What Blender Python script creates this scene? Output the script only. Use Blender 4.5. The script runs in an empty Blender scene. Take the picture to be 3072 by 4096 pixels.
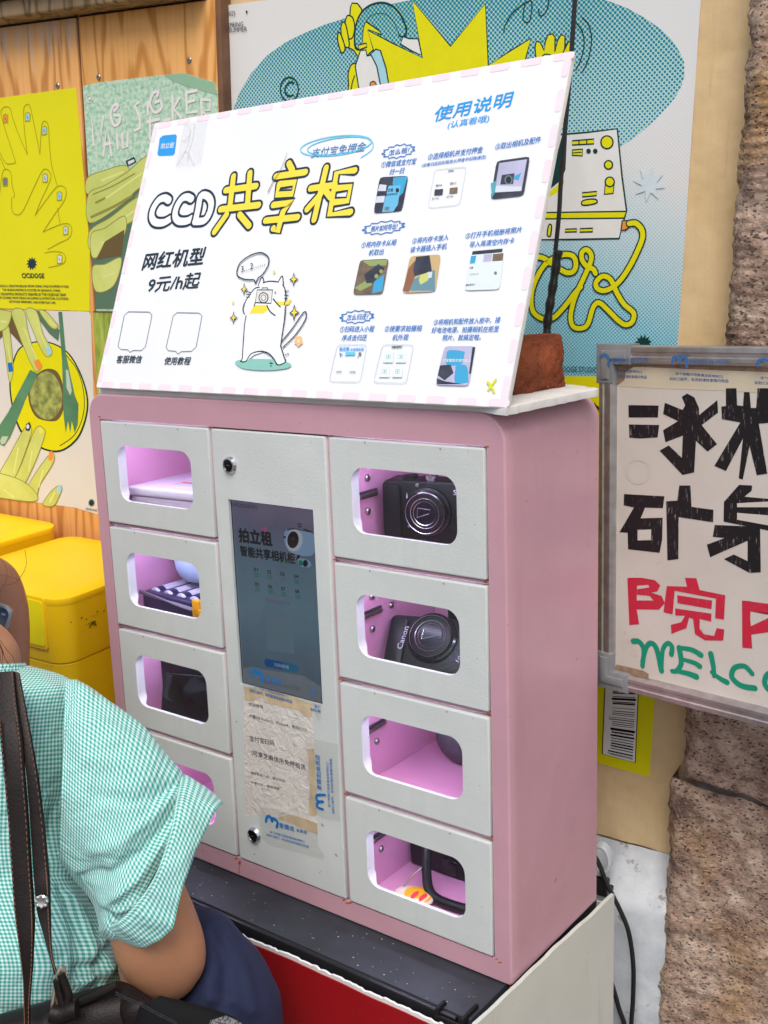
import bpy, bmesh, math, random
from math import sin, cos, pi, radians
from mathutils import Vector, Matrix, noise
from mathutils.geometry import tessellate_polygon
random.seed(7)
SC = bpy.context.scene
COL = SC.collection
# ------------------------------------------------------------ camera
F = 4396.27                      # focal length in photo pixels (3072 x 4096)
CAM = Vector((1.0291, -1.0355, 1.3113))
RC = Matrix(((0.8641, 0.123, -0.4881), (0.5034, -0.2096, 0.8382), (0.0008, -0.97, -0.2431)))  # columns: right, down, forward
cd = bpy.data.cameras.new('camera'); cam = bpy.data.objects.new('camera', cd); COL.objects.link(cam)
cd.sensor_fit = 'VERTICAL'; cd.sensor_height = 36.0; cd.lens = F * 36.0 / 4096.0
cd.clip_start = 0.02; cd.clip_end = 500
bl = Matrix((RC.col[0], -RC.col[1], -RC.col[2])).transposed()
cam.matrix_world = Matrix.Translation(CAM) @ bl.to_4x4()
SC.camera = cam
SC.render.resolution_x, SC.render.resolution_y = 768, 1024
# ------------------------------------------------------------ light
SUN_EL, SUN_AZ = 56.0, 157.0     # degrees; azimuth measured clockwise from +Y
W = bpy.data.worlds.new('World'); SC.world = W; W.use_nodes = True
nt = W.node_tree; nt.nodes.clear()
sk = nt.nodes.new('ShaderNodeTexSky'); sk.sky_type = 'NISHITA'; sk.sun_disc = False
sk.sun_elevation = radians(SUN_EL); sk.sun_rotation = radians(SUN_AZ)
sk.air_density = 1.0; sk.dust_density = 4.0
bg = nt.nodes.new('ShaderNodeBackground'); bg.inputs[1].default_value = 0.135
wo = nt.nodes.new('ShaderNodeOutputWorld')
nt.links.new(sk.outputs[0], bg.inputs[0]); nt.links.new(bg.outputs[0], wo.inputs[0])
sl = bpy.data.lights.new('sun', 'SUN'); sl.energy = 1.5; sl.angle = radians(32); sl.color = (1.0, 0.96, 0.9)
so = bpy.data.objects.new('sun', sl); COL.objects.link(so)
az, el = radians(SUN_AZ), radians(SUN_EL)
sd = Vector((sin(az) * cos(el), cos(az) * cos(el), sin(el)))
so.rotation_euler = sd.to_track_quat('Z', 'Y').to_euler(); so.location = sd * 5
SC.view_settings.view_transform = 'Standard'; SC.view_settings.look = 'None'
SC.view_settings.exposure = 0.13; SC.view_settings.gamma = 1.0
SC.cycles.max_bounces = 8; SC.cycles.transparent_max_bounces = 12
# ------------------------------------------------------------ helpers
def ray(u, v): return RC @ Vector(((u - 1536) / F, (v - 2048) / F, 1.0))
def at(u, v, d): return CAM + ray(u, v) * d          # point d metres in front of the camera
def Z(x0, y0, k, pts): return [(x0 + a * k, y0 + b * k) for a, b in pts]

class Plane:
    """flat surface: origin, x to the right, y up, normal towards the viewer"""
    def __init__(s, o, ex, ey):
        s.o = Vector(o); s.ex = Vector(ex).normalized(); s.n = s.ex.cross(Vector(ey)).normalized(); s.ey = s.n.cross(s.ex)
        s.M = Matrix.Translation(s.o) @ Matrix((s.ex, s.ey, s.n)).transposed().to_4x4()
    def hit(s, u, v):
        r = ray(u, v); t = (s.o - CAM).dot(s.n) / r.dot(s.n); q = CAM + r * t - s.o
        return Vector((q.dot(s.ex), q.dot(s.ey)))
    def depth(s, u, v):
        return (s.o - CAM).dot(s.n) / ray(u, v).dot(s.n)
def solve(u, v, axis, val):
    r = ray(u, v); return CAM + r * ((val - CAM[axis]) / r[axis])

def link(o, parent=None):
    COL.objects.link(o)
    if parent: o.parent = parent
    return o
def empty(name, label, cat, M=None, group=None, kind=None):
    o = bpy.data.objects.new(name, None); link(o); o.empty_display_size = 0.05
    if M is not None: o.matrix_world = M
    tag(o, label, cat, group, kind); return o
def tag(o, label=None, cat=None, group=None, kind=None):
    if label: o['label'] = label
    if cat: o['category'] = cat
    if group: o['group'] = group
    if kind: o['kind'] = kind
    return o

class MB:
    """collects shapes into ONE mesh object"""
    def __init__(s): s.v = []; s.f = []; s.m = []; s.mats = []; s.uv = None
    def mi(s, m):
        if m not in s.mats: s.mats.append(m)
        return s.mats.index(m)
    def add(s, vs, fs, m):
        b = len(s.v); i = s.mi(m); s.v += [tuple(x) for x in vs]
        for f in fs: s.f.append([b + q for q in f]); s.m.append(i)
    def box(s, a, b, m, bev=0.0, M=None):
        a = Vector(a); b = Vector(b); c = (a + b) / 2; d = (b - a)
        bm = bmesh.new(); bmesh.ops.create_cube(bm, size=1); bmesh.ops.scale(bm, vec=d, verts=bm.verts); bmesh.ops.translate(bm, vec=c, verts=bm.verts)
        if bev: bmesh.ops.bevel(bm, geom=bm.edges[:], offset=bev, segments=3, profile=0.5, affect='EDGES')
        s.bm(bm, m, M)
    def bm(s, bm, m, M=None):
        bm.verts.index_update(); vs = [(M @ v.co if M else v.co) for v in bm.verts]
        s.add(vs, [[v.index for v in f.verts] for f in bm.faces], m); bm.free()
    def lathe(s, prof, m, M=None, n=40, caps=True):
        vs = []; fs = []
        for r, z in prof:
            for i in range(n): a = 2 * pi * i / n; vs.append(Vector((r * cos(a), r * sin(a), z)))
        for j in range(len(prof) - 1):
            for i in range(n): k = (i + 1) % n; fs.append([j * n + i, j * n + k, (j + 1) * n + k, (j + 1) * n + i])
        if caps: fs.append([i for i in range(n)][::-1]); fs.append([(len(prof) - 1) * n + i for i in range(n)])
        s.add([M @ v if M else v for v in vs], fs, m)
    def tube(s, pts, r, m, n=10, flat=None):
        pts = [Vector(p) for p in pts]; rs = r if isinstance(r, (list, tuple)) else [r] * len(pts)
        vs = []; fs = []; up = Vector((0.3, 0.2, 1)).normalized()
        t0 = (pts[1] - pts[0]).normalized(); nx = t0.cross(up).normalized()
        for i, p in enumerate(pts):
            t = (pts[min(i + 1, len(pts) - 1)] - pts[max(i - 1, 0)]).normalized()
            nx = (nx - t * nx.dot(t)).normalized(); ny = t.cross(nx)
            for k in range(n): a = 2 * pi * k / n; vs.append(p + (nx * cos(a) + ny * sin(a)) * rs[i])
        for j in range(len(pts) - 1):
            for i in range(n): k = (i + 1) % n; fs.append([j * n + i, j * n + k, (j + 1) * n + k, (j + 1) * n + i])
        fs.append(list(range(n))[::-1]); fs.append([(len(pts) - 1) * n + i for i in range(n)])
        s.add(vs, fs, m)
    def prism(s, pts, z0, z1, m, bev=0.0, M=None):
        """polygon in xy (counter-clockwise) extruded along z"""
        bm = bmesh.new(); vs = [bm.verts.new((p[0], p[1], z0)) for p in pts]; f = bm.faces.new(vs)
        r = bmesh.ops.extrude_face_region(bm, geom=[f]); ex = [g for g in r['geom'] if isinstance(g, bmesh.types.BMVert)]
        bmesh.ops.translate(bm, vec=(0, 0, z1 - z0), verts=ex); bmesh.ops.recalc_face_normals(bm, faces=bm.faces[:])
        if bev: bmesh.ops.bevel(bm, geom=[e for e in bm.edges if abs(e.verts[0].co.z - e.verts[1].co.z) < 1e-7 and e.verts[0].co.z > min(z0, z1) + 1e-6 or (bev < 0)], offset=abs(bev), segments=2, profile=0.5, affect='EDGES')
        s.bm(bm, m, M)
    def build(s, name, parent=None, M=None, smooth=True, ang=35, label=None):
        me = bpy.data.meshes.new(name); me.from_pydata(s.v, [], s.f)
        for m in s.mats: me.materials.append(m)
        me.polygons.foreach_set('material_index', s.m)
        if s.uv:
            l = me.uv_layers.new(name='UVMap')
            for lp in me.loops: l.data[lp.index].uv = s.uv[lp.vertex_index]
        if smooth:
            me.polygons.foreach_set('use_smooth', [True] * len(me.polygons)); me.set_sharp_from_angle(angle=radians(ang))
        me.update(); me.validate()
        o = bpy.data.objects.new(name, me); link(o, parent)
        if M is not None: o.matrix_world = M
        if label: o['label'] = label
        return o

def cat(pts, n=6, closed=False):
    """smooth curve through points"""
    P = [Vector(p) for p in pts]; out = []; N = len(P)
    for i in range(N if closed else N - 1):
        if closed: a, b, c, d = P[(i - 1) % N], P[i], P[(i + 1) % N], P[(i + 2) % N]
        else: a, b, c, d = P[max(i - 1, 0)], P[i], P[i + 1], P[min(i + 2, N - 1)]
        for k in range(n):
            t = k / n
            out.append(0.5 * ((2 * b) + (c - a) * t + (2 * a - 5 * b + 4 * c - d) * t * t + (3 * b - a - 3 * c + d) * t ** 3))
    if not closed: out.append(P[-1])
    return out
def rrect(x0, y0, x1, y1, r, n=6):
    o = []
    for cx, cy, a0 in ((x1 - r, y1 - r, 0), (x0 + r, y1 - r, 90), (x0 + r, y0 + r, 180), (x1 - r, y0 + r, 270)):
        for i in range(n + 1): a = radians(a0 + 90 * i / n); o.append((cx + r * cos(a), cy + r * sin(a)))
    return o

class Art:
    """flat print on a Plane; every layer lies a hair above the one below"""
    STEP = 0.000013
    def __init__(s, pl, base=0.0003): s.pl = pl; s.mb = MB(); s.h = base
    def nxt(s, k=1): s.h += s.STEP * k
    def loc(s, pts): return [s.pl.hit(*p) for p in pts]
    def poly(s, pts, m, smooth=False, local=False, h=None):
        if smooth: pts = [(p[0], p[1]) for p in cat([Vector((a, b)) for a, b in pts], 5, True)]
        s.h += 3e-6; L = pts if local else s.loc(pts); hh = s.h if h is None else h
        V = [Vector((p[0], p[1], hh)) for p in L]; tr = tessellate_polygon([V])
        fs = []
        for a, b, c in tr:
            if (V[b] - V[a]).cross(V[c] - V[a]).z < 0: a, b, c = a, c, b
            fs.append([a, b, c])
        s.mb.add(V, fs, m)
    def stroke(s, pts, w, m, smooth=True, closed=False, n=5):
        if smooth and len(pts) > 2: pts = [(p[0], p[1]) for p in cat([Vector((a, b)) for a, b in pts], n, closed)]
        if closed: pts = list(pts) + [pts[0]]
        k = s.pl.depth(*pts[len(pts) // 2]) / F; s.h += 4e-6
        L = s.loc(pts); N = len(L); vs = []; fs = []
        for i, p in enumerate(L):
            t = (L[min(i + 1, N - 1)] - L[max(i - 1, 0)])
            if closed and i in (0, N - 1): t = L[1] - L[N - 2]
            if t.length < 1e-9: t = Vector((1, 0))
            t.normalize(); q = Vector((-t.y, t.x))
            ww = (w[0] + (w[1] - w[0]) * i / (N - 1)) if isinstance(w, tuple) else w
            q = q * (ww * k / 2)
            hz = s.h + i * 1.5e-7; vs += [(p.x + q.x, p.y + q.y, hz), (p.x - q.x, p.y - q.y, hz)]
        for i in range(N - 1): fs.append([2 * i + 1, 2 * i + 3, 2 * i + 2, 2 * i])
        s.mb.add(vs, fs, m)
        for e in (0, N - 1):                        # round ends
            ww = (w[0] if e == 0 else w[1]) if isinstance(w, tuple) else w
            r = ww * k / 2
            if ww > 7 and not closed:
                s.mb.add([(L[e].x + r * cos(2 * pi * j / 10), L[e].y + r * sin(2 * pi * j / 10), s.h + 0.0000013 + e * 1.5e-7) for j in range(10)], [list(range(10))], m)
    def line(s, pts, w, m): s.stroke(pts, w, m, smooth=False)
    def ell(s, c, rx, ry, m, rot=0, n=28):
        a = radians(rot); s.poly([(c[0] + rx * cos(2 * pi * i / n) * cos(a) - ry * sin(2 * pi * i / n) * sin(a), c[1] + rx * cos(2 * pi * i / n) * sin(a) + ry * sin(2 * pi * i / n) * cos(a)) for i in range(n)], m)
    def text(s, t, p0, p1, h, m, bold=0.0, up=None, shear=0.0):
        """text whose bottom edge runs from p0 to p1 (photo pixels), h pixels tall"""
        vs, fs = glyphs(t); s.h += 3e-6
        x0 = min(v[0] for v in vs); x1 = max(v[0] for v in vs); y0 = min(v[1] for v in vs); y1 = max(v[1] for v in vs)
        A = s.pl.hit(*p0); B = s.pl.hit(*p1); ex = B - A
        if up is not None:
            C = s.pl.hit(p0[0] + up[0], p0[1] + up[1]); ey = C - A
        else:
            k = s.pl.depth(*p0) / F; ey = Vector((-ex.y, ex.x)).normalized() * (h * k)
        ey = ey + ex.normalized() * (shear * ey.length)
        em = ey.length * bold * 1.2; eu = ex.normalized(); ev = ey.normalized()
        for dx, dy in (((0, 0),) if bold < .004 else ((-1, -.6), (1, .6), (-.6, 1), (.6, -1))):
            out = []; s.h += 2e-6; dd = (eu * dx + ev * dy) * em
            for a, b in vs:
                q = A + dd + ex * ((a - x0) / (x1 - x0)) + ey * ((b - y0) / max(y1 - y0, 1e-6)); out.append((q.x, q.y, s.h))
            s.mb.add(out, fs, m)
    def build(s, name, parent): 
        return s.mb.build(name, parent, smooth=False)
_gl = {}
def glyphs(t, bold=0.0):
    bold = 0.0; key = (t, bold)
    if key not in _gl:
        c = bpy.data.curves.new('t', 'FONT'); c.body = t; c.size = 1; c.offset = bold; c.resolution_u = 2
        o = bpy.data.objects.new('t', c); me = bpy.data.meshes.new_from_object(o)
        _gl[key] = ([(v.co.x, v.co.y) for v in me.vertices], [list(p.vertices) for p in me.polygons])
        bpy.data.objects.remove(o); bpy.data.curves.remove(c); bpy.data.meshes.remove(me)
    return _gl[key]
# ------------------------------------------------------------ materials
def srgb(r, g, b):
    f = lambda c: c / 12.92 if c <= 0.04045 else ((c + 0.055) / 1.055) ** 2.4
    return (f(r / 255), f(g / 255), f(b / 255), 1)
class NT:
    def __init__(s, name):
        s.m = bpy.data.materials.new(name); s.m.use_nodes = True; s.t = s.m.node_tree; s.b = s.t.nodes['Principled BSDF']
    def n(s, typ, **kw):
        x = s.t.nodes.new(typ)
        for k, v in kw.items():
            if k[0] == 'i' and k[1:].isdigit(): x.inputs[int(k[1:])].default_value = v
            else: setattr(x, k, v)
        return x
    def l(s, a, b): s.t.links.new(a, b)
    def ramp(s, fac, stops):
        r = s.n('ShaderNodeValToRGB'); e = r.color_ramp.elements
        while len(e) < len(stops): e.new(0.5)
        for q, (p, c) in zip(e, stops): q.position = p; q.color = c
        s.l(fac, r.inputs[0]); return r.outputs[0]
    def mix(s, fac, a, b, mode='MIX'):
        x = s.n('ShaderNodeMix', data_type='RGBA', blend_type=mode)
        for i, q in ((0, fac), (6, a), (7, b)):
            if hasattr(q, 'is_linked') or hasattr(q, 'links'): s.l(q, x.inputs[i])
            else: x.inputs[i].default_value = q
        return x.outputs[2]
    def math(s, op, a, b=0.0, c=0.0):
        x = s.n('ShaderNodeMath', operation=op)
        for i, q in enumerate((a, b, c)):
            if hasattr(q, 'links'): s.l(q, x.inputs[i])
            else: x.inputs[i].default_value = q
        return x.outputs[0]
    def noise(s, scale, detail=4, rough=0.55, vec=None, dist=0.0):
        x = s.n('ShaderNodeTexNoise'); x.inputs['Scale'].default_value = scale; x.inputs['Detail'].default_value = detail; x.inputs['Roughness'].default_value = rough; x.inputs['Distortion'].default_value = dist
        s.l(vec if vec else s.co(), x.inputs['Vector']); return x.outputs[0]
    def co(s, kind='Object'):
        if not hasattr(s, 'tc'): s.tc = s.n('ShaderNodeTexCoord')
        return s.tc.outputs[kind]
    def mapped(s, scale=(1, 1, 1), rot=(0, 0, 0), kind='Object'):
        x = s.n('ShaderNodeMapping'); x.inputs['Scale'].default_value = scale; x.inputs['Rotation'].default_value = rot
        s.l(s.co(kind), x.inputs['Vector']); return x.outputs[0]
    def bump(s, h, strength=0.3, dist=0.001, nrm=None):
        x = s.n('ShaderNodeBump'); x.inputs['Strength'].default_value = strength; x.inputs['Distance'].default_value = dist
        s.l(h, x.inputs['Height'])
        if nrm is not None: s.l(nrm, x.inputs['Normal'])
        s.l(x.outputs[0], s.b.inputs['Normal']); return x.outputs[0]
    def base(s, c):
        if hasattr(c, 'links'): s.l(c, s.b.inputs['Base Color'])
        else: s.b.inputs['Base Color'].default_value = c
    def p(s, rough=0.5, metal=0.0, spec=0.5, coat=0.0):
        s.b.inputs['Roughness'].default_value = rough; s.b.inputs['Metallic'].default_value = metal
        s.b.inputs['Specular IOR Level'].default_value = spec; s.b.inputs['Coat Weight'].default_value = coat
        return s
def schlick(n, f0=.04, nrm=None):
    lw = n.n('ShaderNodeLayerWeight'); lw.inputs['Blend'].default_value = .5
    if nrm is not None: n.l(nrm, lw.inputs['Normal'])
    return n.math('MULTIPLY_ADD', n.math('POWER', lw.outputs['Facing'], 5.0), 1 - f0, f0)
def mul(c, k): return (min(c[0] * k, 1), min(c[1] * k, 1), min(c[2] * k, 1), 1)
def simple(name, c, rough=0.5, metal=0.0, spec=0.5, var=0.08, scale=12, bump=0.0, bscale=300, bdist=0.0005, coat=0.0):
    """one colour, mottled by noise, optional fine bump"""
    n = NT(name); n.p(rough, metal, spec, coat)
    if var: 
        f = n.noise(scale, 6); n.base(n.mix(n.ramp(f, [(0.3, (0, 0, 0, 1)), (0.7, (1, 1, 1, 1))]), mul(c, 1 - var), mul(c, 1 + var)))
    else: n.base(c)
    if bump: n.bump(n.noise(bscale, 3), bump, bdist)
    return n.m
def ink(name, c, rough=0.6): return simple(name, c, rough, spec=0.25, var=0.03, scale=40)
# ------------------------------------------------------------ shared inks
K_DK = ink('dark_ink', srgb(40, 58, 70)); K_BLACK = ink('black_ink', srgb(22, 22, 24)); K_GREEN = ink('bottle_green_ink', srgb(14, 58, 56))
K_YEL = ink('poster_yellow_ink', srgb(228, 222, 8)); K_WHITE = ink('white_ink', srgb(228, 228, 226)); K_LBLUE = ink('light_blue_ink', srgb(165, 212, 226))
K_BLUE = ink('blue_ink', srgb(26, 118, 196)); K_SKY = ink('sky_blue_ink', srgb(40, 160, 235)); K_CYAN = ink('cyan_ink', srgb(110, 205, 238))
K_SYEL = ink('soft_yellow_ink', srgb(246, 226, 80)); K_MINT = ink('mint_ink', srgb(140, 200, 188)); K_ORANGE = ink('orange_ink', srgb(240, 150, 60))
K_DASH = ink('pale_pink_ink', srgb(243, 227, 236)); K_SIGNW = ink('sign_white_ink', srgb(240, 244, 248)); K_TEAL = ink('teal_ink', srgb(12, 150, 165)); K_RED = ink('red_ink', srgb(226, 60, 70))
K_GREY = ink('grey_ink', srgb(120, 128, 134)); K_PALE = ink('pale_grey_ink', srgb(205, 214, 220))
# ------------------------------------------------------------ setting: ground, walls
def mat_ground():
    n = NT('asphalt'); n.p(0.85); f = n.noise(60, 8); n.base(n.ramp(f, [(0.3, (0.09, 0.088, 0.085, 1)), (0.7, (0.2, 0.195, 0.19, 1))])); n.bump(f, 0.4, 0.004); return n.m
g = MB(); g.box((-60, -60, -0.1), (60, 0.4, 0.0), mat_ground()); go = g.build('ground', smooth=False); tag(go, kind='structure'); go.rotation_euler = (0, -0.052, 0); go.location = (0, 0, -0.02)

def mat_plaster():
    n = NT('cream_plaster'); n.p(0.8, spec=0.3)
    f = n.noise(7, 8, 0.6); c = n.ramp(f, [(0.25, srgb(206, 176, 128)), (0.5, srgb(224, 196, 150)), (0.8, srgb(234, 210, 168))])
    st = n.noise(1.0, 5, 0.6, n.mapped((90, 60, 6)));  c = n.mix(n.ramp(st, [(0.62, (0, 0, 0, 1)), (0.75, (0.35, 0.35, 0.35, 1))]), c, srgb(176, 140, 96)); n.base(c)
    a = n.noise(1.0, 4, 0.6, n.mapped((120, 90, 10))); b = n.noise(55, 5)
    n.bump(n.math('ADD', a, n.math('MULTIPLY', b, 0.8)), 0.55, 0.002); return n.m
M_PLASTER = mat_plaster()
def mat_white_paint():
    n = NT('chipped_white_paint'); n.p(0.5)
    f = n.noise(16, 8, 0.65); c = n.ramp(f, [(0.3, srgb(178, 186, 194)), (0.6, srgb(210, 216, 222))])
    g2 = n.noise(30, 8, 0.7); c = n.mix(n.ramp(g2, [(0.6, (0, 0, 0, 1)), (0.66, (0.8, 0.8, 0.8, 1))]), c, srgb(128, 120, 112)); n.base(c); n.bump(f, 0.5, 0.004); return n.m
M_WPAINT = mat_white_paint()
wall = empty('plaster_wall', 'cream plastered building wall with a white painted foot behind the pink locker', 'wall', Matrix.Translation((0, 0.29, 0)))
def rough_grid(x0, x1, z0, z1, nx, nz, fn):
    vs = []; fs = []
    for j in range(nz + 1):
        for i in range(nx + 1):
            x = x0 + (x1 - x0) * i / nx; z = z0 + (z1 - z0) * j / nz; vs.append(fn(x, z, i / nx, j / nz))
    for j in range(nz):
        for i in range(nx): a = j * (nx + 1) + i; fs.append([a, a + 1, a + nx + 2, a + nx + 1])
    return vs, fs
m = MB(); m.box((-3.0, 0.002, 0.0), (3.0, 0.25, 3.2), M_PLASTER)
vs, fs = rough_grid(0.575, 0.80, 0.515, 1.9, 45, 220, lambda x, z, i, j: (x, -0.0005 - 0.0018 * noise.noise((x * 40, z * 14, 3)) - 0.001 * noise.noise((x * 130, z * 60, 1)) - 0.003, z)); m.add(vs, fs, M_PLASTER)
m.build('wall_face', wall)
m = MB()                                                   # white foot with a sloping top
def foot(x, z, i, j):
    n1 = noise.noise((x * 18, z * 18, 5)) * 0.004 + noise.noise((x * 60, z * 60, 2)) * 0.0015
    t = max(0.0, min(1.0, (0.512 + 0.008 * noise.noise((x * 30, 0, 0)) - z) / 0.055))
    return (x, -0.006 - 0.05 * t + n1, z)
vs, fs = rough_grid(-2.5, 0.72, -0.02, 0.515, 260, 60, foot); m.add(vs, fs, M_WPAINT); m.build('wall_foot', wall)

# stone pier: three rough granite blocks
def mat_stone():
    n = NT('pink_granite'); n.p(0.85, spec=0.3)
    a = n.noise(30, 6, 0.6); c = n.ramp(a, [(0.3, srgb(124, 100, 90)), (0.5, srgb(184, 156, 140)), (0.68, srgb(222, 200, 180))])
    y = n.noise(6, 5, 0.6); c = n.mix(n.ramp(y, [(0.5, (0, 0, 0, 1)), (0.7, (0.75, 0.75, 0.75, 1))]), c, srgb(190, 146, 84))
    d = n.noise(14, 5, 0.6); c = n.mix(n.ramp(d, [(0.55, (0, 0, 0, 1)), (0.7, (0.7, 0.7, 0.7, 1))]), c, srgb(92, 68, 60))
    w = n.n('ShaderNodeTexVoronoi'); w.inputs['Scale'].default_value = 330; n.l(n.mapped((1, 1, 1.7), (0.5, 0.6, 0.4)), w.inputs['Vector'])
    gr = n.n('ShaderNodeSeparateColor'); n.l(w.outputs['Color'], gr.inputs[0])
    c = n.mix(n.ramp(gr.outputs[0], [(0.0, (0.75, 0.75, 0.75, 1)), (0.13, (0.75, 0.75, 0.75, 1)), (0.15, (0, 0, 0, 1))]), c, srgb(44, 40, 40))
    c = n.mix(n.ramp(gr.outputs[1], [(0.72, (0, 0, 0, 1)), (0.75, (0.38, 0.38, 0.38, 1))]), c, srgb(218, 196, 172))
    sk_ = n.noise(1, 5, .65, n.mapped((60, 60, 200), (0.3, .5, .7))); c = n.mix(n.ramp(sk_, [(.5, (0, 0, 0, 1)), (.68, (.5, .5, .5, 1))]), c, srgb(96, 74, 66)); n.base(c); h = n.noise(70, 6, 0.7); n.bump(n.math('ADD', h, n.math('MULTIPLY', gr.outputs[0], 0.25)), 1.0, 0.008); return n.m
M_STONE = mat_stone()
M_MORTAR = simple('grey_mortar', srgb(120, 112, 104), 0.9, var=0.25, scale=40, bump=0.6, bscale=90, bdist=0.003)
pier = empty('stone_pier', 'rough pinkish granite pier at the right edge beside the cream plaster', 'stone pier', Matrix.Translation((0.7, 0.22, 0)))
def stone_block(x0, x1, z0, z1, seed, ridges, tilt):
    m = MB(); nx = int((x1 - x0) / 0.0042); nz = int((z1 - z0) / (0.0024 if ridges else 0.0042))
    def f(x, z, i, j):
        s = Vector((x, z, seed))
        e = min(i * (x1 - x0) * .6, (1 - i) * (x1 - x0) + 0.02, j * (z1 - z0), (1 - j) * (z1 - z0)) / 0.012
        rnd = -0.018 * (1 - min(1, e)) ** 2
        d = 0.008 * noise.noise(s * 7) + 0.005 * noise.noise(s * 22) + 0.004 * noise.noise(s * 60) + .0022 * noise.noise(s * 140)
        if ridges: d = d * .6 + 0.0011 * sin(z * 620 + 4 * noise.noise(s * 12) + x * 60) * (.6 + .6 * noise.noise(s * 15))
        else: d -= 0.006 * max(0, 1 - abs(x - x0 - 0.085 - 0.02 * noise.noise((z * 6, seed, 0))) / 0.03)
        jx = 0.003 * noise.noise((z * 10, seed, 7)) + 0.003 * noise.noise((z * 60, seed, 9)) + .003 * noise.noise((z * 150, seed, 9)) if i < 0.02 else 0
        return (x + jx, 0.01 - d - rnd, z + tilt * (x - x0))
    vs, fs = rough_grid(x0, x1, z0, z1, nx, nz, f)
    b = len(vs); edge = [j * (nx + 1) for j in range(nz + 1)]
    vs += [(vs[k][0], 0.1, vs[k][2]) for k in edge]
    for j in range(nz): fs.append([edge[j], edge[j + 1], b + j + 1, b + j])
    m.add(vs, fs, M_STONE); return m.build('stone_block', pier, ang=60)
stone_block(0.031, 0.42, 0.95, 2.1, 3.3, True, 0)
stone_block(0.018, 0.42, 0.650, 0.946, 8.1, False, -0.09)
stone_block(0.006, 0.42, -0.05, 0.6475, 1.7, False, -0.09)
m = MB(); m.box((0.036, 0.034, 0), (0.42, 0.066, 2.1), M_MORTAR); m.build('mortar_bed', pier)

# ledge above the panels
def mat_old_wood(name, c0, c1, cw, wear):
    n = NT(name); n.p(0.6, spec=0.3)
    q2 = n.mapped((1, 1, 0.03)); fi = n.noise(160, 4, .6, n.mapped((1, 1, .02)))
    big = n.noise(1.0, 3, .5, n.mapped((9, 9, 1.1))); ring = n.math('SINE', n.math('MULTIPLY_ADD', big, 75.0, 0.0)); ring = n.math('MULTIPLY_ADD', ring, .5, .5)
    c = n.ramp(ring, [(0.0, mul(c0, .92)), (.35, c1), (1.0, mul(c1, 1.06))]); lo = n.noise(1.0, 3, .5, n.mapped((5, 5, .8)))
    c = n.mix(n.ramp(lo, [(.42, (0, 0, 0, 1)), (.68, (.5, .5, .5, 1))]), c, c0); c = n.mix(n.ramp(fi, [(.3, (.35, .35, .35, 1)), (.5, (0, 0, 0, 1))]), c, mul(c0, .75)); w = fi
    if wear:
        sp = n.n('ShaderNodeSeparateXYZ'); n.l(n.co(), sp.inputs[0]); zz = n.math('MULTIPLY_ADD', sp.outputs[2], 7.0, wear)
        st = n.noise(70, 5, 0.6, q2); k = n.math('ADD', zz, n.math('MULTIPLY_ADD', st, 2.4, -1.2)); c = n.mix(n.ramp(k, [(0.45, (0, 0, 0, 1)), (0.66, (0.7, 0.7, 0.7, 1))]), c, cw)
    n.base(c); n.bump(w, 0.25, 0.001); return n.m
M_WOOD = mat_old_wood('honey_pine', srgb(204, 138, 66), srgb(234, 176, 106), srgb(200, 180, 158), 0)
M_WOODW = mat_old_wood('weathered_pine', srgb(200, 136, 70), srgb(232, 174, 106), srgb(206, 184, 162), 0.7)
M_DKWOOD = simple('dark_brown_wood', srgb(112, 78, 54), 0.7, var=0.3, scale=30)
M_LEDGE = mat_old_wood('grey_weathered_wood', srgb(112, 92, 68), srgb(160, 136, 104), srgb(200, 190, 170), 0)
YP = 0.268
PWOOD = Plane((0, YP, 0), (1, 0, 0), (0, 0, 1)); PWALL = Plane((0, 0.286, 0), (1, 0, 0), (0, 0, 1))
def wz(u, v): return PWOOD.hit(u, v)
M_SCREW = simple('zinc_screw', srgb(170, 168, 162), 0.35, 1.0, var=0.2, scale=200)
def screw(mb_parent, x, y, z, r, axis='Y', name='screw'):
    s = MB(); Mx = Matrix.Translation((x, y, z)) @ Matrix.Rotation(radians(90), 4, 'X')
    s.lathe([(r, 0), (r, r * 0.25), (r * 0.75, r * 0.5), (r * 0.3, r * 0.55), (r * 0.28, r * 0.2)], M_SCREW, Mx, 14)
    return s.build(name, mb_parent)
def panel(x0, x1, z0, z1, mt, label, screws):
    e = empty('pine_board', label, 'wooden board', Matrix.Translation(((x0 + x1) / 2, YP, z1)), 'pine boards on the wall')
    cx = (x0 + x1) / 2
    m = MB(); m.box((x0 - cx, 0, z0 - z1), (x1 - cx, 0.018, 0), mt, 0.0015); m.build('board', e)
    for (u, v) in screws: q = wz(u, v); screw(e, q.x - cx, 0.0, q.y - z1, 0.0042)
    return e
zt = wz(150, 90).y
panel(-0.62, wz(309, 200).x, 0.55, zt, M_WOODW, 'left wooden panel with grey weathered streaks above the yellow hand poster', [(232, 342)])
panel(wz(320, 200).x, wz(866, 60).x, 0.55, wz(600, 30).y, M_WOOD, 'honey coloured wooden panel above the pale green nail poster', [(396, 308), (758, 240)])
m = MB(); a, b = wz(309, 200).x, wz(320, 200).x
m.box((a, YP + 0.004, 0.5), (b, 0.291, 1.75), M_DKWOOD); o = m.build('wooden_batten'); tag(o, 'thin dark brown strip in the gap between the two wooden panels', 'wood strip')
m = MB(); a, b = wz(868, 200).x, wz(893, 40).x
m.box((a, YP - 0.002, 0.5), (b - 0.004, 0.291, 1.95), M_DKWOOD, 0.002); o = m.build('wooden_post'); tag(o, 'brown wooden edge post along the left side of the blue poster', 'wood post')
led = empty('wooden_ledge', 'weathered grey ledge board along the top left corner above the panels', 'ledge', Matrix.Translation((-0.25, 0.26, zt)))
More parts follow.
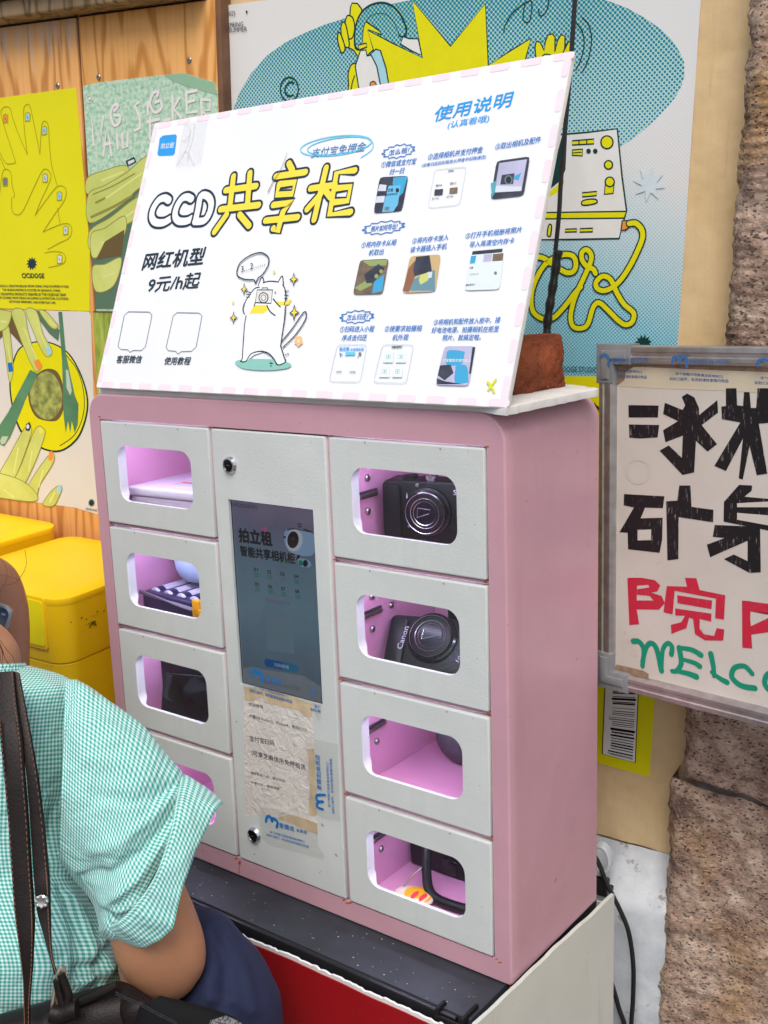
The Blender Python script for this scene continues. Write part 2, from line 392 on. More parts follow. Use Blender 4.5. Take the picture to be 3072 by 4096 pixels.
m = MB(); m.box((-0.6, -0.03, 0.003), (0.236, 0.03, 0.028), M_LEDGE, 0.004); m.box((-0.6, -0.045, 0.029), (0.236, 0.03, 0.05), M_LEDGE, 0.005); m.build('ledge_board', led)
m = MB(); m.box((-0.6, -0.02, 0.0505), (0.236, 0.03, 0.4), simple('sky_stand_in_white', srgb(236, 236, 232), 0.7, var=0.05)); m.build('sky_stand_in', led)  # white board added in place of the bright sky above the ledge
# ------------------------------------------------------------ posters
def paper(name, c, var=0.03): return simple(name, c, 0.55, spec=0.3, var=var, scale=6, bump=0.25, bscale=18, bdist=0.0015)
def sheet(name, label, cat_, pl, pts, mt, th=0.0006, base=0.0004, waves=0.0):
    """poster: sheet of paper on a wall plane, its outline in photo pixels"""
    L = [pl.hit(*p) for p in pts]; cx = sum(p.x for p in L) / len(L); cy = min(p.y for p in L)
    e = empty(name, label, cat_, pl.M @ Matrix.Translation((cx, cy, 0)))
    m = MB(); V = [Vector((p.x - cx, p.y - cy, 0)) for p in L]
    if (sum((V[i].x * V[(i + 1) % len(V)].y - V[(i + 1) % len(V)].x * V[i].y) for i in range(len(V)))) < 0: V.reverse()
    m.prism(V, 0.0, th, mt); m.build('paper_sheet', e, smooth=False)
    ap = Plane(pl.o + pl.ex * cx + pl.ey * cy, pl.ex, pl.ey)
    return e, Art(ap, th + base)
A1 = lambda *p: Z(0, 0, .6028, p); A2 = lambda *p: Z(850, 0, .7366, p); A3 = lambda *p: Z(1900, 0, .7065, p); A4 = lambda *p: Z(0, 900, .6028, p)
A5 = lambda *p: Z(2100, 900, .5859, p); A6 = lambda *p: Z(0, 1600, .6028, p); A7 = lambda *p: Z(2200, 1600, .5256, p); A8 = lambda *p: Z(2100, 2600, .6764, p)
B1 = lambda *p: Z(0, 2600, .7233, p); B2 = lambda *p: Z(350, 450, .6932, p); B3 = lambda *p: Z(350, 950, .6329, p); B4 = lambda *p: Z(1350, 350, .6028, p)
B5 = lambda *p: Z(1300, 900, .6028, p); B6 = lambda *p: Z(850, 1700, .5425, p); B7 = lambda *p: Z(850, 2650, .4068, p); B8 = lambda *p: Z(350, 1650, .5877, p)
C1 = lambda *p: Z(1300, 1700, .4521, p); C2 = lambda *p: Z(1300, 2250, .4521, p); C3 = lambda *p: Z(1300, 2750, .4521, p); C4 = lambda *p: Z(1300, 3200, .4521, p)
C5 = lambda *p: Z(700, 3300, .6028, p); C6 = lambda *p: Z(1600, 3400, .5425, p); C7 = lambda *p: Z(1900, 1200, .3617, p); C8 = lambda *p: Z(0, 2200, .3165, p)

def halftone(name, bgc, dot, pitch, r0, r1, z0, z1, tiny=None, grad=None):
    n = NT(name); n.p(0.55, spec=0.3)
    x = n.n('ShaderNodeVectorRotate', rotation_type='Z_AXIS'); x.inputs['Angle'].default_value = radians(45); n.l(n.co(), x.inputs['Vector'])
    sc = n.n('ShaderNodeVectorMath', operation='SCALE'); sc.inputs['Scale'].default_value = 1 / pitch; n.l(x.outputs[0], sc.inputs[0])
    def dots(off):
        ad = n.n('ShaderNodeVectorMath', operation='ADD'); ad.inputs[1].default_value = (off, off, 0); n.l(sc.outputs[0], ad.inputs[0])
        fr = n.n('ShaderNodeVectorMath', operation='FRACTION'); n.l(ad.outputs[0], fr.inputs[0])
        sb = n.n('ShaderNodeVectorMath', operation='SUBTRACT'); sb.inputs[1].default_value = (.5, .5, 0); n.l(fr.outputs[0], sb.inputs[0])
        sp = n.n('ShaderNodeSeparateXYZ'); n.l(sb.outputs[0], sp.inputs[0])
        return n.math('SQRT', n.math('ADD', n.math('POWER', sp.outputs[0], 2), n.math('POWER', sp.outputs[1], 2)))
    so_ = n.n('ShaderNodeSeparateXYZ'); n.l(n.co(), so_.inputs[0])
    mr = n.n('ShaderNodeMapRange'); n.l(so_.outputs[1], mr.inputs[0])
    for i, q in enumerate((z0, z1, r0, r1)): mr.inputs[i + 1].default_value = q
    f = n.math('LESS_THAN', dots(0), mr.outputs[0])
    base = bgc
    if grad:
        sg = n.n('ShaderNodeSeparateXYZ'); n.l(n.co(), sg.inputs[0]); mg = n.n('ShaderNodeMapRange'); n.l(n.math('MULTIPLY_ADD', sg.outputs[0], .45, sg.outputs[1]), mg.inputs[0]); mg.inputs[1].default_value = grad[2] + .1; mg.inputs[2].default_value = grad[3] + .1
        base = n.mix(mg.outputs[0], grad[0], grad[1]); dot = n.mix(mg.outputs[0], srgb(190, 205, 210), dot)
    if tiny: base = n.mix(n.math('LESS_THAN', dots(0.5), 0.16), bgc, tiny)
    n.base(n.mix(f, base, dot)); return n.m

def mat_finger():
    n = NT('lime_finger_print'); n.p(0.5); f = n.noise(9, 4); n.base(n.ramp(f, [(0.3, srgb(190, 200, 96)), (0.6, srgb(214, 222, 126)), (0.8, srgb(228, 232, 160))])); return n.m
M_FING = mat_finger(); M_FSH = ink('finger_shadow_ink', srgb(150, 146, 72))
M_FHI = ink('finger_highlight_ink', srgb(224, 230, 146))
def finger(A, pts, smooth=True):
    """one printed finger: lime, shading outline and a highlight stroke drawn in ink"""
    A.poly(pts, M_FING, smooth); A.nxt(); A.stroke(pts, 3.5, M_FSH, closed=True); A.nxt()
    a, b = pts[1], pts[len(pts) - 1]; c, d = pts[len(pts) // 2], pts[len(pts) // 2 + 1]
    m0 = ((a[0] + b[0]) / 2, (a[1] + b[1]) / 2); m1 = ((c[0] + d[0]) / 2, (c[1] + d[1]) / 2)
    A.stroke([(m0[0] + (m1[0] - m0[0]) * t, m0[1] + (m1[1] - m0[1]) * t) for t in (.15, .4, .65, .85)], 7, M_FHI); A.nxt()
# ---- big blue poster
e, A = sheet('blue_poster', 'large blue halftone poster with a yellow spiky figure in headphones behind the sign board', 'poster', PWALL,
    [(898, 22), (1120, -6), (1500, -90), (2812, -110), (2804, 0), (2712, 1377), (2599, 3106), (2389, 3050), (2200, 2990), (905, 2700), (880, 700), (886, 300), (884, 140), (893, 110)], paper('poster_white_paper', srgb(226, 226, 224)))
P_ = A.pl; top = P_.hit(1800, 0).y; mid = P_.hit(2300, 800).y; bot = P_.hit(2300, 1500).y
M_HT = halftone('teal_halftone', srgb(178, 216, 226), srgb(0, 132, 152), 0.0042, 0.47, 0.24, top, mid, srgb(196, 206, 90))
M_HTF = halftone('fine_blue_halftone', srgb(224, 225, 225), srgb(60, 158, 182), 0.0032, 0.12, 0.40, top - .12, bot, None, (srgb(224, 225, 225), srgb(160, 210, 226), top - .16, mid - .1))
M_HTP = halftone('pale_grey_halftone', srgb(226, 226, 224), srgb(196, 206, 210), 0.003, 0.14, 0.3, top, mid + 0.06)
A.poly([(2741, 640), (2712, 1377), (2705, 1508), (2393, 1509), (1000, 1470), (1000, 1200), (2150, 900), (2600, 480)] if False else [(2000, -100), (2805, -100), (2803, 0), (2711, 1377), (2704, 1512), (2393, 1509), (2000, 1500)], M_HTF); A.nxt()
ell = [(925, 640)] + A2((115, 600), (150, 500), (215, 395), (300, 300), (400, 230), (500, 180), (610, 135), (720, 100), (840, 62), (960, 25), (1080, 0)) + [(1900, -70), (2250, -50)] + A3((740, 0), (860, 45), (960, 100), (1045, 160), (1110, 220), (1155, 285), (1185, 350), (1188, 430), (1165, 500), (1130, 560), (1070, 630), (1000, 700), (910, 775), (830, 830)) + [(2300, 720), (2000, 800), (1400, 800), (930, 700)]
A.poly(ell, M_HT); A.nxt()
A.poly([(2706, 1506), (2599, 3106), (2389, 3050), (2100, 2980), (2050, 1490), (2244, 1504)], K_YEL); A.nxt()
# yellow spiky figure
def outlined(pts, mt, w=6, smooth=False, oc=None):
    A.poly(pts, mt, smooth=smooth); A.nxt(); A.stroke(pts, w, oc or K_GREEN, smooth=smooth, closed=True); A.nxt()
for pts in (A2((752, 40), (760, 18), (790, 20), (812, 50), (825, 110), (905, 165), (920, 190), (850, 160), (880, 265), (845, 300), (800, 320), (770, 275), (735, 255), (720, 200), (745, 140), (748, 90)),):
    outlined(pts, K_YEL, smooth=False)
for pts in (A2((745, 85), (765, 100), (775, 150), (765, 200), (745, 212), (728, 190), (722, 130), (732, 90)), A2((716, 120), (728, 140), (740, 200), (745, 250), (728, 258), (708, 225), (700, 165), (704, 130)), A2((686, 178), (698, 185), (715, 230), (722, 270), (705, 288), (692, 260), (682, 215))):
    outlined(pts, K_YEL, smooth=True)
crown = A2((845, 165), (980, 235), (1142, 316), (1088, 3), (1295, 252), (1484, 20), (1500, 357)) + A3((200, 290), (318, 218), (290, 330), (262, 460)) + [(2000, 520), (1500, 560), (1360, 540)] + A2((900, 470), (885, 300))
outlined(crown, K_YEL)
outlined(A2((660, 560), (735, 500), (740, 400), (760, 350), (800, 360), (830, 480), (830, 620), (640, 620)), K_YEL, smooth=True)
A.stroke(A2((796, 245), (795, 200), (805, 130), (835, 75), (890, 45), (950, 48), (1000, 90), (1030, 150), (1035, 175)), 44, K_GREEN); A.nxt()
A.stroke(A2((800, 240), (797, 200), (807, 132), (838, 78), (890, 50), (950, 53), (998, 93), (1026, 150), (1032, 172)), 33, M_HT); A.nxt()
outlined(A2((795, 245), (838, 235), (842, 255), (800, 272)), K_YEL)
outlined(A2((1024, 240), (1038, 200), (1070, 210), (1120, 212), (1138, 300), (1080, 275)), K_WHITE)
outlined(A2((806, 275), (836, 272), (842, 305), (868, 300), (900, 360), (925, 520), (806, 530), (778, 360), (790, 325)), K_WHITE)
outlined(A2((862, 295), (890, 268), (915, 275), (945, 370), (968, 505), (925, 512), (895, 360)), K_LBLUE)
outlined(A2((860, 455), (878, 443), (892, 460), (894, 497), (866, 502)), K_ORANGE, 5, True)
for st in (A2((752, 510), (760, 460), (775, 410)), A2((540, 570), (552, 545), (572, 525)), A2((582, 560), (605, 535), (645, 508)), A3((165, 190), (175, 140), (220, 70), (300, 10), (325, 20), (315, 110), (290, 128), (275, 100), (285, 20)), A3((360, 50), (372, 90), (400, 75), (420, 20), (415, -10)), A3((575, 130), (610, 180), (620, 250), (605, 330), (572, 400)), A3((608, 100), (645, 140), (662, 210), (655, 290), (635, 360), (608, 412))):
    A.stroke(st, 5, K_GREEN)
outlined(A3((350, 340), (342, 270), (350, 235), (372, 240), (395, 290), (400, 240), (415, 200), (440, 192), (456, 210), (455, 295), (470, 230), (490, 198), (512, 205), (512, 260), (500, 300), (530, 240), (552, 232), (560, 300), (470, 345)), K_YEL)
A.stroke(A3((382, 320), (400, 308), (430, 312), (450, 325)), 5, K_GREEN)
A.stroke([(1160 + 36 * cos(a), 358 + 48 * sin(a)) for a in [i * pi / 12 for i in range(24)]], 6, K_GREEN, closed=True); A.stroke(A2((447, 455), (425, 447), (402, 470), (398, 500), (418, 523), (445, 515)), 7, K_GREEN)
# device with a cable writing
outlined(A3((300, 770), (430, 765), (500, 762), (640, 750), (808, 730), (835, 1000), (860, 1190), (818, 1350), (560, 1355), (250, 1358)), K_WHITE, 7)
A.poly(A3((495, 770), (524, 762), (515, 960), (490, 1020), (430, 1070), (420, 1040)), K_GREEN); A.nxt()
A.stroke(A3((400, 1110), (440, 1090), (480, 1060), (495, 1030)), 22, K_YEL); A.nxt()
outlined(A3((300, 1205), (858, 1197), (845, 1235), (300, 1240)), K_YEL, 6)
for pts in (A3((553, 798), (676, 788), (676, 815), (553, 822)), A3((553, 850), (612, 845), (610, 883), (553, 880)), A3((610, 1092), (692, 1084), (690, 1108), (610, 1115)), A3((740, 1048), (790, 1048), (785, 1095), (735, 1100)), A3((515, 1298), (580, 1296), (578, 1312), (512, 1314)), A3((598, 1295), (670, 1292), (668, 1312), (596, 1314))):
    outlined(pts, K_YEL, 6)
for a, b in ((592, 792), (636, 789)): A.line(A3((a, b), (a, b + 26)), 5, K_GREEN)
A.line(A3((556, 866), (608, 862)), 4, K_GREEN)
outlined(A3((612, 1138), (650, 1128), (688, 1130), (692, 1148), (650, 1160), (610, 1160)), K_YEL, 6, True)
outlined(A3((430, 1270), (437, 1285), (430, 1335), (416, 1335), (412, 1320), (420, 1278)), K_YEL, 6, True)
for (c, rr) in ((A3((750, 806))[0], 23), (A3((759, 934))[0], 15), (A3((766, 1030))[0], 17)):
    A.ell(c, rr + 4, rr * 1.06 + 4, K_GREEN); A.nxt(); A.ell(c, rr - 2, rr * 1.06 - 2, K_YEL); A.nxt()
for c in A3((646, 856), (684, 856)): A.ell(c, 9, 10, K_GREEN)
outlined(A5((668, -30), (708, -30), (722, 8), (690, 34), (660, 34)), K_ORANGE, 6)
cab_pts = [A5((715, -10), (760, -12), (800, 30), (805, 90), (770, 180), (720, 280), (660, 370), (600, 425), (540, 448), (495, 430), (490, 390), (530, 350), (575, 360), (605, 400), (630, 460), (680, 540), (745, 600), (735, 660), (690, 680), (640, 650), (570, 580), (510, 530), (470, 560), (430, 680), (370, 705), (325, 680), (318, 600), (350, 480), (410, 350), (455, 240), (450, 190), (420, 168), (392, 190), (395, 240), (430, 285), (470, 300), (485, 330)),
           A5((240, 300), (290, 325), (335, 315), (352, 270), (335, 215), (280, 200), (215, 220), (140, 270), (80, 370), (48, 480), (60, 590), (130, 640), (200, 630), (270, 560), (340, 470), (385, 420)), A5((80, 215), (130, 225), (180, 260))]
for pth in cab_pts: A.stroke(pth, 30, K_GREEN)
A.nxt()
for pth in cab_pts: A.stroke(pth, 19, K_YEL)
A.nxt()
def burst(A, c, r, n, m, q=0.45, k=1.1):
    A.poly([(c[0] + (r if i % 2 == 0 else r * q) * cos(pi * i / n + 0.2), c[1] + k * (r if i % 2 == 0 else r * q) * sin(pi * i / n + 0.2)) for i in range(2 * n)], m)
burst(A, A3((990, 1042))[0], 68, 8, ink('starburst_pale', srgb(206, 222, 230))); burst(A, A5((812, 810))[0], 36, 12, K_GREEN, 0.6)
A.text('CICIDOGE STUDIO', (2212, 1485), (2394, 1490), 22, K_GREEN)
A.text('2025', A2((85, 88))[0], A2((128, 86))[0], 18, K_DK); A.text('SPRING', A2((88, 152))[0], A2((172, 144))[0], 18, K_DK); A.text('SUMMER', A2((96, 178))[0], A2((192, 171))[0], 18, K_DK); A.ell(A2((190, 65))[0], 4, 5, K_BLACK)
# barcode label
lab = A8((477, 200), (675, 200), (655, 662), (460, 610)); A.poly(lab, K_WHITE); A.nxt(); A.stroke(lab, 4, K_BLACK, smooth=False, closed=True)
for y, th, x0 in ((240, 5, 522), (250, 8, 522), (272, 4, 522), (285, 12, 522), (303, 5, 521), (312, 8, 521), (338, 3, 520), (356, 4, 520), (368, 4, 519), (378, 3, 518), (392, 3, 500), (403, 5, 500), (418, 4, 517), (430, 4, 517), (440, 3, 516), (462, 14, 515), (480, 8, 514), (498, 10, 513), (515, 5, 512), (530, 5, 511), (545, 8, 511), (560, 8, 510), (575, 5, 509), (590, 8, 493), (603, 4, 492), (612, 3, 508)):
    s = 0.21; yo = (y - 240) * 0.17 * 0
    A.line(A8((x0, y), (657 - (y - 240) * 0.045, y + s * (657 - x0) * (0.12 + (y - 240) / 420))), th * 0.8, K_BLACK)
A.stroke(C7((1325, 1130), (1345, 1165), (1380, 1200)), (2, 10), K_BLACK)
A.build('poster_print', e)

# ---- yellow hand poster
M_YP = paper('yellow_paper', srgb(232, 226, 20))
e, A = sheet('hand_poster', 'bright yellow poster with outlined hands and small black print, on the left panel', 'poster', PWOOD, [(-220, 432), (0, 392), (305, 350), (361, 1000), (359, 1244), (0, 1233), (-220, 1228)], M_YP)
OL = ink('olive_line_ink', srgb(170, 168, 30))
for st in (A1((-20, 960), (40, 1080), (108, 1080)), A1((108, 1080), (70, 960), (20, 800), (10, 740), (35, 710), (70, 720), (90, 790), (130, 900), (185, 1025)), A1((185, 1025), (165, 860), (160, 730), (175, 697), (200, 700), (220, 780), (245, 900), (268, 1025)), A1((268, 1025), (275, 900), (283, 820), (305, 805), (325, 840), (330, 950), (345, 1090), (365, 1170), (382, 1230)),
           A1((-10, 1020), (20, 1080), (40, 1130)), A1((0, 1290), (20, 1150), (45, 1122), (75, 1150), (85, 1240), (100, 1290), (90, 1315)), A1((80, 1310), (85, 1400), (120, 1425), (160, 1390), (230, 1240), (280, 1140), (310, 1122), (338, 1150), (335, 1200), (280, 1320), (235, 1430)), A1((235, 1430), (300, 1340), (370, 1250), (410, 1232), (442, 1260), (430, 1330), (360, 1430), (288, 1540)), A1((288, 1540), (340, 1515), (420, 1485), (465, 1490), (480, 1530), (460, 1580), (400, 1610), (320, 1655)), A1((385, 1380), (395, 1440), (405, 1490)), A4((300, 185), (360, 175), (420, 185), (438, 220), (420, 258), (325, 282))):
    A.stroke(st, 3.5, OL)
for c, mt in ((A1((40, 785))[0], K_ORANGE), (A1((187, 775))[0], K_LBLUE), (A1((298, 865))[0], K_LBLUE), (A1((38, 1205))[0], K_GREY), (A1((303, 1180))[0], K_PALE), (A1((398, 1300))[0], K_LBLUE), (A1((440, 1528))[0], K_PALE), (A4((400, 225))[0], K_WHITE)):
    A.poly([(c[0] + a, c[1] + b) for a, b in ((-11, -13), (0, -20), (11, -13), (10, 18), (-10, 20))], OL); A.nxt(); A.poly([(c[0] + a, c[1] + b) for a, b in ((-8, -10), (0, -15), (8, -10), (7, 14), (-7, 15))], mt); A.nxt(); A.line([(c[0] - 3, c[1] - 5), (c[0] + 2, c[1] + 8)], 4, K_GREY)
burst(A, A4((215, 255))[0], 22, 11, K_DK, 0.6, 1.25)
A.text('CICIDOGE', A4((150, 350))[0], A4((298, 352))[0], 18, K_DK, 0.03)
for i, (t, x0, x1) in enumerate((('CICIDOGE IS A CREATIVE BRAND FROM CHINA, WAS FOUNDED IN 2021', -40, 460), ('THE HEADQUARTERS IS LOCATED IN QINGDAO, CHINA', 20, 405), ('THE DELIGHTFUL PRODUCTS CREATED BY THE CICIDOGE TEAM', -20, 440), ('HAVE COVERED MANY FIELDS INCLUDING ILLUSTRATION, CLOTHING,', -20, 460), ('ARTWORK PERIPHERY, AND EVERYDAY LIFE.', 65, 375))):
    A.text(t, A4((x0, 412 + 26 * i))[0], A4((x1, 417 + 27 * i))[0], 9.5, K_DK, 0.02)
A.build('poster_print', e)

# ---- pale green nail poster
def mat_speckle():
    n = NT('speckled_green_paper'); n.p(0.5); f = n.noise(170, 3, 0.6); n.base(n.ramp(f, [(0.35, srgb(146, 194, 164)), (0.5, srgb(184, 218, 192)), (0.65, srgb(212, 230, 210))])); n.bump(n.noise(14, 3), 0.3, 0.003); return n.m
e, A = sheet('nail_poster', 'pale green speckled poster with white bubble lettering and lime fingers, curled at its top corner', 'poster', PWOOD, A1((553, 572), (640, 550), (800, 530), (930, 515), (1090, 498), (1220, 484), (1300, 510), (1425, 545), (1447, 630), (1450, 900), (1460, 2075), (640, 2062), (590, 1200)), mat_speckle())
M_DKG = ink('dark_green_print', srgb(92, 122, 100)); M_BRN = ink('brown_print', srgb(110, 92, 56)); K_PNK = ink('milky_pink_ink', srgb(236, 230, 228))
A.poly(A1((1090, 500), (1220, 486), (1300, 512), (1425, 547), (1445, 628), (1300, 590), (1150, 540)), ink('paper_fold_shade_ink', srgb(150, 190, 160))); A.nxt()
A.poly(A1((596, 1440), (1000, 1060), (1000, 2050), (640, 2050)), M_DKG); A.nxt()
A.poly(A1((602, 1540), (900, 1330), (900, 1300), (1000, 1200), (1000, 1420), (700, 1560)), M_FSH); A.nxt()
finger(A, A1((584, 1180), (700, 1130), (800, 1100), (850, 1105), (860, 1150), (780, 1190), (590, 1290))); finger(A, A1((590, 1290), (700, 1230), (850, 1140), (940, 1060), (1010, 1030), (1010, 1180), (900, 1270), (820, 1350), (600, 1480))); finger(A, A1((602, 1530), (740, 1440), (880, 1330), (960, 1300), (970, 1400), (800, 1520), (612, 1660))); A.nxt()
finger(A, A4((610, 60), (700, 20), (830, -60), (830, 60), (720, 170), (618, 215))); finger(A, A4((618, 280), (700, 260), (810, 220), (760, 400), (640, 440))); A.poly(A4((700, 110), (830, 30), (810, 200), (640, 230)), M_BRN); A.nxt()
A.stroke(A1((620, 1290), (760, 1230), (900, 1150)), 4, M_FSH); A.stroke(A1((610, 1440), (760, 1370), (880, 1300)), 10, M_FSH); A.stroke(A1((640, 1345), (680, 1325), (700, 1315)), 8, M_FSH)
A.poly(A1((838, 1068), (895, 1040), (908, 1075), (850, 1104)), K_DK); A.nxt(); A.poly(A1((852, 1072), (892, 1056), (898, 1072), (858, 1094)), K_WHITE)
NL = [A1((626, 962), (612, 775), (672, 940), (688, 775)), A1((690, 1030), (715, 845), (745, 1030)), A1((700, 960), (738, 950)), A1((782, 890), (785, 985)), A1((815, 890), (822, 985), (850, 970), (852, 890)),
      A1((762, 735), (790, 700), (760, 700), (738, 760), (760, 830), (795, 815), (800, 770), (765, 765)), A1((925, 680), (900, 700), (930, 775), (935, 850), (900, 865)), A1((985, 680), (985, 760)), A1((1045, 640), (1055, 610), (1020, 620), (1000, 690), (1030, 745), (1075, 720), (1070, 670), (1035, 680)), A1((1000, 780), (1000, 920)), A1((985, 810), (1060, 790)), A1((1130, 790), (1095, 800), (1100, 830)),
      A1((1150, 640), (1150, 790)), A1((1195, 650), (1155, 720), (1205, 780)), A1((1240, 610), (1245, 750), (1310, 740)), A1((1240, 680), (1295, 665)), A1((1240, 615), (1310, 600)), A1((1340, 660), (1345, 785)), A1((1340, 660), (1400, 665), (1395, 730), (1350, 740), (1400, 790))]
for st in NL: A.stroke(st, 12, K_PNK, smooth=len(st) > 5)
A.stroke([(361 + 12 * cos(i * pi / 8), 395 + 15 * sin(i * pi / 8)) for i in range(16)], 3, K_PNK, closed=True); A.ell((361, 395), 5, 6, K_PNK)
A.build('poster_print', e)

# ---- plate poster
e, A = sheet('plate_poster', 'white poster with lime hands holding cutlery over a yellow plate, under the yellow poster', 'poster', PWOOD, [(-220, 1236), (355, 1246), (364, 1262), (392, 2057), (300, 2030), (0, 1989), (-220, 1960)], paper('poster_ivory_paper', srgb(222, 220, 216)))
M_CUT = simple('green_metal_print', srgb(88, 140, 104), 0.5, var=0.35, scale=9); M_CUTL = ink('cutlery_highlight_ink', srgb(190, 206, 190)); M_FOOD = simple('avocado_print', srgb(150, 158, 84), 0.6, var=0.6, scale=70)
A.poly(A4((150, 800), (300, 770), (440, 830), (530, 960), (585, 1130), (580, 1270), (520, 1420), (400, 1505), (270, 1480), (150, 1390), (90, 1240), (65, 1060), (90, 900)), K_GREEN, True); A.nxt()
A.poly(A4((155, 808), (300, 778), (436, 838), (522, 965), (575, 1130), (570, 1265), (512, 1410), (400, 1492), (275, 1470), (160, 1380), (100, 1240), (75, 1060), (98, 905)), K_YEL, True); A.nxt()
A.stroke(A4((440, 860), (520, 970), (560, 1120), (555, 1260), (500, 1390), (400, 1465)), 4, K_GREEN)
A.poly(A4((200, 1050), (290, 960), (380, 970), (425, 1080), (430, 1200), (390, 1290), (320, 1300), (240, 1270), (195, 1170)), M_BRN, True); A.nxt(); A.poly(A4((210, 1050), (290, 975), (350, 985), (400, 1060), (415, 1180), (370, 1270), (300, 1290), (240, 1240), (205, 1160)), M_FOOD, True); A.nxt()
A.poly(A4((390, 575), (415, 575), (440, 850), (500, 1130), (525, 1190), (520, 1320), (500, 1380), (480, 1300), (470, 1380), (455, 1300), (440, 1380), (425, 1260), (415, 900)), M_CUT); A.nxt(); A.poly(A4((440, 960), (455, 960), (480, 1100), (470, 1130), (445, 1080)), M_CUTL); A.nxt()
A.poly(A4((0, 600), (60, 570), (110, 575), (180, 660), (200, 760), (150, 800), (60, 700), (0, 760)), M_BRN); A.nxt()
A.poly(A4((225, 575), (300, 560), (400, 700), (390, 770), (330, 720)), M_DKG); A.nxt()
for f in (A4((80, 570), (160, 565), (190, 700), (235, 860), (280, 930), (265, 965), (230, 960), (170, 830), (120, 700)), A4((175, 565), (245, 570), (290, 720), (340, 810), (350, 850), (325, 875), (290, 850), (230, 720)), A4((20, 680), (60, 670), (80, 800), (92, 950), (80, 1030), (62, 1020), (40, 850)), A4((265, 570), (310, 575), (370, 640), (390, 670), (370, 690), (330, 665)), A4((-60, 570), (60, 570), (80, 600), (40, 690), (-60, 700))):
    finger(A, f)
A.nxt()
A.poly(A4((230, 900), (262, 890), (285, 930), (262, 965), (245, 945)), K_ORANGE); A.poly(A4((305, 815), (335, 800), (350, 850), (325, 868)), K_LBLUE); A.poly(A4((55, 915), (85, 910), (92, 970), (62, 975)), K_BLUE)
A.poly(A4((205, 960), (255, 985), (130, 1250), (60, 1340), (30, 1400), (0, 1420), (0, 1330), (60, 1240), (120, 1120)), M_CUT); A.poly(A6((0, 230), (60, 130), (140, 0), (165, 20), (70, 250), (30, 305), (5, 295)), M_CUT); A.nxt()
A.poly(A6((5, 270), (20, 240), (60, 240), (40, 285), (15, 295)), M_CUTL)
for f in (A6((165, 190), (205, 180), (210, 230), (120, 480), (60, 560), (0, 500), (60, 380)), A6((240, 190), (295, 190), (300, 240), (230, 430), (150, 580), (90, 560), (150, 420)), A6((335, 360), (365, 370), (350, 430), (270, 560), (240, 650), (150, 660), (230, 500)), A6((390, 570), (415, 580), (400, 630), (360, 700), (290, 690), (340, 610)), A6((-100, 480), (120, 520), (240, 610), (230, 672), (0, 648), (-100, 640))):
    finger(A, f)
A.nxt()
A.poly(A6((178, 160), (200, 145), (212, 170), (200, 205), (175, 200)), K_DK); A.poly(A6((330, 345), (352, 335), (360, 380), (345, 405), (325, 395)), K_ORANGE); A.poly(A6((385, 575), (405, 558), (415, 590), (402, 625), (380, 610)), K_LBLUE); A.poly(A6((262, 190), (285, 180), (295, 215), (275, 232)), K_SYEL); A.nxt(); A.ell(A6((190, 175))[0], 6, 9, K_WHITE)
burst(A, A6((611, 680))[0], 14, 10, K_GREEN, 0.6, 1.2); A.text('CICIDOGE', A6((574, 726))[0], A6((648, 738))[0], 8, K_DK, 0.02)
A.build('poster_print', e)

# ---- leaf poster under the nail poster
def mat_leafy():
    n = NT('leaf_print'); n.p(0.5); q = n.mapped((1, 1, 1), (0, 0, 0.7)); f = n.noise(60, 4, 0.6, n.mapped((1.5, 0.25, 1), (0, 0, -0.6))); n.base(n.ramp(f, [(0.3, srgb(110, 130, 48)), (0.5, srgb(158, 178, 70)), (0.7, srgb(190, 204, 110))])); return n.m
e, A = sheet('leaf_poster', 'lime green leaf print poster mostly hidden behind the sign board, below the nail poster', 'poster', PWOOD, [(374, 1250), (880, 1256), (880, 1900), (400, 1760)], mat_leafy())
A.stroke(A4((620, 575), (750, 580)), 5, M_BRN); A.build('poster_print', e)
# ------------------------------------------------------------ pink camera locker
CX, CY, CZ = Vector((.9916, -.118, .0522)), Vector((.1187, .9929, -.0095)), Vector((-.0507, .0156, .9986))
CO = Vector((0, 0, 1.08))
CM = Matrix.Translation(CO) @ Matrix((CX, CY, CZ)).transposed().to_4x4()
PF = Plane(CO, CX, CZ)                              # the locker's front plane
def cabhit(u, v, axis, val):
    """photo pixel -> locker coordinates on the locker plane axis=val"""
    I = CM.inverted(); o = I @ CAM; r = I.to_3x3() @ ray(u, v); return o + r * ((val - o[axis]) / r[axis])
def mat_painted(name, c, rust=True, orange_peel=0.45, rough=0.36):
    n = NT(name); n.p(rough, spec=0.45)
    a = n.noise(4, 5); col = n.mix(n.ramp(a, [(0.3, (0, 0, 0, 1)), (0.7, (1, 1, 1, 1))]), mul(c, 0.9), mul(c, 1.05))
    sp = n.noise(110, 2, 0.5); sp2 = n.noise(7, 3)
    k = n.math('MULTIPLY', n.math('GREATER_THAN', sp, 0.745), n.math('GREATER_THAN', sp2, 0.45)); col = n.mix(n.math('MULTIPLY', k, 0.6), col, srgb(110, 80, 70))
    st = n.noise(1.0, 5, 0.65, n.mapped((50, 50, 3.5))); col = n.mix(n.ramp(st, [(0.58, (0, 0, 0, 1)), (0.8, (0.22, 0.22, 0.22, 1))]), col, mul(c, 0.62))
    n.base(col)
    b = n.noise(420, 2, 0.4); wv = n.noise(9, 2); n.bump(n.math('ADD', n.math('MULTIPLY', b, 0.10), wv), orange_peel, 0.005); return n.m
M_PINK = mat_painted('pink_powder_paint', srgb(204, 159, 172))
M_DOOR = mat_painted('white_textured_paint', srgb(210, 216, 214), orange_peel=0.5, rough=0.38)
def mat_inside():
    n = NT('pink_inside_paint'); n.p(0.4); f = n.noise(10, 4); n.base(n.ramp(f, [(0.3, srgb(210, 150, 184)), (0.7, srgb(220, 160, 194))])); return n.m
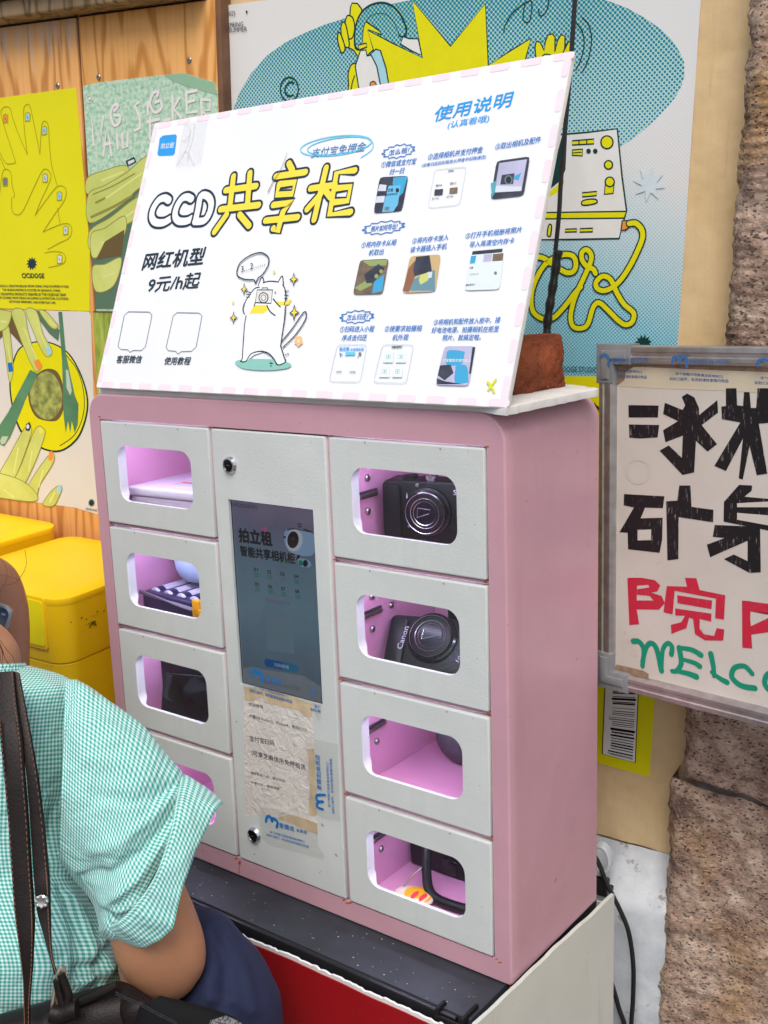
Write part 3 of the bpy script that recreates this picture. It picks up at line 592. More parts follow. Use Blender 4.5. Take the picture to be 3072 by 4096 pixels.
M_IN = mat_inside()
M_RUST = simple('rust', srgb(178, 96, 40), 0.9, var=0.45, scale=160, spec=0.1); M_GAP = simple('dark_gap', srgb(40, 26, 28), 0.8, var=0.2)
locker = empty('camera_rental_locker', 'pink metal rental locker with eight white windowed doors and a screen', 'locker', CM)
DW, DH, GX, GZ = 0.2, 0.1351, 0.0043, 0.0058
COLX = [0.0, 0.2043, 0.3862]; MW = 0.1776
XL, XR, ZT, ZB, DEP = -0.0234, 0.6092, 0.0345, -0.5861, 0.2
def prof(d, n=8):
    o = []
    R = {0: 0.030, 1: 0.030, 2: 0.005, 3: 0.005}
    for i, (cx, cz, a0) in enumerate(((XR, ZT, 0), (XL, ZT, 90), (XL, ZB, 180), (XR, ZB, 270))):
        r = R[i]; sx = -1 if cx == XR else 1; sz = -1 if cz == ZT else 1
        for k in range(n + 1):
            a = radians(a0 + 90 * k / n); o.append((cx + sx * r + (r - d) * cos(a), cz + sz * r + (r - d) * sin(a)))
    return o
def ring_faces(a, b, n): return [[a + i, a + (i + 1) % n, b + (i + 1) % n, b + i] for i in range(n)]
m = MB(); vs = []; N = 36
ys = [0.0, 0.0009, 0.0025] + [0.0025 + (DEP - 0.0025) * i / 14 for i in range(1, 15)]; dd = [0.0025, 0.0008, 0.0] + [0.0] * 14
for y, d in zip(ys, dd):
    for x, z in prof(d):
        q = 0.0
        if z < ZB + 0.02 and x > 0.3: q = 0.0016 * sin((x - 0.3) * 9)
        vs.append((x, y, z + q))
fs = []
for j in range(len(ys) - 1): fs += ring_faces(j * N, (j + 1) * N, N)
m.add(vs, fs, M_PINK)
m.add([(x, DEP, z) for x, z in prof(0)], [list(range(N))], M_PINK)
hx0, hx1, hz0, hz1 = -0.0016, 0.5878, -0.5595, 0.0016
o1 = [Vector((x, z, 0)) for x, z in prof(0.0025)]; o2 = [Vector(p) for p in ((hx0, hz0, 0), (hx1, hz0, 0), (hx1, hz1, 0), (hx0, hz1, 0))]
al = o1 + o2; tr = tessellate_polygon([o1, o2]); m.add([(p.x, 0.0, p.y) for p in al], [list(t) for t in tr], M_PINK)
hole = [(hx0, hz0), (hx1, hz0), (hx1, hz1), (hx0, hz1)]
m.add([(x, 0.0, z) for x, z in hole] + [(x, 0.018, z) for x, z in hole], ring_faces(0, 4, 4), M_PINK)
for x in (0.2, 0.3819): m.box((x + 0.0004, 0.0022, hz0), (x + 0.0039, 0.02, hz1), M_PINK, 0.0008)
for c in (0, 2):
    for r in range(3):
        z = -(r + 1) * DH - r * GZ; m.box((COLX[c] + 0.001, 0.003, z - 0.0043), (COLX[c] + DW - 0.001, 0.02, z - 0.0012), M_PINK, 0.001)
m.box((hx0, 0.0185, hz0), (hx1, 0.0195, hz1), M_GAP) if False else None
shell = m.build('shell', locker)

WX0, WX1, WZ0, WZ1, WR = 0.030, 0.166, -0.1037, -0.031, 0.017
def holed_panel(x0, x1, z0, z1, hole, th, mt, front=-0.0015):
    """sheet-metal door with a hole, rolled edges; front face at y=front"""
    m = MB(); b = 0.0016
    out = [Vector(p) for p in rrect(x0 + b, z0 + b, x1 - b, z1 - b, 0.0012, 2)]; inn = [Vector(p) for p in hole]
    tr = tessellate_polygon([[v.to_3d() for v in out], [v.to_3d() for v in inn]]); al = out + inn
    m.add([(p.x, front, p.y) for p in al], [list(t) for t in tr], mt)
    e1 = rrect(x0 + b * .3, z0 + b * .3, x1 - b * .3, z1 - b * .3, 0.0016, 2); e2 = rrect(x0, z0, x1, z1, 0.002, 2); n = len(out)
    m.add([(p.x, front, p.y) for p in out] + [(x, front + b * .3, z) for x, z in e1] + [(x, front + b, z) for x, z in e2] + [(x, front + th, z) for x, z in e2], ring_faces(n, 0, n) + ring_faces(2 * n, n, n) + ring_faces(3 * n, 2 * n, n), mt)
    k = len(inn); m.add([(p.x, front, p.y) for p in inn] + [(p.x, front + (th if len(hole) == 4 else .0048 + (th - .0048) * max(0, min(1, (WX0 + .009 - p.x) / .007))), p.y) for p in inn], ring_faces(0, k, k), mt)
    return m
def mat_pane():
    n = NT('dusty_acrylic'); t = n.n('ShaderNodeBsdfTransparent', i0=(0.97, 0.97, 0.98, 1)); gl = n.n('ShaderNodeBsdfGlossy'); gl.inputs['Roughness'].default_value = 0.06
    df = n.n('ShaderNodeBsdfDiffuse', i0=(0.8, 0.8, 0.82, 1)); lw = schlick(n)
    mx = n.n('ShaderNodeMixShader'); n.l(lw, mx.inputs[0]); n.l(t.outputs[0], mx.inputs[1]); n.l(gl.outputs[0], mx.inputs[2])
    m2 = n.n('ShaderNodeMixShader'); f = n.noise(60, 6, 0.7); sp = n.noise(500, 2); k = n.math('MULTIPLY', n.math('GREATER_THAN', sp, 0.72), 0.25)
    n.l(n.math('ADD', n.math('MULTIPLY', f, 0.022), n.math('MULTIPLY', k, f)), m2.inputs[0]); n.l(mx.outputs[0], m2.inputs[1]); n.l(df.outputs[0], m2.inputs[2])
    n.l(m2.outputs[0], n.t.nodes['Material Output'].inputs[0]); return n.m
M_PANE = mat_pane()
hole = rrect(WX0, WZ0, WX1, WZ1, WR, 7)
door_me = holed_panel(0.0005, DW - 0.0005, -DH + 0.0005, -0.0005, hole, 0.0135, M_DOOR)
M_LED = NT('led_strip_light'); M_LED.b.inputs['Emission Color'].default_value = (0.68, 0.72, 1.0, 1); M_LED.b.inputs['Emission Strength'].default_value = 42.0; M_LED = M_LED.m
def comp_mb():
    m = MB(); x0, x1, z0, z1, y0, y1 = 0.003, DW - 0.003, -0.1385, -0.003, 0.0205, 0.188
    P = [(x0, y0, z0), (x1, y0, z0), (x1, y0, z1), (x0, y0, z1), (x0, y1, z0), (x1, y1, z0), (x1, y1, z1), (x0, y1, z1)]
    m.add(P, [[0, 1, 5, 4], [1, 2, 6, 5], [2, 3, 7, 6], [3, 0, 4, 7], [4, 5, 6, 7]], M_IN); return m
labels = {}
for c in (0, 2):
    for r in range(4):
        org = Vector((COLX[c], 0, -r * (DH + GZ)))
        if c == 0 and r == 0:
            d0 = door_me.build('door', locker); pm = MB(); pm.add([(x, 0.0004, z) for x, z in rrect(WX0 + .0002, WZ0 + .0002, WX1 - .0002, WZ1 - .0002, WR)], [list(range(28))], M_PANE); p0 = pm.build('window_pane', d0, smooth=False)
            k0 = comp_mb().build('compartment', locker, smooth=False); lm = MB(); lm.box((0.012, 0.0215, -0.0075), (0.188, 0.026, -0.0035), M_LED); l0 = lm.build('led_strip', k0, smooth=False)
            d, k = d0, k0
        else:
            d = d0.copy(); COL.objects.link(d); d.parent = locker; p = p0.copy(); COL.objects.link(p); p.parent = d
            k = k0.copy(); COL.objects.link(k); k.parent = locker; l = l0.copy(); COL.objects.link(l); l.parent = k
        d.location = org; k.location = org
        if c == 2:                                   # catch and screws on the left inner wall
            s = MB(); s.box((0.0032, 0.044, -0.078), (0.0055, 0.076, -0.0695), simple('latch_slot_dark', srgb(50, 46, 54), 0.6) if 'M_SLOT' not in globals() else M_SLOT); s.tube([(0.0075, 0.040, -0.0745), (0.0075, 0.072, -0.0735)], 0.0026, M_SCREW, 8)
            cc = s.build('catch', k)
            for (yy, zz) in ((0.060, -0.0553), (0.0965, -0.0747), (0.0587, -0.0938)):
                s = MB(); s.lathe([(0.0042, 0), (0.0042, 0.0016), (0.003, 0.0032), (0.001, 0.0036)], M_SCREW, Matrix.Translation((0.003, yy, zz)) @ Matrix.Rotation(radians(90), 4, 'Y'), 12); s.build('screw', k)
# centre panel with screen
SX0, SX1, SZ0, SZ1 = 0.2265, 0.3596, -0.3162, -0.0838
ho = [(SX0, SZ0), (SX1, SZ0), (SX1, SZ1), (SX0, SZ1)]
cp = holed_panel(COLX[1] + .0005, COLX[1] + MW - .0005, -0.5579 + .0005, -.0005, ho, 0.012, M_DOOR).build('centre_panel', locker)
M_CHROME = simple('chrome', (0.75, 0.75, 0.76, 1), 0.12, 1.0, var=0.05); M_DKMET = simple('dark_metal', srgb(66, 64, 66), 0.3, 1.0, var=0.3, scale=200)
for (x, z) in ((0.2343, -0.042), (0.235, -0.5162)):
    s = MB(); Mx = Matrix.Translation((x, -0.0015, z)) @ Matrix.Rotation(radians(90), 4, 'X')
    s.lathe([(0.0105, 0), (0.0105, 0.001), (0.0088, 0.0042), (0.0074, 0.0046), (0.0070, 0.0036)], M_CHROME, Mx, 28); lk = s.build('lock', cp, ang=25)
    s = MB(); s.lathe([(0.0069, 0.002), (0.0069, 0.0038), (0.006, 0.0042)], M_DKMET, Mx, 24); s.box((-0.0006, -0.0028, 0.0036), (0.0006, 0.0028, 0.0045), K_BLACK, M=Mx); s.box((-0.0022, -0.0006, 0.0036), (0.0022, 0.0006, 0.0046), M_SCREW, M=Mx); s.build('key_cylinder', lk)
def mat_screen():
    n = NT('lit_screen'); n.p(0.08, spec=0.5); n.base((0.012, 0.014, 0.018, 1))
    sp = n.n('ShaderNodeSeparateXYZ'); n.l(n.co(), sp.inputs[0]); f = n.math('MULTIPLY_ADD', sp.outputs[1], 4.3, 1.36)
    q = n.math('ADD', f, n.math('MULTIPLY_ADD', n.noise(14, 3), 0.3, -0.15))
    c = n.ramp(q, [(0.0, srgb(76, 92, 108)), (0.45, srgb(92, 118, 134)), (0.75, srgb(84, 104, 122)), (0.88, srgb(92, 92, 116)), (1.0, srgb(112, 104, 128))])
    n.l(c, n.b.inputs['Emission Color']); n.b.inputs['Emission Strength'].default_value = 0.5; return n.m
PS = Plane(CO + CX * 0 + CY * 0.0022, CX, CZ)
def screen_ink(name, c):
    n = NT(name); n.p(0.1); n.base((0.01, 0.01, 0.012, 1)); n.b.inputs['Emission Color'].default_value = c; n.b.inputs['Emission Strength'].default_value = 0.42; return n.m
S_BLK = screen_ink('screen_black', srgb(14, 16, 22)); S_BLUE = screen_ink('screen_blue', srgb(30, 84, 150)); S_GRN = screen_ink('screen_green', srgb(24, 120, 76)); S_PUR = screen_ink('screen_purple', srgb(122, 96, 132)); S_PNK = screen_ink('screen_pink', srgb(200, 70, 130)); S_LT = screen_ink('screen_light', srgb(176, 190, 204)); S_LB = screen_ink('screen_pale_blue', srgb(128, 160, 196)); S_DK = screen_ink('screen_dark_grey', srgb(48, 50, 58)); S_MID = screen_ink('screen_panel_edge', srgb(102, 112, 140)); S_TEALB = screen_ink('screen_teal_blue', srgb(22, 110, 150))
A = Art(PS, 0.0)
A.poly([(SX0 - .001, SZ0 - .001), (SX1 + .001, SZ0 - .001), (SX1 + .001, SZ1 + .001), (SX0 - .001, SZ1 + .001)], simple('screen_bezel', (0.008, 0.008, 0.01, 1), 0.15, var=0), local=True); A.nxt()
A.poly([(SX0 + .0016, SZ0 + .0016), (SX1 - .0006, SZ0 + .0016), (SX1 - .0006, SZ1 - .0012), (SX0 + .0016, SZ1 - .0012)], mat_screen(), local=True); A.nxt()
A.stroke(B6((240, 1010), (250, 990), (300, 995), (700, 1075), (745, 1095), (750, 1140), (768, 1840), (765, 1890), (740, 1910), (330, 1800), (285, 1770), (265, 1710), (235, 1060)), 3, S_MID, smooth=False, closed=True)
A.text('ID:PL20S25062952', B6((142, 597))[0], B6((332, 620))[0], 14, S_BLK)
A.text('拍立租', B6((198, 860))[0], B6((440, 893))[0], 56, S_BLK, 0.045); A.text('智能共享相机柜', B6((208, 962))[0], B6((610, 1025))[0], 42, S_BLK, 0.035)
A.poly(B6((382, 740), (390, 762), (402, 768), (390, 776), (383, 795), (376, 772), (366, 766), (376, 758)), S_PNK)
A.poly(B6((545, 770), (740, 800), (738, 960), (560, 925)), S_LB, True); A.nxt(); A.stroke(B6((550, 775), (600, 765), (735, 790)), 5, S_DK); A.ell(B6((605, 850))[0], 33, 44, S_LT, 8); A.nxt(); A.ell(B6((594, 846))[0], 23, 34, S_BLK, 5); A.nxt(); A.ell(B6((594, 838))[0], 6, 8, S_DK)
A.stroke(B6((632, 728), (655, 732), (653, 752), (632, 748)), 5, S_BLK, closed=True, smooth=False); A.stroke(B6((670, 765), (700, 775), (738, 792)), 4, S_BLK); A.poly(B6((520, 825), (540, 815), (540, 840)), S_BLK)
A.poly(B6((615, 1000), (628, 955), (648, 960), (640, 985)), S_BLK); A.poly(B6((632, 985), (715, 1000), (722, 1045), (650, 1040)), S_LB, True); A.nxt(); A.poly(B6((635, 995), (665, 1000), (668, 1038), (640, 1035)), S_GRN); A.ell(B6((686, 1020))[0], 10, 14, S_BLK); A.stroke(B6((500, 1018), (540, 1000), (560, 1022)), 4, S_GRN)
for i, (t, x, y) in enumerate((('01', 306, 1076), ('02', 405, 1094), ('03', 502, 1110), ('04', 604, 1127), ('05', 314, 1184), ('06', 412, 1202), ('07', 508, 1219), ('08', 611, 1238))):
    A.text(t, B6((x, y))[0], B6((x + 30, y + 4))[0], 15, S_BLK, 0.02)
    k = S_PUR if t == '03' else S_GRN; A.stroke(B6((x, y + 12), (x + 30, y + 17), (x + 36, y + 27), (x + 34, y + 42), (x + 2, y + 38)), 3, k, smooth=False, closed=True); A.line(B6((x + 9, y + 26), (x + 26, y + 29)), 5, k)
A.text('电池状态监测', B6((393, 1302))[0], B6((575, 1332))[0], 16, S_PUR)
A.poly(rrect(*PS.hit(*B6((398, 1672))[0]), *PS.hit(*B6((588, 1435))[0]), 0.002) if False else B6((392, 1385), (596, 1420), (606, 1690), (404, 1655)), screen_ink('screen_blank_square', srgb(104, 128, 144))); A.nxt()
A.poly(B6((395, 1720), (620, 1768), (636, 1790), (634, 1815), (620, 1826), (400, 1780), (384, 1760), (384, 1735)), S_BLUE); A.nxt(); A.poly(B6((520, 1747), (620, 1768), (636, 1790), (634, 1815), (620, 1826), (520, 1805)), S_TEALB); A.nxt(); A.text('扫码租借', B6((458, 1778))[0], B6((566, 1800))[0], 15, S_LT)
A.text('WWW.PAILIZU.COM', B6((380, 1902))[0], B6((648, 1962))[0], 15, screen_ink('screen_maroon', srgb(70, 24, 50)), 0.02)
sc = A.mb.build('screen', cp, M=None, smooth=False); 
I3 = CM.inverted() @ PS.M; sc.matrix_local = I3

# rust at the seams
random.seed(3)
def rust(c, w, h, off, n=14):
    """one irregular rust stain, a thin print of its own on the locker"""
    PR = Plane(CO + CY * off, CX, CZ); A = Art(PR, 0.0)
    A.poly([(c[0] + w * cos(2 * pi * i / n) * random.uniform(.45, 1.15), c[1] + h * sin(2 * pi * i / n) * random.uniform(.45, 1.15)) for i in range(n)], M_RUST)
    ru = A.mb.build('rust_stain', locker, smooth=False); ru.matrix_local = CM.inverted() @ PR.M
q_ = 0
for c, w, h in (((946, 3434), 9, 5), ((958, 3452), 6, 10), ((1394, 3612), 16, 6), ((1376, 3600), 8, 5), ((1950, 1787), 9, 4), ((2000, 3850), 9, 5), ((398, 1667), 7, 3), ((956, 3480), 2.5, 22), ((1985, 3836), 10, 4), ((840, 1708), 5, 3), ((2044, 3950), 6, 8), ((812, 3402), 4, 2), ((1010, 3520), 5, 2), ((2030, 2500), 3, 2), ((1200, 1690), 3, 2)):
    q_ += 1; rust(c, w, h, -.00018 - q_ * 6e-6)
for c, w, h in (((440, 2091), 10, 4), ((476, 2501), 9, 5), ((1338, 2238), 8, 4), ((1945, 2328), 12, 5), ((1360, 2714), 8, 5), ((1955, 2855), 14, 6), ((1380, 3176), 9, 5), ((1968, 3358), 13, 6), ((924, 3022), 5, 4), ((880, 2158), 4, 3)):
    rust(c, w, h, .0018)
# ---- paper notice and packing tape on the centre panel
PP = Plane(CO - CY * 0.0017, CX, CZ)
def mat_notice():
    n = NT('crumpled_notice_paper'); n.p(0.6, spec=0.3); f = n.noise(26, 6, 0.6); n.base(n.ramp(f, [(0.3, srgb(208, 202, 196)), (0.7, srgb(226, 222, 216))])); n.bump(n.noise(60, 5, 0.65, dist=1.2), 0.8, 0.004); return n.m
M_STAIN = simple('brown_tape_stain', srgb(204, 184, 150), 0.6, var=0.25, scale=40, bump=0.3, bscale=80, bdist=0.001)
def mat_tape(f0=.05, dif=.06):
    n = NT('clear_packing_tape'); t = n.n('ShaderNodeBsdfTransparent', i0=(0.97, 0.97, 0.965, 1)); gl = n.n('ShaderNodeBsdfGlossy'); gl.inputs['Roughness'].default_value = 0.18; df = n.n('ShaderNodeBsdfDiffuse', i0=(0.85, 0.85, 0.84, 1))
    bp = n.n('ShaderNodeBump'); bp.inputs['Strength'].default_value = 0.6; bp.inputs['Distance'].default_value = 0.003; n.l(n.noise(60, 4, 0.6, dist=0.8), bp.inputs['Height']); n.l(bp.outputs[0], gl.inputs['Normal'])
    f = schlick(n, f0, bp.outputs[0])
    a = n.n('ShaderNodeMixShader'); n.l(f, a.inputs[0]); n.l(t.outputs[0], a.inputs[1]); n.l(gl.outputs[0], a.inputs[2])
    b = n.n('ShaderNodeMixShader', i0=dif); n.l(a.outputs[0], b.inputs[1]); n.l(df.outputs[0], b.inputs[2]); n.l(b.outputs[0], n.t.nodes['Material Output'].inputs[0]); return n.m
M_TAPE = mat_tape(); M_TAPE2 = mat_tape(.018, .03);  K_TBLUE = ink('tape_blue_ink', srgb(20, 112, 186)); K_HAND = ink('ballpoint_ink', srgb(52, 52, 60))
nt_ = empty('paper_notice', 'crumpled white handwritten notice taped to the centre panel below the screen', 'notice', PP.M @ Matrix.Translation((*PP.hit(1130, 3200), 0)))
pl2 = Plane(nt_.matrix_world.translation, CX, CZ)
A = Art(pl2, 0.0)
A.poly(B7((305, 235), (420, 245), (560, 275), (780, 330), (990, 415), (988, 560), (998, 700), (1010, 1000), (1030, 1520), (1040, 1640), (940, 1640), (800, 1560), (620, 1520), (480, 1500), (328, 1508), (315, 1000), (308, 600)), mat_notice()); A.build('paper_sheet', nt_)
A = Art(pl2, 0.0003)
A.poly(B7((308, 240), (420, 245), (780, 330), (985, 415), (985, 540), (900, 520), (850, 470), (700, 440), (560, 400), (480, 340), (400, 380), (320, 370)), M_STAIN); A.poly(B7((940, 850), (1000, 845), (1022, 1200), (1028, 1500), (990, 1510), (945, 1480), (960, 1250)), M_STAIN); A.poly(B7((640, 1530), (760, 1490), (900, 1530), (1030, 1580), (1036, 1690), (900, 1640), (780, 1580)), M_STAIN); A.nxt()
for t, a, b, h, bo in (('欢迎使用', (358, 425), (500, 455), 15, 0), ('大疆DJI Pocket3、Pocket4，数码CCD', (362, 545), (935, 690), 18, 0), ('支付宝扫码', (370, 770), (612, 818), 24, .005), ('|可享芝麻信用免押租赁', (392, 920), (920, 1070), 27, .005), ('微信系统升级，暂不可用', (378, 1095), (715, 1180), 12, 0), ('不便之处，敬请谅解', (385, 1190), (662, 1256), 12, 0)):
    A.text(t, B7(a)[0], B7(b)[0], h, K_HAND, bo)
A.build('handwriting', nt_)
def tape(label, pts, texts, mpath):
    q = [PP.hit(*p) for p in pts]; c = sum(q, Vector((0, 0))) / len(q); e = empty('packing_tape', label, 'tape', PP.M @ Matrix.Translation((*c, 0)), 'packing tape on the locker')
    p3 = Plane(e.matrix_world.translation, CX, CZ); A = Art(p3, 0.0008); A.poly(pts, M_TAPE); A.build('tape_strip', e)
    A = Art(p3, 0.0009)
    for t in texts: A.text(t[0], t[1], t[2], t[3], K_TBLUE, t[4], up=t[5] if len(t) > 5 else None)
    A.build('tape_print', e)
    for mp in mpath: A = Art(p3, 0.00093); A.stroke(mp[0], mp[1], K_TBLUE); A.build('tape_logo', e)
tape('clear blue-printed tape across the screen bottom and the notice top', B7((300, 60), (380, 40), (900, 130), (1080, 240), (1068, 580), (1030, 560), (990, 420), (560, 310), (300, 240)),
     [('麦德龙', B7((525, 180))[0], B7((700, 225))[0], 20, .02), ('这个纸箱已用麦德龙胶带封口', B7((415, 245))[0], B7((750, 345))[0], 10, 0), ('如封口破坏，收货前请检查箱内物品', B7((370, 285))[0], B7((788, 402))[0], 14, .01), ('这个', B7((1010, 440))[0], B7((1066, 455))[0], 14, .01), ('如封口被', B7((970, 470))[0], B7((1068, 494))[0], 13, .01)],
     [(B7((395, 130), (395, 80), (430, 85), (440, 120), (445, 85), (480, 100), (490, 140), (485, 185)), 13), (B7((1000, 260), (990, 310)), 8)])
tape('clear tape with sideways blue print along the right edge of the notice', B7((915, 730), (1240, 795), (1262, 1560), (1140, 1545), (1020, 1500), (945, 1400), (930, 1000)),
     [('麦德龙|会员店', B7((1085, 1260))[0], B7((1065, 915))[0], 20, .01, (-21, -8)), ('这个纸箱已用麦德龙胶带封口', B7((1165, 1425))[0], B7((1145, 985))[0], 10, .005, (-10, -3)), ('如封口破坏，收货前请检查箱内物品', B7((1207, 1487))[0], B7((1180, 945))[0], 10, .005, (-11, -3))],
     [(B7((1110, 1300), (1040, 1300), (1025, 1330), (1050, 1365), (1095, 1365), (1050, 1368), (1030, 1395), (1045, 1425), (1090, 1440)), 11)])
tape('clear tape with blue print below the notice beside the lower lock', B7((480, 1410), (650, 1440), (900, 1530), (1030, 1600), (1045, 1800), (1110, 1900), (1090, 1945), (900, 1880), (560, 1790), (480, 1720), (465, 1500)),
     [('麦德龙', B7((665, 1620))[0], B7((810, 1660))[0], 22, .015), ('会员店', B7((830, 1660))[0], B7((935, 1685))[0], 14, .01), ('这个纸箱已用麦德龙胶带封口', B7((570, 1672))[0], B7((910, 1772))[0], 11, .005), ('如封口破坏，收货前请检查箱内物品', B7((535, 1700))[0], B7((952, 1822))[0], 11, .005)],
     [(B7((530, 1560), (540, 1520), (570, 1510), (590, 1560), (595, 1530), (630, 1545), (645, 1575), (635, 1615)), 12)])
# ------------------------------------------------------------ foam sheet, sign board, brick on top of the locker
M_FOAM = simple('white_foam_board', srgb(222, 222, 220), 0.75, var=0.08, scale=30, bump=0.4, bscale=120, bdist=0.001)
fs_ = empty('foam_sheet', 'torn white foam sheet lying on top of the pink locker under the brick', 'foam sheet', CM @ Matrix.Translation((0.3, 0.1, ZT)))
random.seed(11)
def frag(a, b, n, amp):
    return [(a[0] + (b[0] - a[0]) * i / n + random.uniform(-amp, amp), a[1] + (b[1] - a[1]) * i / n + random.uniform(-amp, amp)) for i in range(n)]
op = frag((-0.005, 0.006), (0.600, 0.004), 26, .0006) + frag((0.606, -0.010), (0.6189, -0.0135), 3, .0006) + frag((0.6189, -0.0135), (0.6232, 0.175), 24, .0013) + frag((0.6232, 0.175), (0.552, 0.2165), 8, .002) + frag((0.552, 0.2165), (-0.005, 0.19), 10, .002)
m = MB(); m.prism([(x - .3, y - .1) for x, y in op], 0.0, 0.0078, M_FOAM, 0.0008); m.build('sheet', fs_)
su = CX * .9999 + CY * -.0149 + CZ * -.0009; sv = CX * .007 + CY * .363 + CZ * .9317
Q = CM @ cabhit(2026, 1632, 1, -0.012); PS0 = Plane(Q, su, sv); bl = PS0.hit(384, 1551); tr_ = PS0.hit(2294, 203); tl = PS0.hit(618, 494)
so_ = PS0.o + PS0.ex * bl.x + PS0.ey * bl.y
PSG = Plane(so_, su, sv); SW = PSG.hit(2026, 1632).x; SH = (PSG.hit(618, 494).y + PSG.hit(2294, 203).y) / 2
sign = empty('instruction_sign', 'large white printed instruction board leaning back on top of the pink locker', 'sign board', PSG.M)
def mat_sign():
    n = NT('glossy_sign_paper'); n.p(0.38, spec=0.35); f = n.noise(5, 4); c = n.mix(n.ramp(f, [(0.3, (0, 0, 0, 1)), (0.8, (1, 1, 1, 1))]), srgb(238, 242, 247), srgb(243, 246, 250))
    sp = n.noise(210, 2); sp2 = n.noise(5, 2); k = n.math('MULTIPLY', n.math('GREATER_THAN', sp, 0.785), n.math('GREATER_THAN', sp2, 0.55)); c = n.mix(n.math('MULTIPLY', k, .5), c, srgb(150, 140, 140)); n.base(c); n.bump(n.noise(6, 3), 0.1, 0.002); return n.m
m = MB(); out = rrect(0, 0, SW, SH, 0.003, 3); m.prism(out, -0.006, 0.0, M_FOAM, 0.0006); m.build('foam_board', sign)
A = Art(PSG, 0.0002); A.poly([(x, y) for x, y in rrect(0.0006, 0.0006, SW - 0.0006, SH - 0.0006, 0.003, 3)], mat_sign(), local=True); A.build('printed_face', sign)
A = Art(PSG, 0.0004)
def L2(u, v): return PSG.hit(u, v)
px1 = SW / 640.0
for i in range(17):                                            # dashed pink border
    x = 0.010 + i * (SW - 0.02) / 16.3
    A.poly(rrect(x, 0.0008, x + 0.0235, 0.0085, 0.003, 4), K_DASH, local=True); A.poly(rrect(x, SH - 0.0085, x + 0.0235, SH - 0.0008, 0.003, 4), K_DASH, local=True)
for i in range(10):
    y = 0.008 + i * (SH - 0.02) / 9.4
    A.poly(rrect(0.0008, y, 0.0085, y + 0.0235, 0.003, 4), K_DASH, local=True); A.poly(rrect(SW - 0.0085, y, SW - 0.0008, y + 0.0235, 0.003, 4), K_DASH, local=True)
A.poly(A1((1085, 900), (1165, 892), (1176, 902), (1162, 1018), (1150, 1032), (1060, 1036), (1047, 1026), (1062, 918)), ink('app_blue', srgb(52, 160, 236))); A.nxt(); A.text('拍立租', A1((1066, 987))[0], A1((1152, 982))[0], 23, K_WHITE, .015)
# big title: outlined letters
def outl(t, a, b, h, fill, w):
    A.text(t, a, b, h, K_DK, w); A.nxt()
    A.text(t, (a[0] + 4, a[1] - 4), (b[0] - 4, b[1] - 4), h - 9, fill, w * 0.25); A.nxt()
for pts in (B2((472, 508), (447, 494), (412, 508), (380, 558), (374, 605), (395, 634), (440, 636), (478, 616)), B2((602, 500), (577, 488), (545, 500), (515, 550), (508, 600), (530, 627), (575, 627), (604, 612)), B2((624, 630), (640, 560), (656, 484), (695, 484), (716, 522), (706, 580), (676, 624), (622, 630))):
    A.stroke(pts, 52, K_DK); A.nxt(); A.stroke(pts, 31, K_SIGNW); A.nxt()
G = [B2((845, 370), (825, 540)), B2((940, 350), (925, 540)), B2((800, 450), (975, 425)), B2((770, 560), (990, 535)), B2((805, 590), (735, 690)), B2((880, 590), (935, 655)),
     B2((1165, 295), (1185, 335)), B2((1090, 370), (1260, 345)), B2((1110, 415), (1200, 405), (1185, 470), (1095, 475), (1110, 415)), B2((1075, 535), (1185, 520), (1130, 575)), B2((1030, 625), (1215, 605)), B2((1130, 575), (1100, 690), (1075, 670)),
     B2((1290, 440), (1430, 420)), B2((1380, 320), (1310, 620)), B2((1350, 470), (1270, 560)), B2((1375, 450), (1405, 490)), B2((1545, 335), (1440, 350), (1400, 590), (1520, 575)), B2((1430, 440), (1520, 430), (1505, 510), (1420, 520))]
for pts in G: A.stroke(pts, 47, K_DK, smooth=False)
A.nxt()
for pts in G: A.stroke(pts, 28, K_SYEL, smooth=False)
A.nxt()
for k in (0, 1): A.stroke([(1346 + 70 * 0 + (142 - 14 * k) * cos(a) + 14 * k, 584 + (38 - 6 * k) * sin(a) - 24 * cos(a) * .7) for a in [i * pi / 14 for i in range(28)]], 5, K_CYAN, closed=True)
A.stroke(B2((1620, 150), (1650, 180), (1640, 220), (1580, 262)), 5, K_CYAN)
A.text('支付宝免押金', B2((1290, 265))[0], B2((1600, 225))[0], 40, ink('title_blue', srgb(84, 140, 190)), .004, shear=.12)
A.text('使用说明', B4((635, 232))[0], B4((1148, 128))[0], 62, K_SKY, .012, shear=.15); A.text('(认真看哦)', B4((728, 282))[0], B4((1003, 236))[0], 34, K_SKY, .004, shear=.12)
A.text('网红机型', B3((345, 208))[0], B3((728, 172))[0], 70, K_DK, .02, shear=.12); A.text('9元/h起', B3((375, 352))[0], B3((700, 322))[0], 66, K_DK, .015, shear=.12)
A.text('客服微信', B3((182, 795))[0], B3((340, 795))[0], 32, K_DK, .012, shear=.1); A.text('使用教程', B3((484, 805))[0], B3((648, 806))[0], 32, K_DK, .012, shear=.1)
for q in (B3((262, 470), (395, 472), (411, 492), (370, 690), (345, 715), (292, 714), (272, 726), (258, 710), (215, 708), (196, 690), (236, 492)), B3((570, 476), (708, 478), (727, 496), (690, 692), (660, 720), (595, 722), (575, 738), (560, 720), (515, 716), (500, 696), (545, 496))):
    A.stroke(q, 3, K_GREY, smooth=False, closed=True)
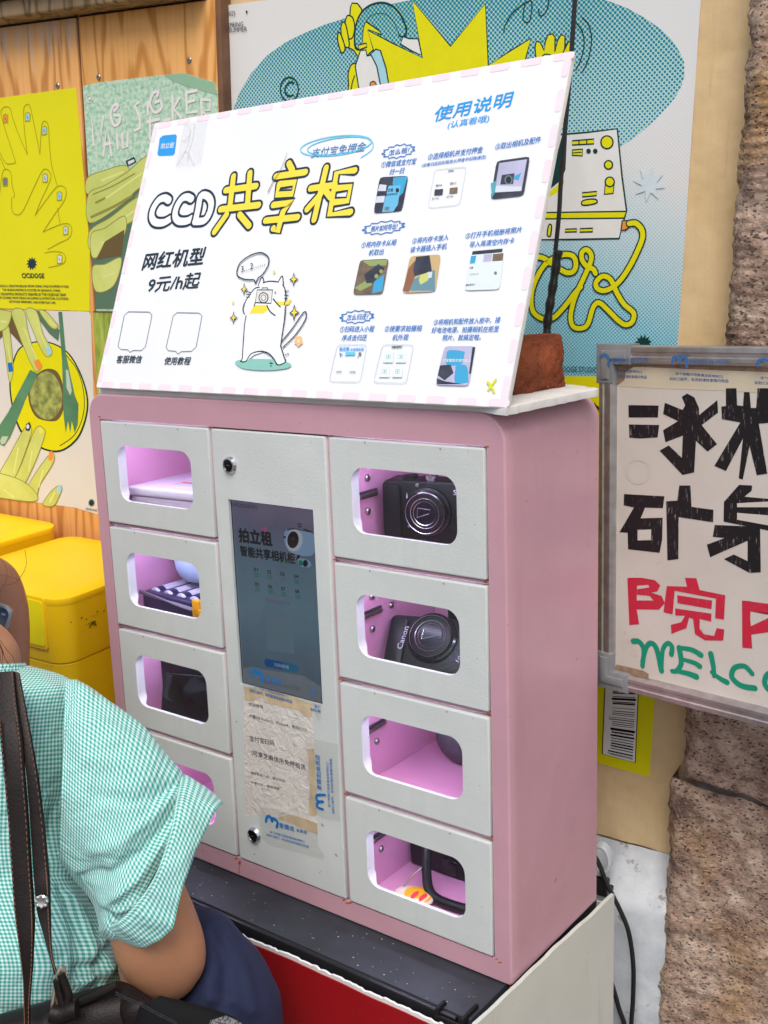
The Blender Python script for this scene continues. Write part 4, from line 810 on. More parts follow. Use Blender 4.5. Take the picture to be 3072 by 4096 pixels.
def cloud(c, rx, ry, t, h, tilt):
    n = 13; pts = []
    for i in range(n):
        a0 = 2 * pi * i / n; a1 = 2 * pi * (i + .5) / n
        for a, k in ((a0, .88), (a1, 1.1)): x = rx * k * cos(a); pts.append((c[0] + x, c[1] + ry * k * sin(a) - tilt * x))
    A.stroke(pts, 3.5, K_BLUE, closed=True, n=3)
    A.text(t, (c[0] - rx * .66, c[1] + h * .5 + tilt * rx * .66), (c[0] + rx * .66, c[1] + h * .5 - tilt * rx * .66), h, K_BLUE, .01, shear=.1)
cloud((1596, 606), 62, 25, '怎么租?', 24, .16); cloud((1537, 911), 80, 24, '照片如何导出?', 24, .12); cloud((1430, 1268), 64, 24, '怎么归还?', 24, .06)
S_ = lambda t, a, b, h=26: A.text(t, B4(a)[0], B4(b)[0], h, K_BLUE, .008, shear=.1)
S_('①微信或支付宝', (290, 535), (520, 510)); S_('扫一扫', (345, 583), (440, 572)); S_('②选择相机并支付押金', (600, 485), (962, 435), 27); S_('(设备归还后扣租金从押金中扣除退还)', (560, 535), (985, 477), 18); S_('③取出相机及配件', (1047, 417), (1348, 368), 27)
S5 = lambda t, a, b, h=25: A.text(t, B5(a)[0], B5(b)[0], h, K_BLUE, .008, shear=.1)
S5('①将内存卡从相', (242, 155), (470, 136)); S5('机取出', (290, 206), (388, 198)); S5('②将内存卡放入', (580, 128), (820, 102)); S5('读卡器插入手机', (566, 186), (808, 162)); S5('③打开手机相册将照片', (932, 95), (1305, 52)); S5('导入再清空内存卡', (960, 152), (1255, 125))
S5('①扫码进入小程', (100, 713), (325, 710)); S5('序点击归还', (113, 770), (277, 768)); S5('②按要求拍摄相', (397, 710), (640, 706)); S5('机外观', (448, 768), (552, 766)); S5('③将相机和配件放入柜中，接', (722, 668), (1162, 652)); S5('好电池电源，拍摄相机在柜里', (708, 720), (1152, 712)); S5('照片，就搞定啦。', (780, 770), (1035, 766))
# small photos
M_PH1 = simple('photo_dark', srgb(62, 66, 78), .4, var=.4, scale=60); M_PH2 = simple('photo_lilac', srgb(190, 190, 220), .4, var=.1, scale=40); M_PH3 = simple('photo_brown', srgb(120, 104, 84), .4, var=.3, scale=70); K_PHB = ink('photo_sky', srgb(70, 170, 215)); K_PHL = ink('photo_pale', srgb(215, 222, 234)); K_PHG = ink('photo_olive', srgb(150, 170, 110))
def frame(q, fill=None):
    c = (sum(p[0] for p in q) / 4, sum(p[1] for p in q) / 4); o = []
    for i in range(4):
        a, b, d = q[i], q[(i - 1) % 4], q[(i + 1) % 4]
        for k, e in ((.12, b), (.035, None), (.12, d)):
            if e is None: o.append((a[0] + (c[0] - a[0]) * .05, a[1] + (c[1] - a[1]) * .05))
            else: o.append((a[0] + (e[0] - a[0]) * k, a[1] + (e[1] - a[1]) * k))
    if fill: A.poly(o, fill)
    else: A.stroke(o, 2.5, K_PALE, smooth=False, closed=True)
    A.nxt(); return o
F1 = B4((285, 598), (475, 588), (432, 822), (243, 838)); frame(F1, M_PH1); A.poly(B4((375, 600), (470, 592), (440, 700), (400, 740), (370, 640)), K_PHB); A.poly(B4((285, 645), (330, 650), (325, 690), (272, 690)), K_PHL); A.poly(B4((265, 725), (320, 722), (312, 765), (256, 768)), K_PHL); A.nxt(); A.poly(B4((345, 655), (425, 650), (405, 780), (375, 826), (300, 830), (320, 740)), ink('phone_screen_print', srgb(110, 190, 230))); A.nxt(); A.text('立租', B4((337, 697))[0], B4((372, 693))[0], 14, K_DK, .03); A.text('能共享相机柜', B4((325, 722))[0], B4((400, 716))[0], 9, K_DK, .02); A.ell(B4((402, 685))[0], 7, 9, K_DK); A.poly(B4((320, 795), (350, 793), (346, 818), (316, 820)), K_GREY)
frame(B4((650, 548), (862, 528), (815, 780), (605, 803))); A.poly(B4((650, 680), (705, 676), (700, 714), (646, 718)), M_PH1); A.poly(B4((750, 670), (802, 664), (798, 702), (746, 706)), M_PH3); A.text('选择设备', B4((738, 563))[0], B4((775, 559))[0], 7, K_DK, .02); A.text('佳能 IXUS', B4((655, 660))[0], B4((697, 655))[0], 8, K_DK, .02); A.text('佳能 S110', B4((750, 646))[0], B4((792, 641))[0], 8, K_DK, .02); A.text('富士 A220', B4((632, 746))[0], B4((676, 741))[0], 7, K_DK, .01); A.text('索尼 W830', B4((728, 733))[0], B4((770, 728))[0], 7, K_DK, .01)
frame(B4((1060, 492), (1282, 460), (1240, 720), (1020, 745)), M_PH1); A.poly(B4((1078, 505), (1262, 480), (1225, 690), (1045, 700)), M_PH2); A.nxt(); A.poly(B4((1050, 655), (1225, 662), (1225, 690), (1046, 700)), K_PHL); A.poly(B4((1022, 640), (1062, 620), (1050, 700), (1030, 735)), ink('photo_teal', srgb(90, 170, 185))); A.poly(B4((1180, 590), (1225, 570), (1205, 620), (1175, 615)), K_PHB); A.nxt(); A.poly(B4((1095, 585), (1180, 572), (1170, 645), (1085, 648)), M_PH1); A.nxt(); A.ell(B4((1140, 617))[0], 16, 19, K_GREY); A.nxt(); A.ell(B4((1140, 617))[0], 11, 14, K_DK)
frame(B5((238, 236), (430, 226), (388, 460), (190, 465)), M_PH3); A.poly(B5((255, 240), (420, 232), (412, 270), (300, 275)), K_PHG); A.poly(B5((330, 380), (400, 330), (385, 440), (320, 455)), K_PHB); A.poly(B5((200, 420), (290, 365), (320, 400), (240, 440)), K_PHG); A.nxt(); A.poly(B5((265, 330), (360, 262), (402, 290), (330, 385), (280, 390)), M_PH1); A.nxt(); A.ell(B5((347, 343))[0], 8, 9, K_PHG); A.ell(B5((378, 310))[0], 7, 8, K_PHG)
frame(B5((570, 210), (775, 198), (738, 445), (520, 455)), ink('photo_sand', srgb(205, 180, 130))); A.poly(B5((530, 440), (600, 360), (735, 300), (735, 440)), ink('photo_blue_grey', srgb(110, 150, 165))); A.poly(B5((520, 440), (560, 290), (600, 240), (610, 330), (560, 450)), ink('photo_skin', srgb(150, 104, 80))); A.nxt(); A.poly(B5((610, 215), (700, 205), (715, 310), (600, 345), (590, 300)), M_PH1); A.nxt(); A.poly(B5((640, 335), (700, 312), (690, 370), (640, 400), (628, 370)), ink('card_reader_print', srgb(205, 214, 130))); A.poly(B5((690, 318), (718, 312), (714, 352), (688, 358)), K_PHL)
frame(B5((975, 170), (1200, 152), (1165, 430), (930, 438)), ink('photo_white_blue', srgb(226, 238, 242))); A.poly(B5((985, 178), (1185, 160), (1180, 185), (980, 202)), M_PH1); A.poly(B5((975, 210), (1010, 206), (1000, 258), (966, 262)), K_PHB); A.poly(B5((1060, 200), (1115, 195), (1110, 245), (1055, 250)), M_PH2); A.poly(B5((1120, 196), (1190, 190), (1185, 240), (1115, 245)), M_PH3); A.nxt(); A.text('设备', B5((965, 296))[0], B5((988, 294))[0], 9, K_DK, .02); A.text('CANON_DC', B5((966, 340))[0], B5((1024, 336))[0], 8, K_DK); A.text('最近的日子', B5((940, 410))[0], B5((1000, 406))[0], 9, K_DK, .02); A.ell(B5((1137, 323))[0], 6, 7, K_GREY)
frame(B5((88, 796), (285, 796), (240, 1044), (32, 1040))); A.text('拍立租', B5((100, 836))[0], B5((165, 836))[0], 15, K_SKY, .03); A.text('共享相机柜', B5((172, 838))[0], B5((262, 836))[0], 12, K_SKY, .02); A.poly(B5((142, 846), (208, 845), (204, 866), (140, 868)), K_CYAN); A.stroke(B5((104, 852), (124, 866), (110, 876), (104, 852)), 3, K_BLUE, smooth=False); A.ell(B5((238, 858))[0], 6, 7, K_GREY); A.line(B5((228, 870), (222, 884)), 3, K_GREY); A.text('扫码开柜', B5((78, 982))[0], B5((115, 981))[0], 7, K_DK, .01); A.text('归还相机', B5((168, 984))[0], B5((207, 983))[0], 7, K_DK, .01)
frame(B5((388, 796), (595, 796), (545, 1052), (328, 1046))); A.text('拍摄设备照片', B5((447, 820))[0], B5((518, 818))[0], 10, K_DK, .02)
for c in B5((428, 876), (512, 876), (403, 973), (488, 973)):
    A.poly([(c[0] + a, c[1] + b) for a, b in ((-16, -24), (22, -24), (18, 24), (-22, 24))], ink('pale_mint_tile', srgb(232, 242, 244)) if 'M_TILE' not in globals() else M_TILE); A.nxt(); A.stroke([(c[0] + a, c[1] + b) for a, b in ((-8, -6), (8, -6), (7, 8), (-9, 8))], 2.5, K_MINT, smooth=False, closed=True); A.ell((c[0], c[1] + 1), 3.5, 4, K_MINT)
frame(B5((800, 808), (1005, 806), (960, 1070), (738, 1064)), M_PH2); A.poly(B5((828, 835), (925, 842), (930, 870), (915, 925), (820, 935), (812, 880)), K_PHB, True); A.poly(B5((770, 935), (840, 930), (860, 985), (800, 1035), (755, 1000)), M_PH1); A.poly(B5((880, 935), (945, 938), (958, 1035), (950, 1050), (870, 1048), (872, 960)), K_PHB, True); A.poly(B5((750, 1020), (800, 1040), (930, 1060), (750, 1060)), M_PH1); A.poly(B5((985, 815), (1004, 812), (975, 990), (962, 990)), M_PH1); A.nxt(); A.text('灯变紫色才成功关上', B5((787, 912))[0], B5((973, 912))[0], 13, K_WHITE, .02)
for a, b in (((1085, 1045), (1105, 1065)), ((1140, 1028), (1115, 1062)), ((1090, 1095), (1105, 1075)), ((1112, 1078), (1128, 1110))): A.line(B5(a, b), 10, ink('lime_mark', srgb(222, 226, 60)) if 'M_LIME' not in globals() else M_LIME)
# doodle cat with a camera
A.poly(B3((940, 795), (975, 775), (1080, 770), (1200, 775), (1290, 800), (1270, 828), (1150, 842), (1000, 832)), K_MINT, True); A.nxt()
A.poly(B3((990, 490), (1000, 440), (1020, 370), (1085, 290), (1110, 255), (1130, 282), (1210, 280), (1240, 248), (1250, 310), (1255, 360), (1255, 430), (1245, 560), (1228, 690), (1255, 790), (1215, 810), (1180, 760), (1120, 725), (1060, 745), (1010, 785), (975, 785), (990, 700)), K_SIGNW); A.nxt()
A.poly(B3((1060, 432), (1150, 430), (1145, 465), (1120, 485), (1030, 486)), K_SYEL); A.poly(B3((1185, 405), (1215, 440), (1280, 425), (1300, 390), (1250, 410)), K_SYEL); A.nxt()
for st in (B3((1000, 490), (990, 450), (1010, 400), (1060, 330), (1095, 318)), B3((1010, 495), (1000, 560), (990, 700), (985, 770), (975, 785), (1008, 785), (1040, 740), (1100, 722), (1150, 735), (1185, 770), (1210, 808), (1258, 790), (1250, 760), (1228, 690)), B3((1228, 690), (1240, 600), (1255, 500), (1258, 440)), B3((1250, 430), (1262, 380), (1255, 330), (1240, 300)), B3((1085, 310), (1110, 255), (1125, 290)), B3((1115, 290), (1160, 280), (1215, 285)), B3((1212, 285), (1238, 248), (1246, 310)), B3((1060, 440), (1075, 390), (1085, 340)), B3((1180, 390), (1200, 415), (1228, 445)), B3((1140, 430), (1160, 470), (1195, 498)), B3((1235, 660), (1300, 580), (1370, 480), (1390, 485), (1380, 530), (1320, 620), (1240, 700)), B3((1060, 270), (1005, 268), (960, 250), (952, 215), (975, 160), (1040, 115), (1105, 100), (1150, 130), (1148, 180), (1115, 235), (1085, 260), (1070, 292), (1062, 272))):
    A.stroke(st, 5.5, K_DK)
A.poly(B3((1080, 335), (1178, 335), (1168, 420), (1068, 415)), K_WHITE); A.nxt(); A.stroke(B3((1080, 335), (1178, 335), (1168, 420), (1068, 415)), 5, K_DK, smooth=False, closed=True); A.stroke(B3((1108, 334), (1112, 322), (1145, 322), (1148, 334)), 4, K_DK, smooth=False); A.ell(B3((1120, 384))[0], 20, 22, K_DK); A.nxt(); A.ell(B3((1120, 384))[0], 16, 18, K_WHITE); A.nxt(); A.ell(B3((1120, 384))[0], 11, 13, K_GREY); A.nxt(); A.ell(B3((1120, 384))[0], 8, 10, K_WHITE)
for a, b in (((1008, 342), (1040, 352)), ((1010, 362), (1040, 366)), ((1010, 382), (1034, 380)), ((1252, 345), (1280, 340)), ((1252, 368), (1278, 370)), ((1250, 388), (1272, 392))): A.line(B3(a, b), 3.5, K_DK)
A.stroke(B3((1200, 345), (1192, 352), (1198, 362)), 4, K_DK); A.text('3…2……', B3((978, 225))[0], B3((1128, 178))[0], 27, K_DK, .005)
def spark(c, w, h, ol=True):
    q = [(c[0], c[1] - h), (c[0] + w * .25, c[1] - h * .25), (c[0] + w, c[1]), (c[0] + w * .2, c[1] + h * .25), (c[0] - w * .1, c[1] + h), (c[0] - w * .3, c[1] + h * .3), (c[0] - w, c[1] + h * .05), (c[0] - w * .3, c[1] - h * .25)]
    if ol: A.poly([(c[0] + (x - c[0]) * 1.25, c[1] + (y - c[1]) * 1.2) for x, y in q], K_DK); A.nxt(); q = [(c[0] + (x - c[0]) * .8, c[1] + (y - c[1]) * .8) for x, y in q]
    A.poly(q, K_SYEL); A.nxt()
spark(B3((1312, 268))[0], 15, 24); spark(B3((998, 330))[0], 11, 23); spark(B3((1315, 478))[0], 17, 29); spark(B3((932, 510))[0], 13, 22); spark(B3((1188, 220))[0], 8, 12, False); spark(B3((928, 412))[0], 7, 10, False)
fc = B3((1342, 657))[0]
for i in range(5): A.ell((fc[0] + 10 * cos(i * 1.257 + .3), fc[1] + 13 * sin(i * 1.257 + .3)), 7.5, 9, ink('flower_orange', srgb(246, 196, 136)) if i == 0 else K_ORANGE if False else bpy.data.materials['flower_orange'])
A.nxt(); A.ell(fc, 5, 6, K_WHITE)
for a, b in (((1160, 795), (1178, 800)), ((1165, 812), (1170, 818)), ((1258, 745), (1266, 742)), ((1272, 738), (1280, 742))): A.line(B3(a, b), 5, K_DK)
A.poly(B2((1105, 345), (1120, 300), (1150, 240), (1168, 225), (1150, 270), (1125, 330), (1085, 400), (1062, 440), (1045, 475), (1040, 462), (1070, 400)), ink('smear_brown', srgb(170, 150, 130))) if False else A.stroke(B2((1160, 232), (1128, 320), (1080, 400), (1048, 465)), (1.5, 5), ink('smear_brown', srgb(150, 130, 112)))
A.build('sign_print', sign)
q = [PSG.hit(*p) for p in A1((1232, 812), (1390, 800), (1345, 1085), (1290, 1108), (1170, 1112))]; c = sum(q, Vector((0, 0))) / 5
e = empty('clear_tape', 'crinkled clear tape stuck on the upper left corner of the white sign board', 'tape', PSG.M @ Matrix.Translation((*c, 0)))
A = Art(Plane(e.matrix_world.translation, su, sv), 0.0024); A.poly(A1((1232, 812), (1390, 800), (1345, 1085), (1290, 1108), (1170, 1112)), M_TAPE2); A.nxt()
for st in (A1((1250, 815), (1270, 880), (1240, 990), (1180, 1090)), A1((1300, 812), (1290, 900), (1265, 990), (1250, 1060)), A1((1210, 920), (1235, 930), (1270, 880)), A1((1200, 1040), (1240, 1000), (1300, 1095))): A.stroke(st, 2.5, K_WHITE)
A.build('tape_strip', e)
# brick
def mat_brick():
    n = NT('red_brick'); n.p(0.9, spec=0.2); a = n.noise(25, 6, .6); c = n.ramp(a, [(0.25, srgb(104, 52, 36)), (0.5, srgb(156, 82, 54)), (0.75, srgb(186, 102, 66))])
    b = n.noise(420, 3, .6); c = n.mix(n.ramp(b, [(0.66, (0, 0, 0, 1)), (0.72, (.8, .8, .8, 1))]), c, srgb(206, 132, 88)); d = n.noise(9, 4); c = n.mix(n.ramp(d, [(0.45, (0, 0, 0, 1)), (0.7, (.5, .5, .5, 1))]), c, srgb(120, 84, 64))
    n.base(c); n.bump(n.math('ADD', n.math('MULTIPLY', n.noise(260, 5, .7), .8), a), 1.0, .006); return n.m
bm = bmesh.new(); bmesh.ops.create_cube(bm, size=1); bmesh.ops.scale(bm, vec=(.126, .108, .058), verts=bm.verts)
for co, no in (((.052, 0, .029), (1, .1, .9)), ((.060, 0, .012), (1, 0, .28)), ((.054, 0, -.0315), (1, -.1, -.35)), ((.050, -.054, 0), (1, -1.1, .15)), ((0, -.050, .0315), (.15, -1, .9)), ((.061, .03, .01), (1, .5, .2)), ((-.02, -.054, -.029), (-.2, -1, -.8)), ((.02, -.046, .031), (.7, -1, 1.6))):
    r = bmesh.ops.bisect_plane(bm, geom=bm.verts[:] + bm.edges[:] + bm.faces[:], plane_co=co, plane_no=no, clear_outer=True); ed = [g for g in r['geom_cut'] if isinstance(g, bmesh.types.BMEdge)]
    if ed: bmesh.ops.edgeloop_fill(bm, edges=ed)
bmesh.ops.recalc_face_normals(bm, faces=bm.faces[:]); bmesh.ops.bevel(bm, geom=bm.edges[:], offset=.0022, segments=2, profile=.5, affect='EDGES'); bmesh.ops.triangulate(bm, faces=bm.faces[:])
for _ in range(6):
    big = [e for e in bm.edges if e.calc_length() > .004]
    if not big or len(bm.verts) > 30000: break
    bmesh.ops.subdivide_edges(bm, edges=big, cuts=1); bmesh.ops.triangulate(bm, faces=bm.faces[:])
for v in bm.verts: s = v.co.copy(); v.co += v.co.normalized() * (.0048 * noise.noise(s * 34) + .0030 * noise.noise(s * 90) + .0016 * noise.noise(s * 260))
m = MB(); m.bm(bm, mat_brick()); o = m.build('brick', ang=50, M=CM @ Matrix.Translation((0.520, 0.134, ZT + 0.0078 + 0.0275)) @ Matrix.Rotation(radians(2), 4, 'Z')); tag(o, 'rough broken red brick weighing down the foam sheet behind the sign board', 'brick')
# cables
M_CABLE = simple('black_cable_rubber', srgb(26, 26, 28), .4, var=.2, scale=60); M_BTAPE = simple('black_tape', srgb(34, 34, 36), .3, var=.3, scale=50, bump=.5, bscale=90, bdist=.002)
cb = empty('black_cable', 'black cable hanging down the blue poster to the brick, taped near its lower end', 'cable', Matrix.Translation(solve(2190, 1350, 1, .215)))
inv = cb.matrix_world.inverted()
m = MB(); pts = [inv @ solve(u, v, 1, y) for u, v, y in ((2318, -260, .24), (2300, 0, .235), (2283, 250, .232), (2262, 500, .228), (2244, 720, .225), (2236, 860, .222), (2222, 1000, .22), (2205, 1150, .217), (2190, 1280, .215), (2185, 1400, .21), (2200, 1500, .2), (2222, 1540, .19))]
m.tube(cat(pts, 6), .0028, M_CABLE); m.build('cable', cb)
m = MB(); pts = [inv @ solve(u, v, 1, y) for u, v, y in ((2234, 1000, .217), (2222, 1080, .216), (2206, 1180, .214), (2192, 1270, .212), (2186, 1350, .21))]; m.tube(cat(pts, 5), [.0052 + .0008 * sin(i * 1.7) for i in range(21)], M_BTAPE, 12); m.build('tape_wrap', cb)

# ------------------------------------------------------------ stand under the locker
stand = empty('cardboard_stand', 'white and red corrugated plastic stand box with torn top edges under the black board', 'stand', CM @ Matrix.Translation((.3, .07, ZB - .494)))
inv = (Matrix.Translation((.3, .07, ZB - .494))).inverted()
def mat_corr(name, c, dirt):
    n = NT(name); n.p(.5); f = n.noise(5, 6); col = n.mix(n.ramp(f, [(.3, (0, 0, 0, 1)), (.7, (1, 1, 1, 1))]), mul(c, .92), mul(c, 1.04)); st = n.noise(1, 5, .65, n.mapped((30, 30, 4))); col = n.mix(n.ramp(st, [(.58, (0, 0, 0, 1)), (.8, (.45, .45, .45, 1))]), col, dirt); sp = n.noise(190, 2); col = n.mix(n.math('MULTIPLY', n.math('GREATER_THAN', sp, .76), .6), col, srgb(90, 86, 76)); n.base(col); n.bump(n.noise(12, 3), .35, .004); return n.m
M_CW = mat_corr('white_corrugated_plastic', srgb(206, 210, 202), srgb(150, 146, 130)); M_CR = mat_corr('red_corrugated_plastic', srgb(156, 10, 20), srgb(116, 8, 14)); M_BOARD = simple('black_board', srgb(44, 48, 56), .55, var=.3, scale=22, bump=.3, bscale=140, bdist=.001)
def wallpanel(m, a, b, top0, top1, bot, th, mt, jag, n=70, axis=1):
    """upright panel from a to b (x,y), ragged top edge"""
    d = Vector((b[0] - a[0], b[1] - a[1])); L = d.length; d.normalize(); nrm = Vector((d.y, -d.x)); vs = []
    for i in range(n + 1):
        t = i / n; z = top0 + (top1 - top0) * t + jag * (noise.noise((t * 9, a[0] * 9, 3)) + (.9 if mt is M_FOAM else .15) * noise.noise((t * 90, 1, 1)))
        for k, zz in ((0, bot), (0, z), (1, z - .0005), (1, bot)): p = Vector((a[0], a[1])) + d * (L * t) + nrm * (th * k); vs.append((p.x, p.y, zz))
    fs = []
    for i in range(n):
        for k in range(3): q = i * 4 + k; fs.append([q, q + 4, q + 5, q + 1])
    fs.append([0, 1, 2, 3]); fs.append([n * 4 + k for k in (3, 2, 1, 0)]); m.add([inv @ Vector(v) for v in vs], fs, mt)
zs = ZB
m = MB(); wallpanel(m, (.6132, -.0865), (.6132, .2325), zs + .012, zs - .002, zs - .52, .0042, M_CW, .0022); m.build('side_panel', stand)
m = MB(); wallpanel(m, (-.03, -.0835), (.6128, -.0835), zs - .010, zs - .012, zs - .128, .003, M_CR, .003); m.build('red_front_panel', stand)
m = MB(); wallpanel(m, (-.03, -.0830), (.6128, -.0830), zs - .005, zs - .0075, zs - .5, .0022, M_FOAM, .0035, 160); m.build('white_front_liner', stand)
m = MB(); wallpanel(m, (-.03, -.0838), (.6128, -.0838), zs - .128, zs - .128, zs - .5, .003, M_CW, 0.0); m.build('lower_front_panel', stand)
m = MB(); wallpanel(m, (-.035, .2345), (-.035, -.0835), zs - .02, zs - .02, zs - .5, .004, M_CW, .002); m.build('side_panel', stand)
m = MB(); wallpanel(m, (.6125, .2325), (-.03, .2325), zs - .02, zs - .02, zs - .5, .004, M_CW, .002); m.build('back_panel', stand)
bd = empty('black_board', 'dusty black board with a raised front lip lying under the pink locker', 'board', CM @ Matrix.Translation((.3, .07, zs - .022)))
i2 = Matrix.Translation((.3, .07, zs - .022)).inverted()
m = MB(); m.box((-.33, -.138, .002), (.3, .15, .0212), M_BOARD, .0012); m.box((-.33, -.1455, -.012), (.285, -.1385, .0205), simple('black_plastic_trim', srgb(20, 20, 22), .35, var=.2), .0015); m.build('board', bd)
random.seed(5); m = MB()
for i in range(70):
    x = random.uniform(-.2, .29); y = random.uniform(-.135, -.075); r = random.uniform(.0004, .0011); a = random.uniform(0, 3); m.add([(x + r * cos(a + j * 2.1) * random.uniform(.5, 1.5), y + r * sin(a + j * 2.1), .02128) for j in range(3)], [[0, 1, 2]], K_PALE if i % 3 else M_STAIN)
tag(m.build('grit', bd, smooth=False), kind='stuff')
m = MB(); m.box((.262, -.149, -.02), (.266, -.132, .026), K_BLACK, .0008); m.box((.262, -.150, -.02), (.296, -.147, .019), K_BLACK, .0008); m.box((.293, -.148, -.02), (.297, -.118, .026), K_BLACK, .0008); m.box((.268, -.1515, -.02), (.290, -.1505, .010), M_FOAM); m.build('corner_clip', bd)
o = rust = None
# cables on the right
cb = empty('black_cable', 'black power cable looping from behind the locker down past the white stand', 'cable', Matrix.Translation(solve(2505, 3700, 1, .225)), 'power cables behind the stand'); inv_ = cb.matrix_world.inverted()
m = MB(); pts = [inv_ @ solve(u, v, 1, y) for u, v, y in ((2340, 3380, .215), (2388, 3440, .215), (2430, 3540, .212), (2480, 3640, .212), (2515, 3730, .212), (2533, 3860, .212), (2532, 4000, .213), (2525, 4110, .214), (2520, 4400, .215), (2515, 4900, .215))]; m.tube(cat(pts, 6), .0031, M_CABLE); m.build('cable', cb)
cb = empty('black_cable', 'second black cable dropping to the ground behind the stand box', 'cable', Matrix.Translation(solve(2470, 4010, 1, .215)), 'power cables behind the stand'); inv_ = cb.matrix_world.inverted()
m = MB(); pts = [inv_ @ solve(u, v, 1, y) for u, v, y in ((2380, 3700, .225), (2420, 3850, .222), (2455, 3960, .22), (2478, 4040, .22), (2500, 4110, .22), (2530, 4300, .22), (2540, 4900, .22))]; m.tube(cat(pts, 6), .0033, M_CABLE); m.build('cable', cb)
cb = empty('white_cable_coil', 'small coil of white cable peeking out behind the lower right edge of the locker', 'cable coil', Matrix.Translation(solve(2395, 3430, 1, .226)))
m = MB()
for k in range(4): m.tube([Vector((.002 + .013 * cos(a), -.003 + k * .0032, .02 * sin(a) - .002)) for a in [i * 2 * pi / 24 for i in range(25)]], .0028, M_WPAINT, 8)
m.build('coil', cb)
pg = empty('black_plug', 'black power plug behind the bottom right corner of the locker', 'plug', Matrix.Translation(solve(2400, 3540, 1, .225)))
m = MB(); m.box((-.02, -.006, -.014), (.012, .008, .012), M_CABLE, .004); m.box((.010, -.004, -.004), (.018, .004, .004), M_CABLE, .002); m.build('plug_body', pg)
# ------------------------------------------------------------ things inside the locker
FL = [-(r * (DH + GZ)) - 0.1383 for r in range(4)]
M_BLK = simple('black_plastic', srgb(18, 18, 20), .42, spec=.3, var=.25, scale=90, bump=.15, bscale=400); M_BLKG = simple('black_gloss', srgb(14, 14, 18), .12, var=.2); M_SILV = simple('silver_trim', (.6, .6, .62, 1), .25, 1.0, var=.1)
M_GLASS = simple('lens_glass', (.008, .008, .016, 1), .22, var=0, spec=.25); M_YELP = simple('yellow_plastic', srgb(232, 170, 20), .4, var=.1); M_NAVY = simple('navy_plastic', srgb(38, 38, 74), .3, var=.15)
def flat_text(mb, t, M, w, h, m, bold=.01):
    vs, fs = glyphs(t, bold); x0 = min(v[0] for v in vs); x1 = max(v[0] for v in vs); y0 = min(v[1] for v in vs); y1 = max(v[1] for v in vs)
    mb.add([M @ Vector(((a - x0) / (x1 - x0) * w, (b - y0) / (y1 - y0) * h, 0)) for a, b in vs], fs, m)
RX = Matrix.Rotation(radians(90), 4, 'X')      # xy drawing -> front (-y) facing
def camera_thing(label, M, w, h, d, lx, lz, lr, texts, top=True, prot=.012):
    e = empty('compact_camera', label, 'camera', M)
    m = MB(); m.prism([(a, b) for a, b in rrect(-w / 2, 0, w / 2, h, .008, 5)], -d, 0, M_BLK, .003, RX); m.build('body', e)
    m = MB(); m.prism(rrect(-w / 2 + .003, .003, -w / 2 + .024, h - .004, .006, 4), 0, .0045, M_BLK, .002, RX); m.build('grip', e)
    m = MB(); Mx = Matrix.Translation((lx, 0, lz)) @ RX
    m.lathe([(lr * 1.18, 0), (lr * 1.16, .004), (lr * 1.05, .005), (lr * 1.03, prot), (lr * .97, prot + .001), (lr * .95, prot - .001)], M_BLKG, Mx, 48); m.lathe([(lr * 1.06, prot - .003), (lr * 1.065, prot - .002), (lr * 1.06, prot - .001)], M_SILV, Mx, 48, False); b = m.build('lens_barrel', e)
    m = MB(); m.lathe([(lr * .955, prot - .002), (lr * .95, prot), (lr * .9, prot + .0006)], M_BLK, Mx, 48); m.lathe([(lr * .56, prot), (lr * .55, prot + .0008), (lr * .3, prot + .0014), (0.0001, prot + .0016)], M_GLASS, Mx, 40); m.lathe([(lr * .74, prot + .0004), (lr * .735, prot + .0012), (lr * .71, prot + .0008)], M_SILV, Mx, 44, False)
    m.lathe([(lr * .99, prot + .0009), (lr * .985, prot + .0016), (lr * .965, prot + .0012)], M_SILV, Mx, 48, False); m.lathe([(lr * .585, prot + .0008), (lr * .58, prot + .0016), (lr * .56, prot + .0012)], M_SILV, Mx, 40, False)
    for q0, q1 in (((-.34, .26), (.3, .2)), ((-.34, .26), (-.38, -.2)), ((-.38, -.2), (.25, .02))): m.tube([Mx @ Vector((q0[0] * lr, q0[1] * lr, prot + .0017)), Mx @ Vector((q1[0] * lr, q1[1] * lr, prot + .0017))], .00035, M_SILV, 5)
    m.build('lens_front', b)
    if top:
        m = MB(); m.lathe([(.0085, 0), (.0085, .005), (.0075, .006)], M_SILV, Matrix.Translation((-w * .05, d * .5, h - .0004)), 24); m.build('shutter_button', e)
        m = MB(); m.lathe([(.0095, 0), (.0095, .0035), (.009, .004)], M_BLK, Matrix.Translation((-w * .26, d * .5, h - .0004)), 24); m.build('mode_dial', e)
    for t, x, z, ww, hh, rot, mt in texts:
        m = MB(); flat_text(m, t, Matrix.Translation((x, -.0052 if x < -w / 2 + .026 else -.0006, z)) @ RX @ Matrix.Rotation(radians(rot), 4, 'Z'), ww, hh, mt); m.build('lettering', e, smooth=False)
    m = MB(); m.lathe([(.0022, 0), (.0022, .0008), (.001, .001)], M_SILV, Matrix.Translation((lx - lr * .55, 0, min(lz + lr * 1.25, h - .004))) @ RX, 12); m.build('flash_lamp', e, smooth=False)
    return e
TT = Matrix.Translation; RZ_ = lambda a: Matrix.Rotation(radians(a), 4, 'Z'); RX_ = lambda a: Matrix.Rotation(radians(a), 4, 'X'); RY_ = lambda a: Matrix.Rotation(radians(a), 4, 'Y')
K_TXT = simple('camera_lettering', srgb(200, 200, 214), .5, var=0)
